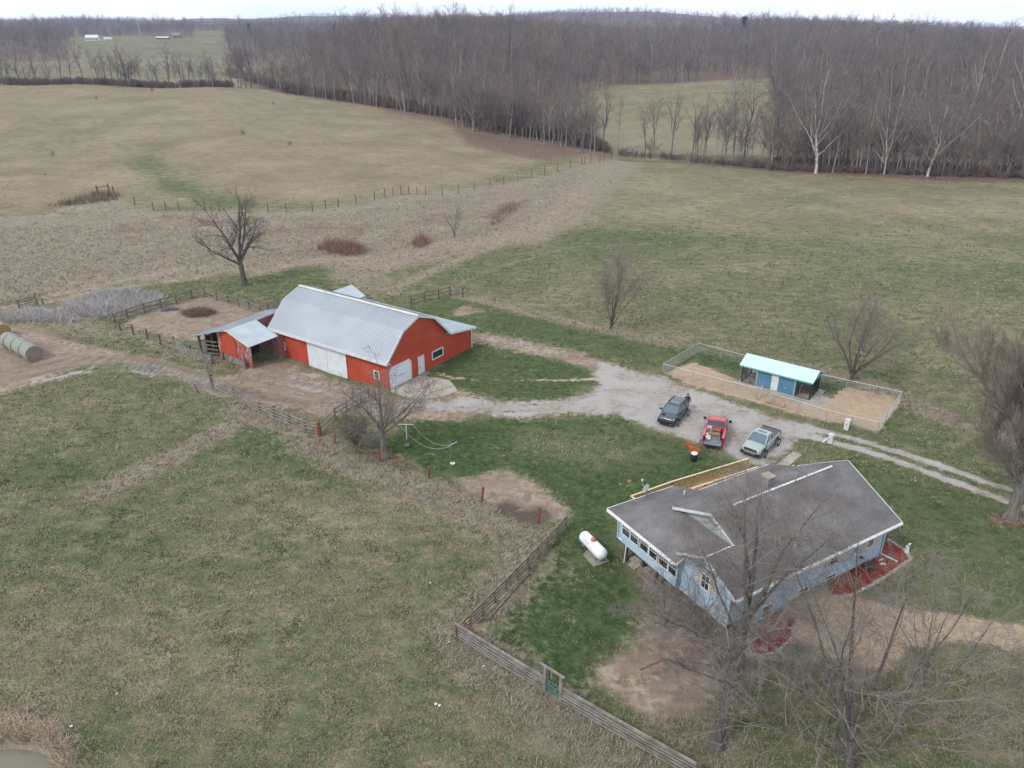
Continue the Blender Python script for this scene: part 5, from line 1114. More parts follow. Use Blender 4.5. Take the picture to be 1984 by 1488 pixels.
# small white garden ornament: a bird on a stump
x,y,z=gp(1756,1070); ga=thing('garden_statue','small white garden statue at the outer end of the mulch bed','statue',(x,y,z))
MB().lathe([(.0,0),(.20,0),(.16,.12),(.12,.3),(.14,.36),(0,.38)],(0,0,0),10).build('pedestal',M['white'],ga,True); MB().tube([(-.05,0,.36),(.0,0,.50),(.05,0,.62),(.12,0,.72),(.2,0,.70)],[.10,.12,.07,.045,.02],8).build('figure',M['white'],ga,True)
for k,(px,py) in enumerate([(1710,1094),(1707,1086),(1672,1142)]):
    x,y,z=gp(px,py); b=MB(); b.tube([(-.2,0,.03),(-.05,.02,.07),(.12,0,.05),(.22,-.02,.03)],[.03,.07,.06,.02],6); o=b.build('white_stone',M['white'],None,True); o.location=(x,y,z); o.rotation_euler=(0,0,.4*k); tag(o,['pale stone lying in the red mulch, the larger of the two in the middle','pale stone lying in the red mulch just above the larger one','white stone at the near end of the long mulch bed'][k],'stone')
# ================================================================ DOG KENNEL AND CHAIN LINK YARD
KX,KY=22.64,69.12; kang=math.atan2(65.02-69.12,27.9-22.64)
kn=thing('dog_kennel','blue dog kennel with a mint green metal roof and open barred runs at both ends','kennel',(KX,KY,0),kang)
KL,KWd=6.67,2.55
fl=MB().box(-.25,KL+.6,-.3,KWd+.5,-.1,.05).build('slab',M['conc'],kn)
bx=MB(); bx.box(1.50,5.22,.0,KWd,.05,1.92); vribs(bx,(1.55,0),(5.18,0),.08,1.9,(0,-1),.22,.03,.012); bx.build('wall',M['blue'],kn)
dr=MB().box(2.95,3.62,-.06,-.012,.08,1.80).build('door',M['white'],kn); MB().box(3.0,3.05,-.09,-.06,.9,1.0).build('handle',M['black'],dr)
for u in (1.42,5.14): MB().box(u,u+.14,-.05,-.014,.05,1.92).build('corner_trim',M['galv'],kn)
MB().box(4.28,4.42,-.05,-.02,.62,.66).build('hatch_pull',M['white'],kn)
rf=MB()
for v,z in ((-.30,1.93),(KWd+.30,1.93)): rf.slab([(-.25,v,z),(KL+.2,v,z),(KL+.2,KWd/2,2.62),(-.25,KWd/2,2.62)],.04); ribs(rf,(-.25,v,z),(KL+.2,v,z),(KL+.2,KWd/2,2.62),(-.25,KWd/2,2.62),30,.03,.03)
rf.build('roof',M['mint'],kn)
tm=MB(); 
for v in (-.26,KWd+.26): tm.box(-.22,KL+.17,v-.03,v+.03,1.76,1.90)
tm.ext([(KL+.1,-.2,1.85),(KL+.1,KWd+.2,1.85),(KL+.1,KWd/2,2.52)],(.04,0,0)); tm.ext([(-.14,-.2,1.85),(-.14,KWd+.2,1.85),(-.14,KWd/2,2.52)],(-.04,0,0)); tm.build('fascia',M['teal'],kn)
def bars(p,q,step=.11,h=1.78,nm='bar_panel'):
    b=MB(); P,Q=Vector(p),Vector(q); m=max(1,int((Q-P).length/step))
    for k in range(m+1): r=P.lerp(Q,k/m); b.box(r.x-.009,r.x+.009,r.y-.009,r.y+.009,.06,h)
    for z in (.10,.95,h): b.beam(P+Vector((0,0,z)),Q+Vector((0,0,z)),.03,.03)
    for r in (P,Q): b.box(r.x-.035,r.x+.035,r.y-.035,r.y+.035,.05,h+.03)
    b.build(nm,M['black'],kn)
for u0,u1 in ((0,1.42),(5.3,KL)):
    for v in (0,KWd): bars((u0,v,0),(u1,v,0))
bars((0,0,0),(0,KWd/2,0)); bars((0,KWd/2,0),(0,KWd,0)); bars((KL,0,0),(KL,KWd/2,0)); bars((KL,KWd/2,0),(KL,KWd,0))
c,s=math.cos(kang),math.sin(kang)
def kl(u,v,z=0): return (KX+u*c-v*s,KY+u*s+v*c,z)
bw=thing('dog_bowl','dark feed bowl with a white rim inside the left kennel run','bowl',kl(.75,.45,.05)); MB().lathe([(0,0),(.12,0),(.15,.08),(.13,.09),(.10,.02),(0,.02)],(0,0,0),12).build('dish',M['black'],bw); MB().lathe([(.13,.085),(.155,.085),(.155,.10),(.13,.10)],(0,0,0),12).build('rim',M['white'],bw)
dh=thing('dog_house','small brown and white shelter inside the right kennel run','shelter',kl(5.75,1.5,.05),kang); MB().box(-.35,.35,-.4,.4,0,.55).build('body',mat('brown_plastic',(.22,.13,.10),.7),dh); MB().box(-.4,-.3,-.45,.2,.0,.7).build('side_panel',M['white'],dh)
M['link']=mat('chain_link_wire',(.42,.44,.45),.5,metal=.4)
def linkfence(name,label,pts,h=1.15,gate=None):
    q=[gp(*p) for p in pts]; t=thing(name,label,'fence',(q[0][0],q[0][1],0)); ox,oy=q[0][0],q[0][1]
    Q=[Vector((x-ox,y-oy,z)) for x,y,z in q]
    for a,b in zip(Q[:-1],Q[1:]):
        L=(b-a).length; m=max(1,round(L/2.6)); 
        for k in range(m if b is not Q[-1] else m+1):
            r=a.lerp(b,k/m); MB().tube([r-Vector((0,0,.2)),r+Vector((0,0,h+.04))],.032,6).build('post',M['galv'],t)
        MB().tube([a+Vector((0,0,h)),b+Vector((0,0,h))],.024,6).build('top_rail',M['galv'],t)
        w=MB(); d=(b-a).normalized(); n=int(L/.16)
        for k in range(-int(h/.16),n):
            # diagonal wires clipped to the panel
            for sgn in (1,-1):
                s0=k*.16; x0,x1=(s0,s0+h) ; z0_,z1_=(0,h) if sgn>0 else (h,0)
                if x0<0: f_=-x0/(x1-x0); z0_=z0_+(z1_-z0_)*f_; x0=0
                if x1>L: f_=(L-x0)/(x1-x0) if x1>x0 else 0; z1_=z0_+(z1_-z0_)*f_; x1=L
                if x1-x0<.02: continue
                w.beam(a+d*x0+Vector((0,0,z0_+.02)),a+d*x1+Vector((0,0,z1_+.02)),.006,.006)
        w.build('wire_mesh',M['link'],t)
    return t
linkfence('chain_link_fence','chain link fence closing the back and both sides of the straw covered dog yard',[(1466,774),(1400,757),(1283,725),(1352,684),(1540,735),(1743,781),(1699,841),(1600,817),(1492,783)],1.15)
for k,(px,py,rz) in enumerate([(1469,776,1.05),(1489,783,1.05)]):
    x,y,z=gp(px,py); g=thing('chain_link_gate',['left leaf of the open chain link gate before the kennel door','right leaf of the open chain link gate before the kennel door'][k],'gate',(x,y,z),rz,'open gate leaves before the kennel')
    f=MB(); w_=1.15; h=1.15
    f.tube([(0,0,.06),(0,0,h),(w_,0,h),(w_,0,.06),(0,0,.06)],.022,6); f.tube([(0,0,.06),(w_,0,h)],.012,5); f.build('gate_frame',M['galv'],g)
    m_=MB()
    for i in range(-7,8):
        a0=max(0,i*.16); 
        x0=i*.16; x1=x0+h; z0_,z1_=.05,h
        if x0<0: z0_=.05+(-x0)*(h-.05)/h; x0=0
        if x1>w_: z1_=z0_+(z1_-z0_)*(w_-x0)/(x1-x0); x1=w_
        if x1-x0>.03: m_.beam((x0,0,z0_),(x1,0,z1_),.006,.006); m_.beam((w_-x0,0,z0_),(w_-x1,0,z1_),.006,.006)
    m_.build('wire_mesh',M['link'],g)
x,y,z=gp(1503,783); o=MB().box(-.85,.85,-.28,.28,0,.16).build('timber_step',mat('sawn_oak',(.42,.27,.15),.85,(.30,.19,.10),4,4)); o.location=(x,y,z-.02); o.rotation_euler=(0,0,kang+.03); tag(o,'brown timber step on the ground outside the chain link gate','step')
# white service pedestals
x,y,z=gp(1639,832); t=thing('utility_pedestal','upright white utility box between the drive and the dog yard','utility box',(x,y,z),kang); MB().box(-.19,.19,-.14,.14,-.1,.92).build('cabinet',M['white'],t); MB().box(-.21,.21,-.16,.16,.92,1.0).build('lid',M['white'],t); MB().box(-.02,.02,-.155,-.14,.5,.62).build('lock',M['black'],t)
x,y,z=gp(1607,858); t=thing('utility_pedestal','white utility box with a leaning white pipe on the lawn side of the drive','utility box',(x,y,z),kang); MB().box(-.15,.2,-.12,.14,-.1,.78).build('cabinet',M['white'],t); MB().box(-.17,.22,-.14,.16,.78,.85).build('lid',M['white'],t); MB().tube([(-.48,-.28,0),(-.18,-.12,.45)],.09,8).build('pipe',M['white'],t)
# bird house on a pole behind the kennel
x,y,z=gp(1653,733); t=thing('bird_house','white bird house on a thin pole against the bare tree behind the kennel','bird house',(x,y,z),.3); MB().tube([(0,0,-.1),(0,0,2.55)],.03,6).build('pole',M['galv'],t); MB().box(-.25,.25,-.2,.2,2.3,2.72).build('box',M['woodgrey'],t); r=MB(); r.slab([(-.32,-.3,2.72),(.32,-.3,2.72),(.32,0,2.92),(-.32,0,2.92)],.03); r.slab([(-.32,.3,2.72),(.32,.3,2.72),(.32,0,2.92),(-.32,0,2.92)],.03); r.build('roof',M['white'],t)
# ================================================================ FENCES
def postmesh(h,w,m): return MB().box(-w/2,w/2,-w/2,w/2,-.3,h)
def fence(name,label,pts,h,nr,step=None,pw=.13,m='wood',pm='post',rh=.13,r0=.22,wire=False,r1=None,cat='fence',capped=False,jit=.0):
    q=gpm(pts); ox,oy=q[0]; t=thing(name,label,cat,(ox,oy,0))
    P=[]
    if step:
        for a,b in zip(q[:-1],q[1:]):
            L=np.hypot(*(b-a)); n=max(1,round(L/step)); P+= [a+(b-a)*k/n for k in range(n)]
        P.append(q[-1])
    else: P=list(q)
    rg=random.Random(len(label)); P=[Vector((p[0]-ox,p[1]-oy,float(gz(p[0],p[1])))) for p in P]; r1=r1 or h-.08
    tops=[]
    for p in P:
        hh=h+rg.uniform(-jit,jit); b=MB(); b.beam(p-Vector((0,0,.3)),p+Vector((rg.uniform(-jit,jit)*.5,rg.uniform(-jit,jit)*.5,hh)),pw,pw,up=(0,1,0)); b.build('post',M[pm],t)
    for a,b in zip(P[:-1],P[1:]):
        mb=MB(); d=(b-a).normalized(); off=Vector((-d.y,d.x,0))*(pw/2+.02)
        for k in range(nr):
            z=r0+(r1-r0)*k/max(nr-1,1)
            if wire: mb.beam(a+Vector((0,0,z)),b+Vector((0,0,z)),.012,.012)
            else:
                e1=rg.uniform(-.02,.02);e2=rg.uniform(-.02,.02)
                mb.beam(a-off-d*.04+Vector((0,0,z+e1)),b-off+d*.04+Vector((0,0,z+e2)),.035,rh)
        if capped: mb.beam(a-off*.6+Vector((0,0,h+.01)),b-off*.6+Vector((0,0,h+.01)),.10,.03)
        if mb.v: mb.build('wire_strand' if wire else 'rail',M['wire'] if wire else M[m],t)
    return t
fence('board_fence','grey four board fence running up beside the lawn toward the propane tank',[(886,1240),(1096,1022)],1.05,4,1.35,m='wood',capped=True,rh=.10)
fence('board_fence','grey board fence running from the corner down to the green gate',[(884,1236),(1056,1342)],1.15,5,1.35,m='woodgrey',capped=True,rh=.095)
fence('board_fence','grey board fence from the green gate to the bottom edge of the picture',[(1088,1362),(1345,1510)],1.15,5,1.35,m='woodgrey',capped=True,rh=.095)
# green gate between two tall posts
a=gpm([(1056,1342),(1086,1362)]); x,y=a[0]; z=float(gz(x,y)); rz=math.atan2(a[1][1]-y,a[1][0]-x); L=float(np.hypot(*(a[1]-a[0])))
t=thing('yard_gate','small green gate hung between two tall grey posts in the board fence','gate',(x,y,z),rz)
for u in (0,L): MB().box(u-.08,u+.08,-.08,.08,-.3,1.85).build('post',M['woodgrey'],t)
MB().box(-.45,L+.2,-.06,.06,1.85,1.93).build('top_beam',M['woodgrey'],t)
g=MB(); 
for zz in (.25,.5,.75,1.0): g.tube([(.12,0,zz),(L-.12,0,zz)],.022,6)
for u in (.12,L/2,L-.12): g.tube([(u,0,.2),(u,0,1.02)],.025,6)
g.build('gate_panel',mat('green_gate_paint',(.02,.22,.15),.5),t)
fence('barn_lane_fence','weathered rail fence along the track in front of the barn yard',[(413,750),(455,772),(505,800),(532,812),(562,824),(593,838),(620,843)],1.25,4,None,pw=.17,m='woodgrey',jit=.12)
x,y,z=gp(458,773); 
t=fence('red_corner_fence','angled grey rail fence leading from the red corner post toward the gnarled tree',[(621,842),(650,812),(672,798),(700,782),(715,770)],1.15,3,None,pw=.14,m='woodgrey',pm='post')
x,y,z=gp(619,846); o=MB().box(-.11,.11,-.11,.11,-.2,1.4).build('fence_post',M['postred']); o.location=(x,y,z); tag(o,'stout red corner post where the lane fence meets the angled rail fence','post')
# red posts with thin wire that carry on to the lawn corner
for k,(px,py,h,lb) in enumerate([(650,860,1.1,'leaning thin red post left of the olive shrub'),(691,880,.95,'short red post beneath the olive shrub'),(736,893,1.1,'red post beside the trunk of the gnarled tree'),(831,927,1.15,'red post standing at the lawn edge below the washing line'),(934,970,1.35,'red post at the left of the scorched patch'),(1042,1013,1.5,'tall red post at the right of the scorched patch')]):
    x,y,z=gp(px,py); o=MB().box(-.065,.065,-.065,.065,-.2,h*.9).build('fence_post',M['postred']); o.location=(x,y,z); o.rotation_euler=(.02*k,.03,.2*k); tag(o,lb,'post')
fence('wire_fence','sagging single wire with thin stakes joining the red posts',[(650,860),(690,880),(736,893),(782,912),(831,927),(881,945),(934,970),(988,990),(1042,1013),(1096,1020)],.95,2,None,pw=.04,wire=True,pm='wire')
fence('corral_fence','dark plank corral fence round the back of the muddy pen',[(224,627),(248,617),(281,606),(313,597),(343,590),(372,578),(398,574),(421,582),(443,588),(463,594),(484,600),(505,612),(520,617)],1.25,3,None,pw=.16,m='wood')
fence('corral_fence','leaning old posts with slack wire along the front of the muddy pen',[(234,641),(259,649),(286,658),(312,668),(340,674),(371,688)],1.25,2,None,pw=.15,wire=True,jit=.1)
fence('corral_fence','broken plank fence beside the open end of the weathered shed',[(340,674),(365,690),(392,702),(412,706)],1.1,5,None,pw=.14,m='woodgrey',jit=.12)
fence('pole_pen','dark low pole pen and gate panels between the corral and the barn',[(505,612),(521,604),(541,596)],1.2,5,None,pw=.12,m='woodgrey')
fence('gate_panel_fence','short plank gate panel standing among the grey weeds at the left',[(38,599),(73,590),(86,597)],1.2,4,None,pw=.15,m='wood')
fence('field_corner_brace','three old posts with a rail at the hill fence corner far left',[(190,378),(212,374),(222,380)],1.9,1,None,pw=.2,m='post',r0=1.5,r1=1.5)
fence('stock_wire_fence','plank and post fence at the barn field corner behind the barn',[(797,592),(823,584),(850,579),(873,572),(897,577)],1.3,3,None,pw=.16,m='wood',jit=.1)
fence('stock_wire_fence','long wire stock fence running past the kennel to the right edge',[(897,577),(960,589),(1050,612),(1150,640),(1262,665),(1345,683),(1500,712),(1600,735),(1700,758),(1790,780),(1900,822),(2010,865)],1.1,3,5.5,pw=.07,wire=True,pm='wood',jit=.08)
fence('stock_wire_fence','dark wire fence stakes crossing the scrub above the lone tree at the left',[(222,380),(262,397),(298,408),(322,408),(347,408),(398,409),(426,411),(470,415),(520,411),(555,411),(606,410),(631,404),(656,401)],1.7,2,None,pw=.13,wire=True)
fence('stock_wire_fence','dark stakes of wire fence below the big hill in the middle of the scrub',[(656,401),(690,396),(726,388),(746,382),(762,379),(777,377),(792,377),(808,377),(825,379),(857,379),(889,376),(919,370),(949,362),(976,357),(1003,351),(1030,345)],1.7,2,None,pw=.13,wire=True)
fence('stock_wire_fence','dark stakes of wire fence climbing from the scrub to the corner of the woods',[(1030,345),(1055,338),(1080,332),(1105,325),(1127,319),(1133,318),(1144,316),(1162,314),(1170,312),(1184,309)],1.9,2,None,pw=.15,wire=True)
# leaning utility pole
x,y,z=gp(413,752); t=thing('leaning_pole','grey leaning timber pole beside the track left of the barn','pole',(x,y,z)); MB().tube([(0,0,-.3),(-.35,.1,2.0),(-.75,.25,4.3)],[.12,.10,.08],8).build('shaft',M['woodgrey'],t)
x,y,z=gp(386,762); o=MB().tube([(0,0,-.2),(-.3,0,1.0)],.05,6).build('fence_post',M['post']); o.location=(x,y,z); tag(o,'thin broken stake in the grass left of the leaning pole','post')
# ================================================================ SMALL YARD THINGS
# propane tank
a=np.array([5.03,43.95]); b=np.array([6.02,42.0]); mid_=(a+b)/2; ang=math.atan2(b[1]-a[1],b[0]-a[0]); gz_=float(gz(*mid_))
t=thing('propane_tank','white propane tank with a pinkish dome cap on the lawn beside the sunroom','propane tank',(mid_[0],mid_[1],gz_),ang)
R_=.43; hlen=1.05; V=[];n=24;prof_=[]
for k in range(9): th_=math.pi/2*(1-k/8); prof_.append((-hlen-R_*.75*math.sin(th_),R_*math.cos(th_)))
prof_+= [(-x_,r_) for x_,r_ in prof_[::-1]]
for x_,r_ in prof_: V+= [(x_,r_*math.cos(2*math.pi*k/n),.62+r_*math.sin(2*math.pi*k/n)) for k in range(n)]
F=[(i*n+k,i*n+(k+1)%n,(i+1)*n+(k+1)%n,(i+1)*n+k) for i in range(len(prof_)-1) for k in range(n)]
tankm=mat('tank_white',(.80,.81,.82),.35,(.70,.71,.73),1.2,5,lo=.3,hi=.5,coat=.3)
mk('shell',V,F,tankm,t,True)
dm=MB(); dm.lathe([(.17,.98),(.18,1.10),(.16,1.20),(.10,1.26),(0,1.28)],(.02,0,0),16); dm.build('dome',mat('faded_red_cap',(.50,.17,.13),.5,(.42,.13,.10),3,3),t,True)
MB().lathe([(.20,1.0),(.21,1.05),(.18,1.06)],(.02,0,0),16).build('collar',mat('pink_stain',(.72,.45,.42),.5),t)
for x_ in (-.75,.75): MB().box(x_-.08,x_+.08,-.36,.36,-.02,.30).build('leg',M['concdark'],t)
MB().box(-1.5,1.3,-.75,.5,-.08,.03).build('pad',M['concdark'],t)
# teal lettering band and streaky lettering along the flank: the photograph shows strokes too small to read
lt=MB()
def onshell(x_,an,dr=.004): return (x_,-(R_+dr)*math.cos(an),.62+(R_+dr)*math.sin(an))
def patch(x0,x1,a0,a1,mb): mb.add([onshell(x0,a0),onshell(x1,a0),onshell(x1,a1),onshell(x0,a1)],[(0,1,2,3)])
for k in range(10): patch(-.55+k*.062,-.55+k*.062+.05,.52,.60+.04*(k%2),lt)
lt.build('lettering',mat('teal_lettering',(.03,.20,.19),.5),t)
lg=MB(); rg=random.Random(2)
for k in range(16): 
    x0=.12+rg.random()*.55; a0=.35+rg.random()*.35; patch(x0,x0+.035,a0,a0+.07,lg)
lg.build('small_lettering',mat('pale_teal_ink',(.50,.66,.68),.5),t)
em=MB()
for k in range(14): 
    x0=-.98+rg.random()*.34; a0=.40+rg.random()*.7; patch(x0,x0+.07,a0,a0+.12,em)
em.build('emblem',mat('grey_violet_emblem',(.48,.46,.56),.5),t)
# washing line posts
a=gp(789,862); b=gp(877,898)
for k,(p,col_,lb,hw,hh) in enumerate([(a,'whitemetal','white T shaped washing line post with a rusty foot',.62,1.95),(b,'post','dark washing line post with a white footing and a thin cross arm',.55,1.75)]):
    t=thing('clothes_line_post',lb,'clothes line post',p,.0 if k==0 else .9); MB().tube([(0,0,-.1),(0,0,hh)],.04,8).build('pole',M[col_],t); MB().tube([(-hw,0,hh),(hw,0,hh)],.035,8).build('cross_arm',M['whitemetal' if k==0 else 'galv'],t)
    if k==0: MB().tube([(0,0,-.05),(0,0,.55)],.048,8).build('rusty_foot',mat('rust',(.24,.10,.05),.9),t)
    MB().lathe([(0,-.05),(.22,-.05),(.20,.06),(0,.08)],(0,0,0),10).build('footing',M['white' if k else 'concdark'],t)
wl_=MB(); A=Vector(a)+Vector((0,0,1.95)); B_=Vector(b)+Vector((0,0,1.75))
for s in (-1,1):
    p0=A+Vector((s*.55,0,0)); p1=B_+Vector((s*.5*math.cos(.9),s*.5*math.sin(.9),0)); pts=[p0.lerp(p1,k/10)-Vector((0,0,.95*4*(k/10)*(1-k/10))) for k in range(11)]; wl_.tube(pts,.008,4)
p0=A+Vector((-.55,0,0)); q0=Vector(gp(765,840))+Vector((0,0,2.6)); wl_.tube([p0.lerp(q0,k/6)-Vector((0,0,.2*4*(k/6)*(1-k/6))) for k in range(7)],.012,4)
tag(wl_.build('clothes_line',M['whitemetal']),'slack pale washing line strung between the two posts','clothes line')
# stakes on the lawn
x,y,z=gp(782,908); o=MB().tube([(0,0,-.1),(0,0,.9)],.025,6).build('lawn_stake',M['galv']); o.location=(x,y,z); tag(o,'thin metal stake at the lawn edge below the washing line','stake')
# black bin with white lid and the orange fence roll
x,y,z=gp(1344,893); t=thing('plastic_drum','black plastic drum with a white lid on the lawn behind the red pickup','drum',(x,y,z)); MB().lathe([(0,0),(.24,0),(.27,.25),(.27,.62),(.25,.66),(0,.66)],(0,0,0),18).build('drum',mat('black_plastic',(.018,.028,.033),.5),t,True); MB().lathe([(.24,.64),(.275,.66),(.27,.74),(.2,.78),(0,.79)],(0,0,0),18).build('lid',M['white'],t,True)
x,y,z=gp(1347,880); t=thing('orange_bush','rust orange dried conifer bough lying on the lawn edge beyond the drum','bough',(x,y,z),1.75); rg=np.random.default_rng(4); n=420; ts=rg.random(n); P=np.c_[(ts-.1)*1.7,rg.normal(0,.10+.10*(1-ts)),np.abs(rg.normal(.08,.07,n))]; V,F,C=blades(P,np.full(n,.14),np.full(n,.03),3,.03,1.3,rg,np.full((n,3),.3)); mk('needles',V,F,mat('rust_needles',(.55,.22,.08),.9,(.36,.12,.05),4,3),t); MB().tube([(-.2,0,.05),(1.5,0,.06)],.03,5).build('branch',M['bark'],t)
# scraps of litter in the pasture
for k,(px,py,lb) in enumerate([(845,1366,'white scrap of litter in the near pasture, left of a pair'),(852,1369,'white scrap of litter in the near pasture, right of a pair'),(937,1293,'white scrap in the grass along the board fence'),(834,1131,'tiny white scrap on the pasture left of the board fence'),(227,1346,'white scrap on the pasture north of the pond'),(139,1409,'white scrap beside the pond reeds'),(870,1245,'bleached stick near the corner of the board fence')]):
    x,y,z=gp(px,py); s=.09 if k in (0,1,2,5) else .06; b=MB(); b.add([(-s,-s*.6,0),(s*.3,-s*.8,s*.5),(s,s*.1,.01),(s*.2,s*.9,s*.6),(-s*.9,s*.5,.02),(0,0,s*.9)],[(0,1,5),(1,2,5),(2,3,5),(3,4,5),(4,0,5)]); o=b.build('litter_scrap',M['white']); o.location=(x,y,z+.06); tag(o,lb,'litter')
# round bales
def bale(l,rz,m,me,label,grp):
    t=thing('round_bale',label,'hay bale',l,rz,grp); R=.88; Lb=.92; n=28; prof=[(0,R*.97),(.05,R),(Lb*.25,R*1.005),(Lb*.5,R*.99),(Lb*.75,R*1.005),(Lb-.05,R),(Lb,R*.97)]
    V=[(x_,r_*math.cos(2*math.pi*k/n),R-.06+r_*math.sin(2*math.pi*k/n)*(1 if math.sin(2*math.pi*k/n)>-.9 else .95)) for x_,r_ in prof for k in range(n)]
    F=[(i*n+k,i*n+(k+1)%n,(i+1)*n+(k+1)%n,(i+1)*n+k) for i in range(len(prof)-1) for k in range(n)]; mk('wrap',V,F,M[m],t,True)
    e=MB()
    for xx,s in ((0,-1),(Lb,1)):
        rings=[(.0,.03),(.2,.0),(.4,.03),(.6,.0),(.78,.02),(R*.97,.0)]; b0=[(xx+s*d_,r_*math.cos(2*math.pi*k/n),R-.06+r_*math.sin(2*math.pi*k/n)) for r_,d_ in rings for k in range(n)]; e.add(b0,[(i*n+k,i*n+(k+1)%n,(i+1)*n+(k+1)%n,(i+1)*n+k) for i in range(len(rings)-1) for k in range(n)])
    e.build('bale_end',M[me],t,True); return t
e0=np.array(gp(72,700)[:2]); e1=np.array(gp(2,680)[:2]); dr_=np.array([-.786,.618]); ba=math.atan2(dr_[1],dr_[0]); names_=['nearest','second','third','fourth','fifth','sixth','seventh']
for k in range(7):
    p=e0+dr_*(k*.95+.1)+np.array([-dr_[1],dr_[0]])*(.04*(-1)**k); bale((p[0],p[1],float(gz(*p))),ba+.02*(-1)**k,'hay','hayend','grey weathered round bale, the %s from the open end of the row'%names_[k] if k else 'grey weathered round bale showing its coiled face at the open end of the row','row of grey round bales')
e0=np.array(gp(8,655)[:2])
for k in range(2): p=e0+dr_*(k*.95-.2); bale((p[0],p[1],float(gz(*p))),ba,'hay','haygold','round bale with a golden end behind the grey row' if k==0 else 'round bale hidden behind the golden ended one','bales behind the grey row')
# tarp, brush pile
x,y,z=gp(328,601); b=MB(); b.add([(-1.1,-.5,0),(-.3,-.65,.12),(.9,-.3,.0),(1.2,.25,.05),(.2,.5,.16),(-.9,.25,.08),(0,-.1,.26)],[(0,1,6),(1,2,6),(2,3,6),(3,4,6),(4,5,6),(5,0,6)]); o=b.build('tarpaulin',mat('blue_black_tarp',(.05,.065,.095),.5,(.03,.04,.06),3,3)); o.location=(x,y,z+.03); o.rotation_euler=(0,0,.35); tag(o,'dark blue tarpaulin crumpled inside the corral fence','tarpaulin')
weeds('brush_litter','brown heap of old hay and sticks in the middle of the muddy pen',[(352,606),(375,598),(400,598),(416,606),(400,614),(365,615)],420,.30,.04,6,(.20,.14,.105),1.3)
# lumber edging strip along the fence
q=gpm([(944,1202),(1024,1112)]); o=MB().beam((q[0][0],q[0][1],float(gz(*q[0]))+.05),(q[1][0],q[1][1],float(gz(*q[1]))+.05),.14,.12).build('border_timber',M['wood']); tag(o,'long timber edging the bare strip beside the board fence','timber')
q=gpm([(926,1190),(944,1202)]); o=MB().beam((q[0][0],q[0][1],float(gz(*q[0]))+.05),(q[1][0],q[1][1],float(gz(*q[1]))+.05),.14,.12).build('border_timber',M['wood']); tag(o,'short timber closing the lower end of the bare strip','timber')
x,y,z=gp(908,1207); o=MB().lathe([(0,0),(.16,0),(.17,.10),(.12,.14),(0,.15)],(0,0,0),9).build('cut_log',mat('fresh_cut_wood',(.62,.33,.13),.8,(.5,.25,.1),5,3)); o.location=(x,y,z); tag(o,'orange cut log round near the corner of the board fence','log')
def fallen(name,label,pts,r,m='twiggrey',h=.1):
    P=[Vector(gp(*p))+Vector((0,0,h)) for p in pts]; tag(MB().tube(P,[r*(1-.6*i/len(P)) for i in range(len(P))],5).build(name,M[m]),label,'branch')
fallen('fallen_branch','long fallen branch lying across the bare earth below the shrubs',[(1345,1298),(1310,1285),(1288,1280),(1262,1290),(1240,1300)],.05,'bark')
# ================================================================ FAR THINGS
def at(px,Y): x=(px-992)/FPX*(Y*CT+(CAM_H-15)*ST); return x,Y,float(gz(x,Y))
def farhouse(name,label,cat,px,Y,w,d,h,rh,wm,rm,rz=0,win=3):
    x,y,z=at(px,Y); t=thing(name,label,cat,(x,y,z-.3),rz); MB().box(-w/2,w/2,-d/2,d/2,-1.5,h).build('wall',M[wm],t)
    r=MB(); 
    for s in (-1,1): r.slab([(-w/2-.4,s*(d/2+.4),h-.1),(w/2+.4,s*(d/2+.4),h-.1),(w/2+.4,0,h+rh),(-w/2-.4,0,h+rh)],.15)
    r.ext([(-w/2+.02,-d/2,h-.1),(-w/2+.02,d/2,h-.1),(-w/2+.02,0,h+rh-.2)],(.2,0,0)); r.ext([(w/2-.02,-d/2,h-.1),(w/2-.02,d/2,h-.1),(w/2-.02,0,h+rh-.2)],(-.2,0,0)); r.build('roof',M[rm],t)
    for k in range(win):
        u=-w/2+w*(k+.5)/win; MB().box(u-.6,u+.6,-d/2-.06,-d/2-.005,h*.35,h*.75).build('window',M['glass'],t)
    return t
farhouse('farm_house','long white farmhouse on the far green hill at the upper left','house',180,1060,15,8,4.4,3,'white','white',.15,5)
farhouse('white_shed','small white gabled shed right of the far white farmhouse','shed',209,1055,9,6,3.0,2.2,'white','roofpale',.6,1)
farhouse('farm_shed','low dark roofed barn at the edge of the far woods left of centre','barn',316,1110,16,7,2.2,1.2,'wood','white',.0,3)
farhouse('grey_house','grey far house standing before the woods right of the low barn','house',344,1130,10,8,4,3,'woodgrey','woodgrey',.2,2)
farhouse('far_shed','long pale roofed shed in the clearing beyond the central woods','shed',1190,1390,26,8,3,2,'white','white',.0,0)
farhouse('far_shed','long white roofed shed showing through the trees right of centre','shed',1300,1330,32,8,3,2,'white','white',.05,0)
def pylon(label,px,Y,h):
    x,y,z=at(px,Y); t=thing('power_pylon',label,'pylon',(x,y,z-.5),.4); b=MB(); s=h*.07
    for sx in (-1,1):
        for sy in (-1,1): b.beam((sx*s,sy*s,0),(sx*s*.25,sy*s*.25,h*.8),.28,.28); b.beam((sx*s*.25,sy*s*.25,h*.8),(0,0,h),.2,.2)
    for k in range(6):
        f0=1-.75*k/6;f1=1-.75*(k+1)/6; z0=h*.8*k/6;z1=h*.8*(k+1)/6
        b.beam((-s*f0,-s*f0,z0),(s*f1,-s*f1,z1),.14,.14); b.beam((s*f0,-s*f0,z0),(-s*f1,-s*f1,z1),.14,.14)
    b.build('lattice_mast',M['galv'],t)
    for zz,w in ((.72,.16),(.82,.13),(.92,.1)): MB().beam((-h*w,0,h*zz),(h*w,0,h*zz),.22,.22).build('cross_arm',M['galv'],t)
    return (x,y,z+h*.8)
p1=pylon('tall lattice power pylon standing on the far green hill at the upper left',273,960,26)
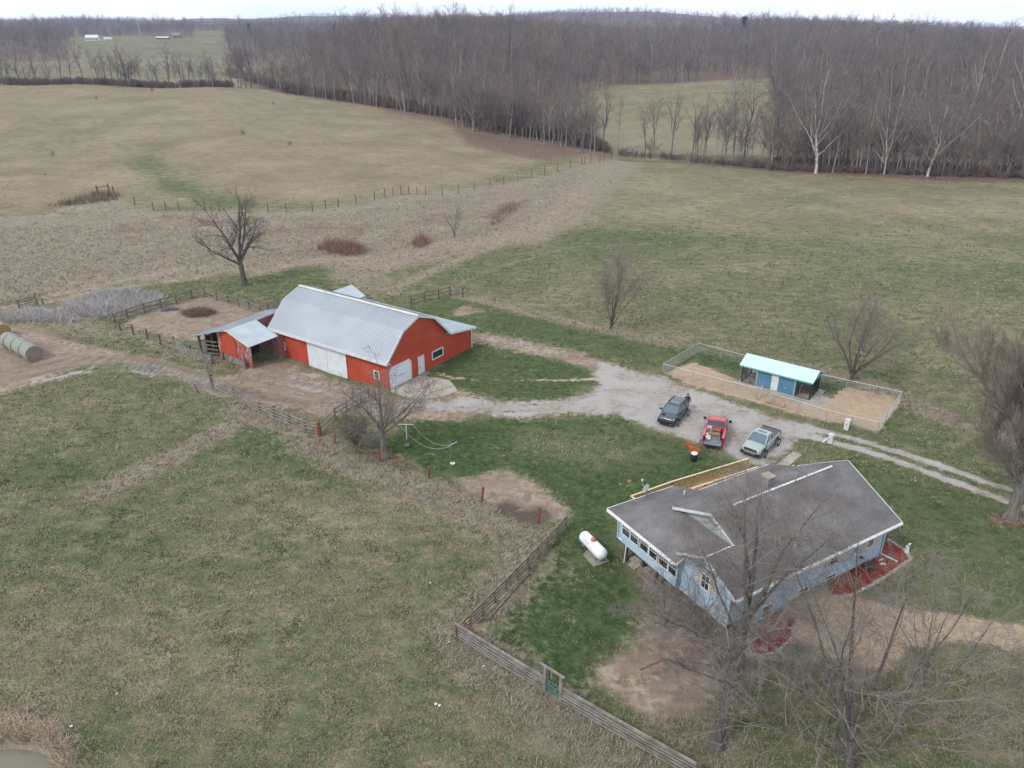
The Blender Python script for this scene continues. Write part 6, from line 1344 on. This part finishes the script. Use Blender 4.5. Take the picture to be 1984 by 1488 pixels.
p2=pylon('distant lattice pylon rising over the ridge right of centre',1347,1750,30)
wr=MB(); 
for e in ((-420,1500,60),(-60,1500,62)):
    for dz in (0,3.5):
        a_=Vector(p1)+Vector((0,0,dz)); e_=Vector(e)+Vector((0,0,dz)); wr.tube([a_.lerp(e_,k/14)-Vector((0,0,12*4*(k/14)*(1-k/14))) for k in range(15)],.07,3)
tag(wr.build('power_lines',M['galv']),'thin power lines sagging away from the far left pylon','power line')
# ================================================================ VEHICLES
def paint(n,c,c2=None): return mat(n,c,.28,c2 or tuple(x*.93 for x in c),.8,2,spec=.6,coat=.6)
M['autoglass']=mat('car_glass',(.10,.15,.19),.08,(.07,.11,.145),.8,2,spec=.9,coat=.5)
M['plastic']=mat('black_trim',(.025,.025,.027),.6)
M['lamp']=mat('clear_lamp',(.62,.66,.70),.12,spec=.8,coat=.8)
M['redlamp']=mat('red_lamp',(.35,.01,.01),.2,coat=.5)
def loft(mb,secs):
    n=len(secs[0]); base=len(mb.v); V=[p for s in secs for p in s]
    F=[(i*n+k,i*n+(k+1)%n,(i+1)*n+(k+1)%n,(i+1)*n+k) for i in range(len(secs)-1) for k in range(n)]
    F+=[tuple(range(n))[::-1],tuple((len(secs)-1)*n+k for k in range(n))]; mb.add(V,F)
def body_sections(st):
    """st rows: x, half width, underside z, top z, crown"""
    out=[]
    for x,w,zb,zt,cr in st:
        h=zt-zb; r=[(x,-w*.90,zb),(x,-w*.985,zb+h*.22),(x,-w,zb+h*.52),(x,-w*.985,zb+h*.80),(x,-w*.93,zt-.03),(x,-w*.80,zt+cr*.4),(x,-w*.4,zt+cr),(x,w*.4,zt+cr),(x,w*.80,zt+cr*.4),(x,w*.93,zt-.03),(x,w*.985,zb+h*.80),(x,w,zb+h*.52),(x,w*.985,zb+h*.22),(x,w*.90,zb)]
        out.append(r)
    return out
def wheel(t,x,y,R,side,Wt_=.2):
    n=20; b=MB(); prof=[(R*.62,0),(R*.9,-.0),(R,.03),(R,Wt_-.03),(R*.9,Wt_),(R*.62,Wt_)]
    V=[(r_*math.cos(2*math.pi*k/n),0+d*1.0,r_*math.sin(2*math.pi*k/n)) for r_,d in prof for k in range(n)]; V=[(a,(-Wt_+d) if side>0 else (Wt_-d) if False else d_,c) for (a,d_,c),d in zip(V,[0]*len(V))]
    sgn=-1 if side>0 else 1; V=[(x+a,y+sgn*d,R+c) for a,d,c in V]
    F=[(i*n+k,i*n+(k+1)%n,(i+1)*n+(k+1)%n,(i+1)*n+k) for i in range(len(prof)-1) for k in range(n)]
    w=mk('wheel',V,F,M['tyre'],t,True)
    r=MB(); yo=y+sgn*.02
    for k in range(5):
        a=k*1.2566; r.beam((x,yo,R),(x+R*.62*math.cos(a),yo,R+R*.62*math.sin(a)),R*.2,.03,up=(0,1,0))
    c=[(x+R*.64*math.cos(2*math.pi*k/n),yo,R+R*.64*math.sin(2*math.pi*k/n)) for k in range(n)]; c2=[(x+R*.52*math.cos(2*math.pi*k/n),yo-sgn*.02,R+R*.52*math.sin(2*math.pi*k/n)) for k in range(n)]
    r.add(c+c2,[(k,(k+1)%n,n+(k+1)%n,n+k) for k in range(n)]); r.build('rim',M['rim'],w)
    d=MB(); d.add([(p[0],p[1]+sgn*.06,p[2]) for p in c],[tuple(range(n))]); d.build('brake_disc',M['plastic'],w)
    return w
def arch(t,x,y,R,side):
    b=MB(); n=14; s=1 if side>0 else -1
    P=[(x+R*1.22*math.cos(math.pi*k/n),y+s*.012,R+R*1.22*math.sin(math.pi*k/n)) for k in range(n+1)]; Q=[(x+R*1.02*math.cos(math.pi*k/n),y+s*.02,R+R*1.02*math.sin(math.pi*k/n)) for k in range(n+1)]
    b.add(P+Q,[(k,k+1,n+2+k,n+1+k) for k in range(n)]); b.add([(p[0],y+s*.006,p[2]) for p in Q]+[(x,y+s*.006,R)],[(k,k+1,n+1) for k in range(n)])
    return b
def cabin(t,xb,xt,wb,wt,zb,zt,pm,rows=None,glassname='windscreen'):
    """xb: (front, rear) at belt ; xt: (front, rear) at roof"""
    A=[(xb[0],-wb,zb),(xb[0],wb,zb),(xb[1],wb,zb),(xb[1],-wb,zb)]; B=[(xt[0],-wt,zt),(xt[0],wt,zt),(xt[1],wt,zt),(xt[1],-wt,zt)]
    def q(a,b,c,d,nm,mt='autoglass'):
        m=MB(); P=[Vector(p) for p in (a,b,c,d)]; nr=(P[1]-P[0]).cross(P[3]-P[0]).normalized(); cen=Vector(((xb[0]+xb[1])/2,0,(zb+zt)/2))
        if nr.dot(P[0]-cen)<0: nr=-nr
        m.ext([tuple(p) for p in P],tuple(-nr*.03)); return m.build(nm,M[mt],t)
    ws=q(A[0],A[1],B[1],B[0],'windscreen'); q(A[3],A[2],B[2],B[3],'rear_window'); q(A[0],A[3],B[3],B[0],'side_window'); q(A[1],A[2],B[2],B[1],'side_window')
    pl=MB()
    def pil(a,b,w_,h_): MB().beam(a,b,w_,h_).build('pillar',pm,t)
    for a,b in zip(A,B): pil(a,b,.075,.07)
    for f in (rows or (.5,)):
        for s in (0,1):
            a=Vector(A[0 if s==0 else 1]).lerp(Vector(A[3 if s==0 else 2]),f); b=Vector(B[0 if s==0 else 1]).lerp(Vector(B[3 if s==0 else 2]),f); pil(a,b,.05,.06)
    rf=MB(); cx=(xt[0]+xt[1])/2; sx=(xt[0]-xt[1])/2
    secs=[]
    for k,f in enumerate((-1.0,-.9,-.4,.4,.9,1.0)):
        z=zt+(.02 if abs(f)==1 else .05 if abs(f)==.9 else .075); w_=wt*(.97 if abs(f)==1 else 1.0)+.02
        secs.append([(cx+sx*f*1.02,-w_,zt-.03),(cx+sx*f*1.02,-w_*.97,z-.02),(cx+sx*f*1.02,-w_*.7,z),(cx+sx*f*1.02,w_*.7,z),(cx+sx*f*1.02,w_*.97,z-.02),(cx+sx*f*1.02,w_,zt-.03)])
    loft(rf,secs); o=rf.build('roof',pm,t,False); return ws,o
def mirrors(t,x,w,z,m,s=1.):
    for sd in (-1,1): b=MB(); b.tube([(x,sd*w,z),(x,sd*(w+.10*s),z+.03)],.025,5); b.box(x-.06,x+.05,sd*(w+.17*s)-.09*s,sd*(w+.17*s)+.09*s,z-.02,z+.14*s); b.build('mirror',m,t)
def doorlines(t,xs,w,z0,z1,m):
    b=MB()
    for x in xs:
        for s in (-1,1): b.box(x-.008,x+.008,s*w-.006,s*w+.006,z0,z1)
    b.build('door_seams',m,t)
def handles(t,xs,w,z,m):
    for x in xs:
        for s in (-1,1): MB().box(x-.07,x+.07,s*w-.015,s*w+.03,z,z+.03).build('door_handle',m,t)
def setwheels(t,xf,xr,w,R):
    ab=MB()
    for x in (xf,xr):
        for s in (-1,1): wheel(t,x,s*(w+.01),R,s); a=arch(t,x,s*(w-.005),R,s); n0=len(ab.v); ab.v+=a.v; ab.f+=[tuple(i+n0 for i in f) for f in a.f]
    ab.build('wheel_arches',M['plastic'],t)
# ---- dark SUV
ax=(14.43,61.37); t=thing('parked_suv','dark blue grey SUV parked nose toward the lawn, leftmost of the three vehicles','suv',(ax[0],ax[1],float(gz(*ax))),math.atan2(-.838,-.546))
pm=paint('suv_paint',(.045,.062,.075)); w=.81
b=MB(); loft(b,body_sections([(1.88,.58,.30,.62,.0),(1.84,.70,.22,.78,.01),(1.70,.78,.2,.86,.02),(1.1,w,.2,.93,.03),(.80,w,.2,.97,.03),(.7,w,.2,1.0,.0),(-1.3,w,.2,1.02,0),(-1.75,w*.98,.22,1.0,0),(-1.86,w*.9,.3,.95,0)])); b.build('body',pm,t,True)
ws,ro=cabin(t,(.92,-1.78),(.22,-1.62),.74,.60,.98,1.46,pm,(.36,.68))
MB().box(-.35,.05,-.36,.36,1.525,1.545).build('sunroof',M['autoglass'],ro)
for s in (-1,1): MB().beam((.0,s*.58,1.56),(-1.5,s*.58,1.56),.035,.04).build('roof_rail',M['plastic'],t)
for s in (-1,1): b=MB(); b.add([(1.87,s*.30,.66),(1.80,s*.70,.68),(1.70,s*.78,.72),(1.68,s*.76,.86),(1.84,s*.30,.80)],[(0,1,2,3,4)]); b.build('headlight',M['lamp'],t)
b=MB(); b.box(1.84,1.90,-.32,.32,.64,.79); g=b.build('grille',M['chrome'],t); b=MB(); [b.box(1.895,1.91,-.28+k*.1,-.22+k*.1,.66,.77) for k in range(6)]; b.build('grille_slots',M['plastic'],g)
b=MB(); b.box(1.80,1.93,-.70,.70,.26,.56); b.build('bumper',M['plastic'],t); MB().box(1.25,1.55,-.52,-.22,.955,.985).build('bonnet_vent',M['plastic'],t)
for s in (-1,1): MB().lathe([(0,0),(.06,.0),(.05,.02)],(0,0,0),8).build('fog_lamp',M['lamp'],t).location=(1.935,s*.55,.36)
for s in (-1,1): MB().box(-1.88,-1.80,s*.62-.12,s*.62+.12,.75,1.0).build('tail_light',M['redlamp'],t)
mirrors(t,.72,.76,1.0,M['plastic']); doorlines(t,(.68,-.28,-1.12),w+.002,.3,.98,M['plastic']); handles(t,(-.15,-1.0),w,.86,M['plastic']); setwheels(t,1.18,-1.18,w,.34)
# ---- silver crew cab
ax=(20.69,56.06); t=thing('silver_pickup','silver green compact pickup with a covered bed, rightmost of the three vehicles','pickup truck',(ax[0],ax[1],float(gz(*ax))),math.atan2(-.76,-.652))
pm=paint('silver_paint',(.34,.40,.40)); w=.86
b=MB(); loft(b,body_sections([(2.05,.60,.34,.62,.0),(2.0,.74,.26,.78,.01),(1.85,.83,.22,.86,.02),(1.2,w,.22,.92,.04),(.95,w,.22,.97,.03),(.85,w,.22,1.0,.0),(-.7,w,.22,1.03,0),(-1.95,w*.99,.24,1.04,0),(-2.05,w*.93,.32,1.02,0)])); b.build('body',pm,t,True)
ws,ro=cabin(t,(1.02,-.72),(.28,-.52),.79,.63,1.0,1.47,pm,(.52,))
MB().box(-.18,.12,-.36,.36,1.535,1.555).build('sunroof',M['autoglass'],ro); MB().add([(-.46,-.03,1.55),(-.40,.03,1.55),(-.52,0,1.62)],[(0,1,2)]).build('antenna',M['plastic'],ro)
b=MB(); b.box(-2.0,-.80,-.76,.76,1.045,1.075); b.build('bed_cover',mat('bed_cover_vinyl',(.10,.105,.11),.6),t)
MB().box(-2.08,-1.98,-.78,.78,.98,1.10).build('tailgate',M['plastic'],t)
for s in (-1,1):
    b=MB(); b.add([(2.05,s*.35,.60),(1.90,s*.80,.62),(1.80,s*.83,.72),(1.98,s*.60,.76),(2.03,s*.35,.72)],[(0,1,2,3,4)]); b.build('headlight',M['lamp'],t)
    MB().box(-2.07,-2.0,s*.78-.07,s*.78+.07,.72,1.0).build('tail_light',M['redlamp'],t)
b=MB(); b.box(1.98,2.07,-.55,.55,.60,.80); g=b.build('grille',M['plastic'],t); b=MB()
for k in range(9):
    for j in range(2): x=-.48+k*.12; b.box(2.07,2.085,x-.03,x+.03,.65+j*.07,.69+j*.07)
b.build('grille_studs',M['chrome'],g)
b=MB(); b.box(1.94,2.12,-.80,.80,.28,.50); b.build('bumper',M['plastic'],t); MB().box(2.10,2.14,-.45,.45,.44,.50).build('skid_trim',M['chrome'],t)
mirrors(t,.80,.82,1.02,pm); doorlines(t,(.80,-.0,-.78),w+.002,.32,1.0,M['plastic']); handles(t,(.12,-.62),w,.88,pm); setwheels(t,1.32,-1.28,w,.37)
# ---- red truck with its tailgate down
ax=(17.40,58.0); t=thing('red_pickup','bright red pickup with its tailgate down and a loaded bed, middle of the three vehicles','pickup truck',(ax[0],ax[1],float(gz(*ax))),math.atan2(.94,.34))
pm=paint('red_paint',(.55,.045,.06),(.50,.04,.052)); w=.87
b=MB(); loft(b,body_sections([(2.30,.66,.36,.66,.0),(2.24,.80,.28,.84,.01),(2.0,.85,.24,.94,.02),(1.3,w,.24,1.0,.04),(1.15,w,.24,1.02,.02),(.2,w,.24,1.04,0),(-.15,w,.24,1.04,0)])); b.build('body',pm,t,True)
ws,ro=cabin(t,(1.25,-.12),(.62,.02),.80,.66,1.02,1.52,pm,(.72,))
# bed box
b=MB(); b.box(-2.05,-.15,-w,-.70,.40,1.04); b.box(-2.05,-.15,.70,w,.40,1.04); b.box(-2.05,-.15,-.70,.70,.40,.50); b.box(-.25,-.15,-.70,.70,.5,1.04); b.build('bed',pm,t)
MB().box(-2.04,-.26,-.69,.69,.505,.53).build('bed_liner',mat('grey_bed_liner',(.14,.17,.20),.6,(.10,.12,.145),3,4),t)
b=MB()
for k in range(11): y=-.6+k*.12; b.box(-2.0,-.3,y-.015,y+.015,.53,.545)
b.build('bed_ribs',M['galv'],t)
for s in (-1,1): MB().box(-1.55,-.85,s*.70-.001 if s<0 else .52,-.52 if s<0 else .701,.53,.72).build('wheel_well',M['plastic'],t)
tg=MB(); tg.box(-2.58,-2.07,-.72,.72,.44,.52); o=tg.build('tailgate',pm,t); MB().box(-2.56,-2.08,-.68,.68,.521,.54).build('tailgate_liner',mat('tailgate_liner',(.17,.21,.25),.5,(.13,.16,.19),3,4),o); MB().box(-2.62,-2.585,-.70,.70,.43,.53).build('tailgate_edge',M['plastic'],o)
MB().box(-2.28,-2.0,-.80,.80,.26,.38).build('bumper',M['plastic'],t)
for s in (-1,1): MB().box(-2.08,-2.03,s*.785-.07,s*.785+.07,.58,1.0).build('tail_light',M['redlamp'],t); MB().box(2.24,2.31,s*.62-.14,s*.62+.14,.66,.80).build('headlight',M['lamp'],t)
MB().box(2.28,2.33,-.45,.45,.55,.80).build('grille',M['plastic'],t); MB().box(2.22,2.38,-.78,.78,.28,.50).build('bumper',M['plastic'],t)
mirrors(t,1.0,.84,1.06,M['plastic'],1.35); doorlines(t,(1.12,.12),w+.002,.32,1.0,M['plastic']); handles(t,(.3,),w,.88,M['plastic']); setwheels(t,1.45,-1.20,w,.37)
RT=t; cz=float(gz(*ax)); ca,sa=math.cos(t.rotation_euler[2]),math.sin(t.rotation_euler[2])
def tl(u,v,z): return (ax[0]+u*ca-v*sa,ax[1]+u*sa+v*ca,cz+z)
wd=mat('brown_cabinet_wood',(.27,.13,.06),.6,(.18,.085,.04),4,4)
c1=thing('wooden_chair','upturned brown wooden furniture at the front of the red truck bed','furniture',tl(-.62,-.08,.545),t.rotation_euler[2]); b=MB(); b.box(-.28,.25,-.35,.35,.45,.50); b.build('top',wd,c1)
for x in (-.24,.21):
    for y in (-.31,.31): MB().box(x-.03,x+.03,y-.03,y+.03,0,.45).build('leg',wd,c1)
MB().box(-.30,-.26,-.33,.33,.08,.36).build('drawer_front',mat('light_oak',(.50,.32,.16),.6),c1)
c2=thing('framed_panel','white framed panel with a violet centre leaning in the red truck bed','panel',tl(-.55,.50,.55),t.rotation_euler[2]); MB().beam((0,0,0),(.12,0,.62),.36,.05,up=(1,0,0)).build('frame',M['white'],c2); MB().beam((-.03,0,.14),(.06,0,.50),.20,.03,up=(1,0,0)).build('picture',mat('violet_print',(.22,.20,.30),.5),c2)
for k,(u,v,h,lb) in enumerate([(-1.42,.56,.34,'cream bucket with a rounded lid in the red truck bed'),(-1.58,.38,.26,'cream tub beside the lidded bucket in the red truck bed'),(-1.78,.54,.30,'white bucket nearest the lowered tailgate'),(-1.90,.34,.24,'small pinkish white bucket nearest the middle of the tailgate')]):
    bb=thing('bucket',lb,'bucket',tl(u,v,.55),0,'buckets in the red truck bed'); MB().lathe([(0,0),(.10,0),(.125,h),(.12,h+.01)],(0,0,0),14).build('pail',mat('bucket_white_%s'%'abcd'[k],((.70,.62,.42),(.72,.66,.48),(.74,.74,.74),(.72,.64,.66))[k],.5),bb,True); MB().lathe([(.135,h),(.13,h+.035),(.06,h+(.10 if k==0 else .045)),(0,h+(.12 if k==0 else .045))],(0,0,0),14).build('lid',M['white'] if k>1 else mat('cream_lid_%s'%'ab'[k],(.74,.66,.44),.5),bb,True)
tb=thing('hand_tools','bundle of long handled tools lying in the red truck bed','tools',tl(-.9,-.35,.56),t.rotation_euler[2]+.5); MB().tube([(-.5,0,.02),(.5,.05,.25)],.02,5).build('handle',wd,tb); MB().tube([(-.4,.1,.02),(.5,-.15,.3)],.02,5).build('handle',M['galv'],tb); MB().box(-.6,-.4,-.08,.1,.0,.06).build('blade',M['galv'],tb)
# ================================================================ PERSON
def person():
    x,y=15.98,63.05; z=float(gz(x,y)); t=thing('person','person in dark brown jacket and cap standing behind the dark SUV','person',(x,y,z),math.radians(-95)+.25)
    # skin-modifier figure; x forward, y left
    def skin(name,vs,es,rs,m,sub=2,root=0):
        me=bpy.data.meshes.new(name); me.from_pydata(vs,es,[]); me.update(); o=bpy.data.objects.new(name,me); COL.objects.link(o); o.parent=t
        mo=o.modifiers.new('skin','SKIN'); mo.use_smooth_shade=True
        for i,r in enumerate(rs): me.skin_vertices[0].data[i].radius=(r,r) if not isinstance(r,tuple) else r; me.skin_vertices[0].data[i].use_root=(i==root)
        ms=o.modifiers.new('sub','SUBSURF'); ms.levels=ms.render_levels=sub; me.materials.append(m); return o
    K=.97
    V=[(0,0,.93),(.01,0,1.08),(.02,0,1.25),(.01,0,1.40),(.0,0,1.47),(.03,0,1.56),(.04,0,1.64),
       (0,.10,.90),(.03,.11,.50),(-.01,.11,.10),(.12,.12,.04),(0,-.10,.90),(-.02,-.12,.50),(-.06,-.12,.10),(.07,-.13,.04),
       (.0,.18,1.38),(.03,.25,1.12),(.20,.27,.92),(.26,.27,.86),(.0,-.18,1.38),(.0,-.26,1.12),(.10,-.27,.90),(.13,-.27,.83)]
    V=[(a*K,b*K,c*K) for a,b,c in V]
    E=[(0,1),(1,2),(2,3),(3,4),(4,5),(5,6),(0,7),(7,8),(8,9),(9,10),(0,11),(11,12),(12,13),(13,14),(3,15),(15,16),(16,17),(17,18),(3,19),(19,20),(20,21),(21,22)]
    Rr=[.14,.13,(.14,.17),.12,.055,.075,.085,.095,.06,.045,.04,.095,.06,.045,.04,.07,.052,.038,.03,.07,.052,.038,.03]
    body=skin('body',V,E,Rr,mat('skin',(.42,.26,.19),.6))
    J=[(0,0,.86),(.01,0,1.08),(.02,0,1.25),(.01,0,1.40),(0,0,1.46),(.0,.19,1.38),(.03,.26,1.12),(.17,.275,.95),(.0,-.19,1.38),(.0,-.27,1.12),(.08,-.28,.94)]
    skin('jacket',[(a*K,b*K,c*K) for a,b,c in J],[(0,1),(1,2),(2,3),(3,4),(3,5),(5,6),(6,7),(3,8),(8,9),(9,10)],[(.17,.19),(.155,.17),(.16,.20),.14,.075,.085,.07,.055,.085,.07,.055],mat('dark_brown_jacket',(.055,.032,.032),.85,(.035,.022,.022),6,4))
    Tr_=[(0,0,.92),(0,.10,.86),(.03,.11,.50),(-.01,.11,.12),(0,-.10,.86),(-.02,-.12,.50),(-.06,-.12,.12)]
    skin('trousers',[(a*K,b*K,c*K) for a,b,c in Tr_],[(0,1),(1,2),(2,3),(0,4),(4,5),(5,6)],[.15,.115,.08,.068,.115,.08,.068],mat('black_trousers',(.02,.02,.024),.9))
    MB().lathe([(.10,1.60),(.108,1.66),(.10,1.72),(.06,1.755),(0,1.765)],(.035,0,-.03),14).build('cap',mat('grey_cap',(.16,.15,.14),.9),t,True); MB().ext([(.12,-.07,1.62),(.22,-.05,1.60),(.22,.05,1.60),(.12,.07,1.62)],(0,0,-.012)).build('cap_peak',M['plastic'],t)
    h=MB(); 
    for k in range(4): h.tube([(.245,.235+k*.016,.835),(.262,.235+k*.016,.80),(.262,.238+k*.016,.765-.006*(k%2))],[.009,.008,.006],5)
    h.tube([(.25,.225,.85),(.285,.222,.83),(.295,.225,.80)],[.010,.008,.006],5)
    for k in range(4): h.tube([(.125,-.29+k*.016,.805),(.14,-.29+k*.016,.77),(.14,-.287+k*.016,.735-.006*(k%2))],[.009,.008,.006],5)
    h.tube([(.13,-.225,.82),(.16,-.222,.80),(.17,-.225,.77)],[.010,.008,.006],5); h.build('fingers',mat('hand_skin',(.42,.26,.19),.6),t,True)
    f=MB(); f.tube([(.115,0,1.535),(.145,0,1.505)],[.014,.02],6); f.box(.112,.122,-.025,.025,1.47,1.478); f.build('nose_and_mouth',mat('face_skin',(.38,.20,.16),.6),t)
    for s in (-1,1): MB().lathe([(0,0),(.012,.004),(0,.008)],(.112,s*.032,1.545),8).build('eye',M['black'],t); MB().tube([(.03,s*.080,1.56),(.03,s*.088,1.52)],[.02,.014],6).build('ear',mat('ear_skin',(.42,.26,.19),.6),t)
    x2,y2,z2=gp(1334,786); o=MB().tube([(-.5,.1,.02),(.1,0,.03),(.55,-.12,.02)],[.02,.035,.03],5).build('rake',M['post']); o.location=(x2,y2,z2); tag(o,'dark stick lying on the gravel beside the standing person','stick')
person()
# ---------------------------------------------------------------- haze over the distance
hb=MB(); hb.box(-4900,4900,-4900,4900,-12,125)
hm=bpy.data.materials.new('haze'); hm.use_nodes=True; t=hm.node_tree; t.nodes.clear(); o_=t.nodes.new('ShaderNodeOutputMaterial'); v_=t.nodes.new('ShaderNodeVolumePrincipled')
v_.inputs['Color'].default_value=(.60,.72,.96,1); v_.inputs['Density'].default_value=.00016; v_.inputs['Anisotropy'].default_value=0
t.links.new(v_.outputs[0],o_.inputs['Volume']); tag(hb.build('haze',hm),'thin bluish haze lying over the distant hills',kind='stuff')
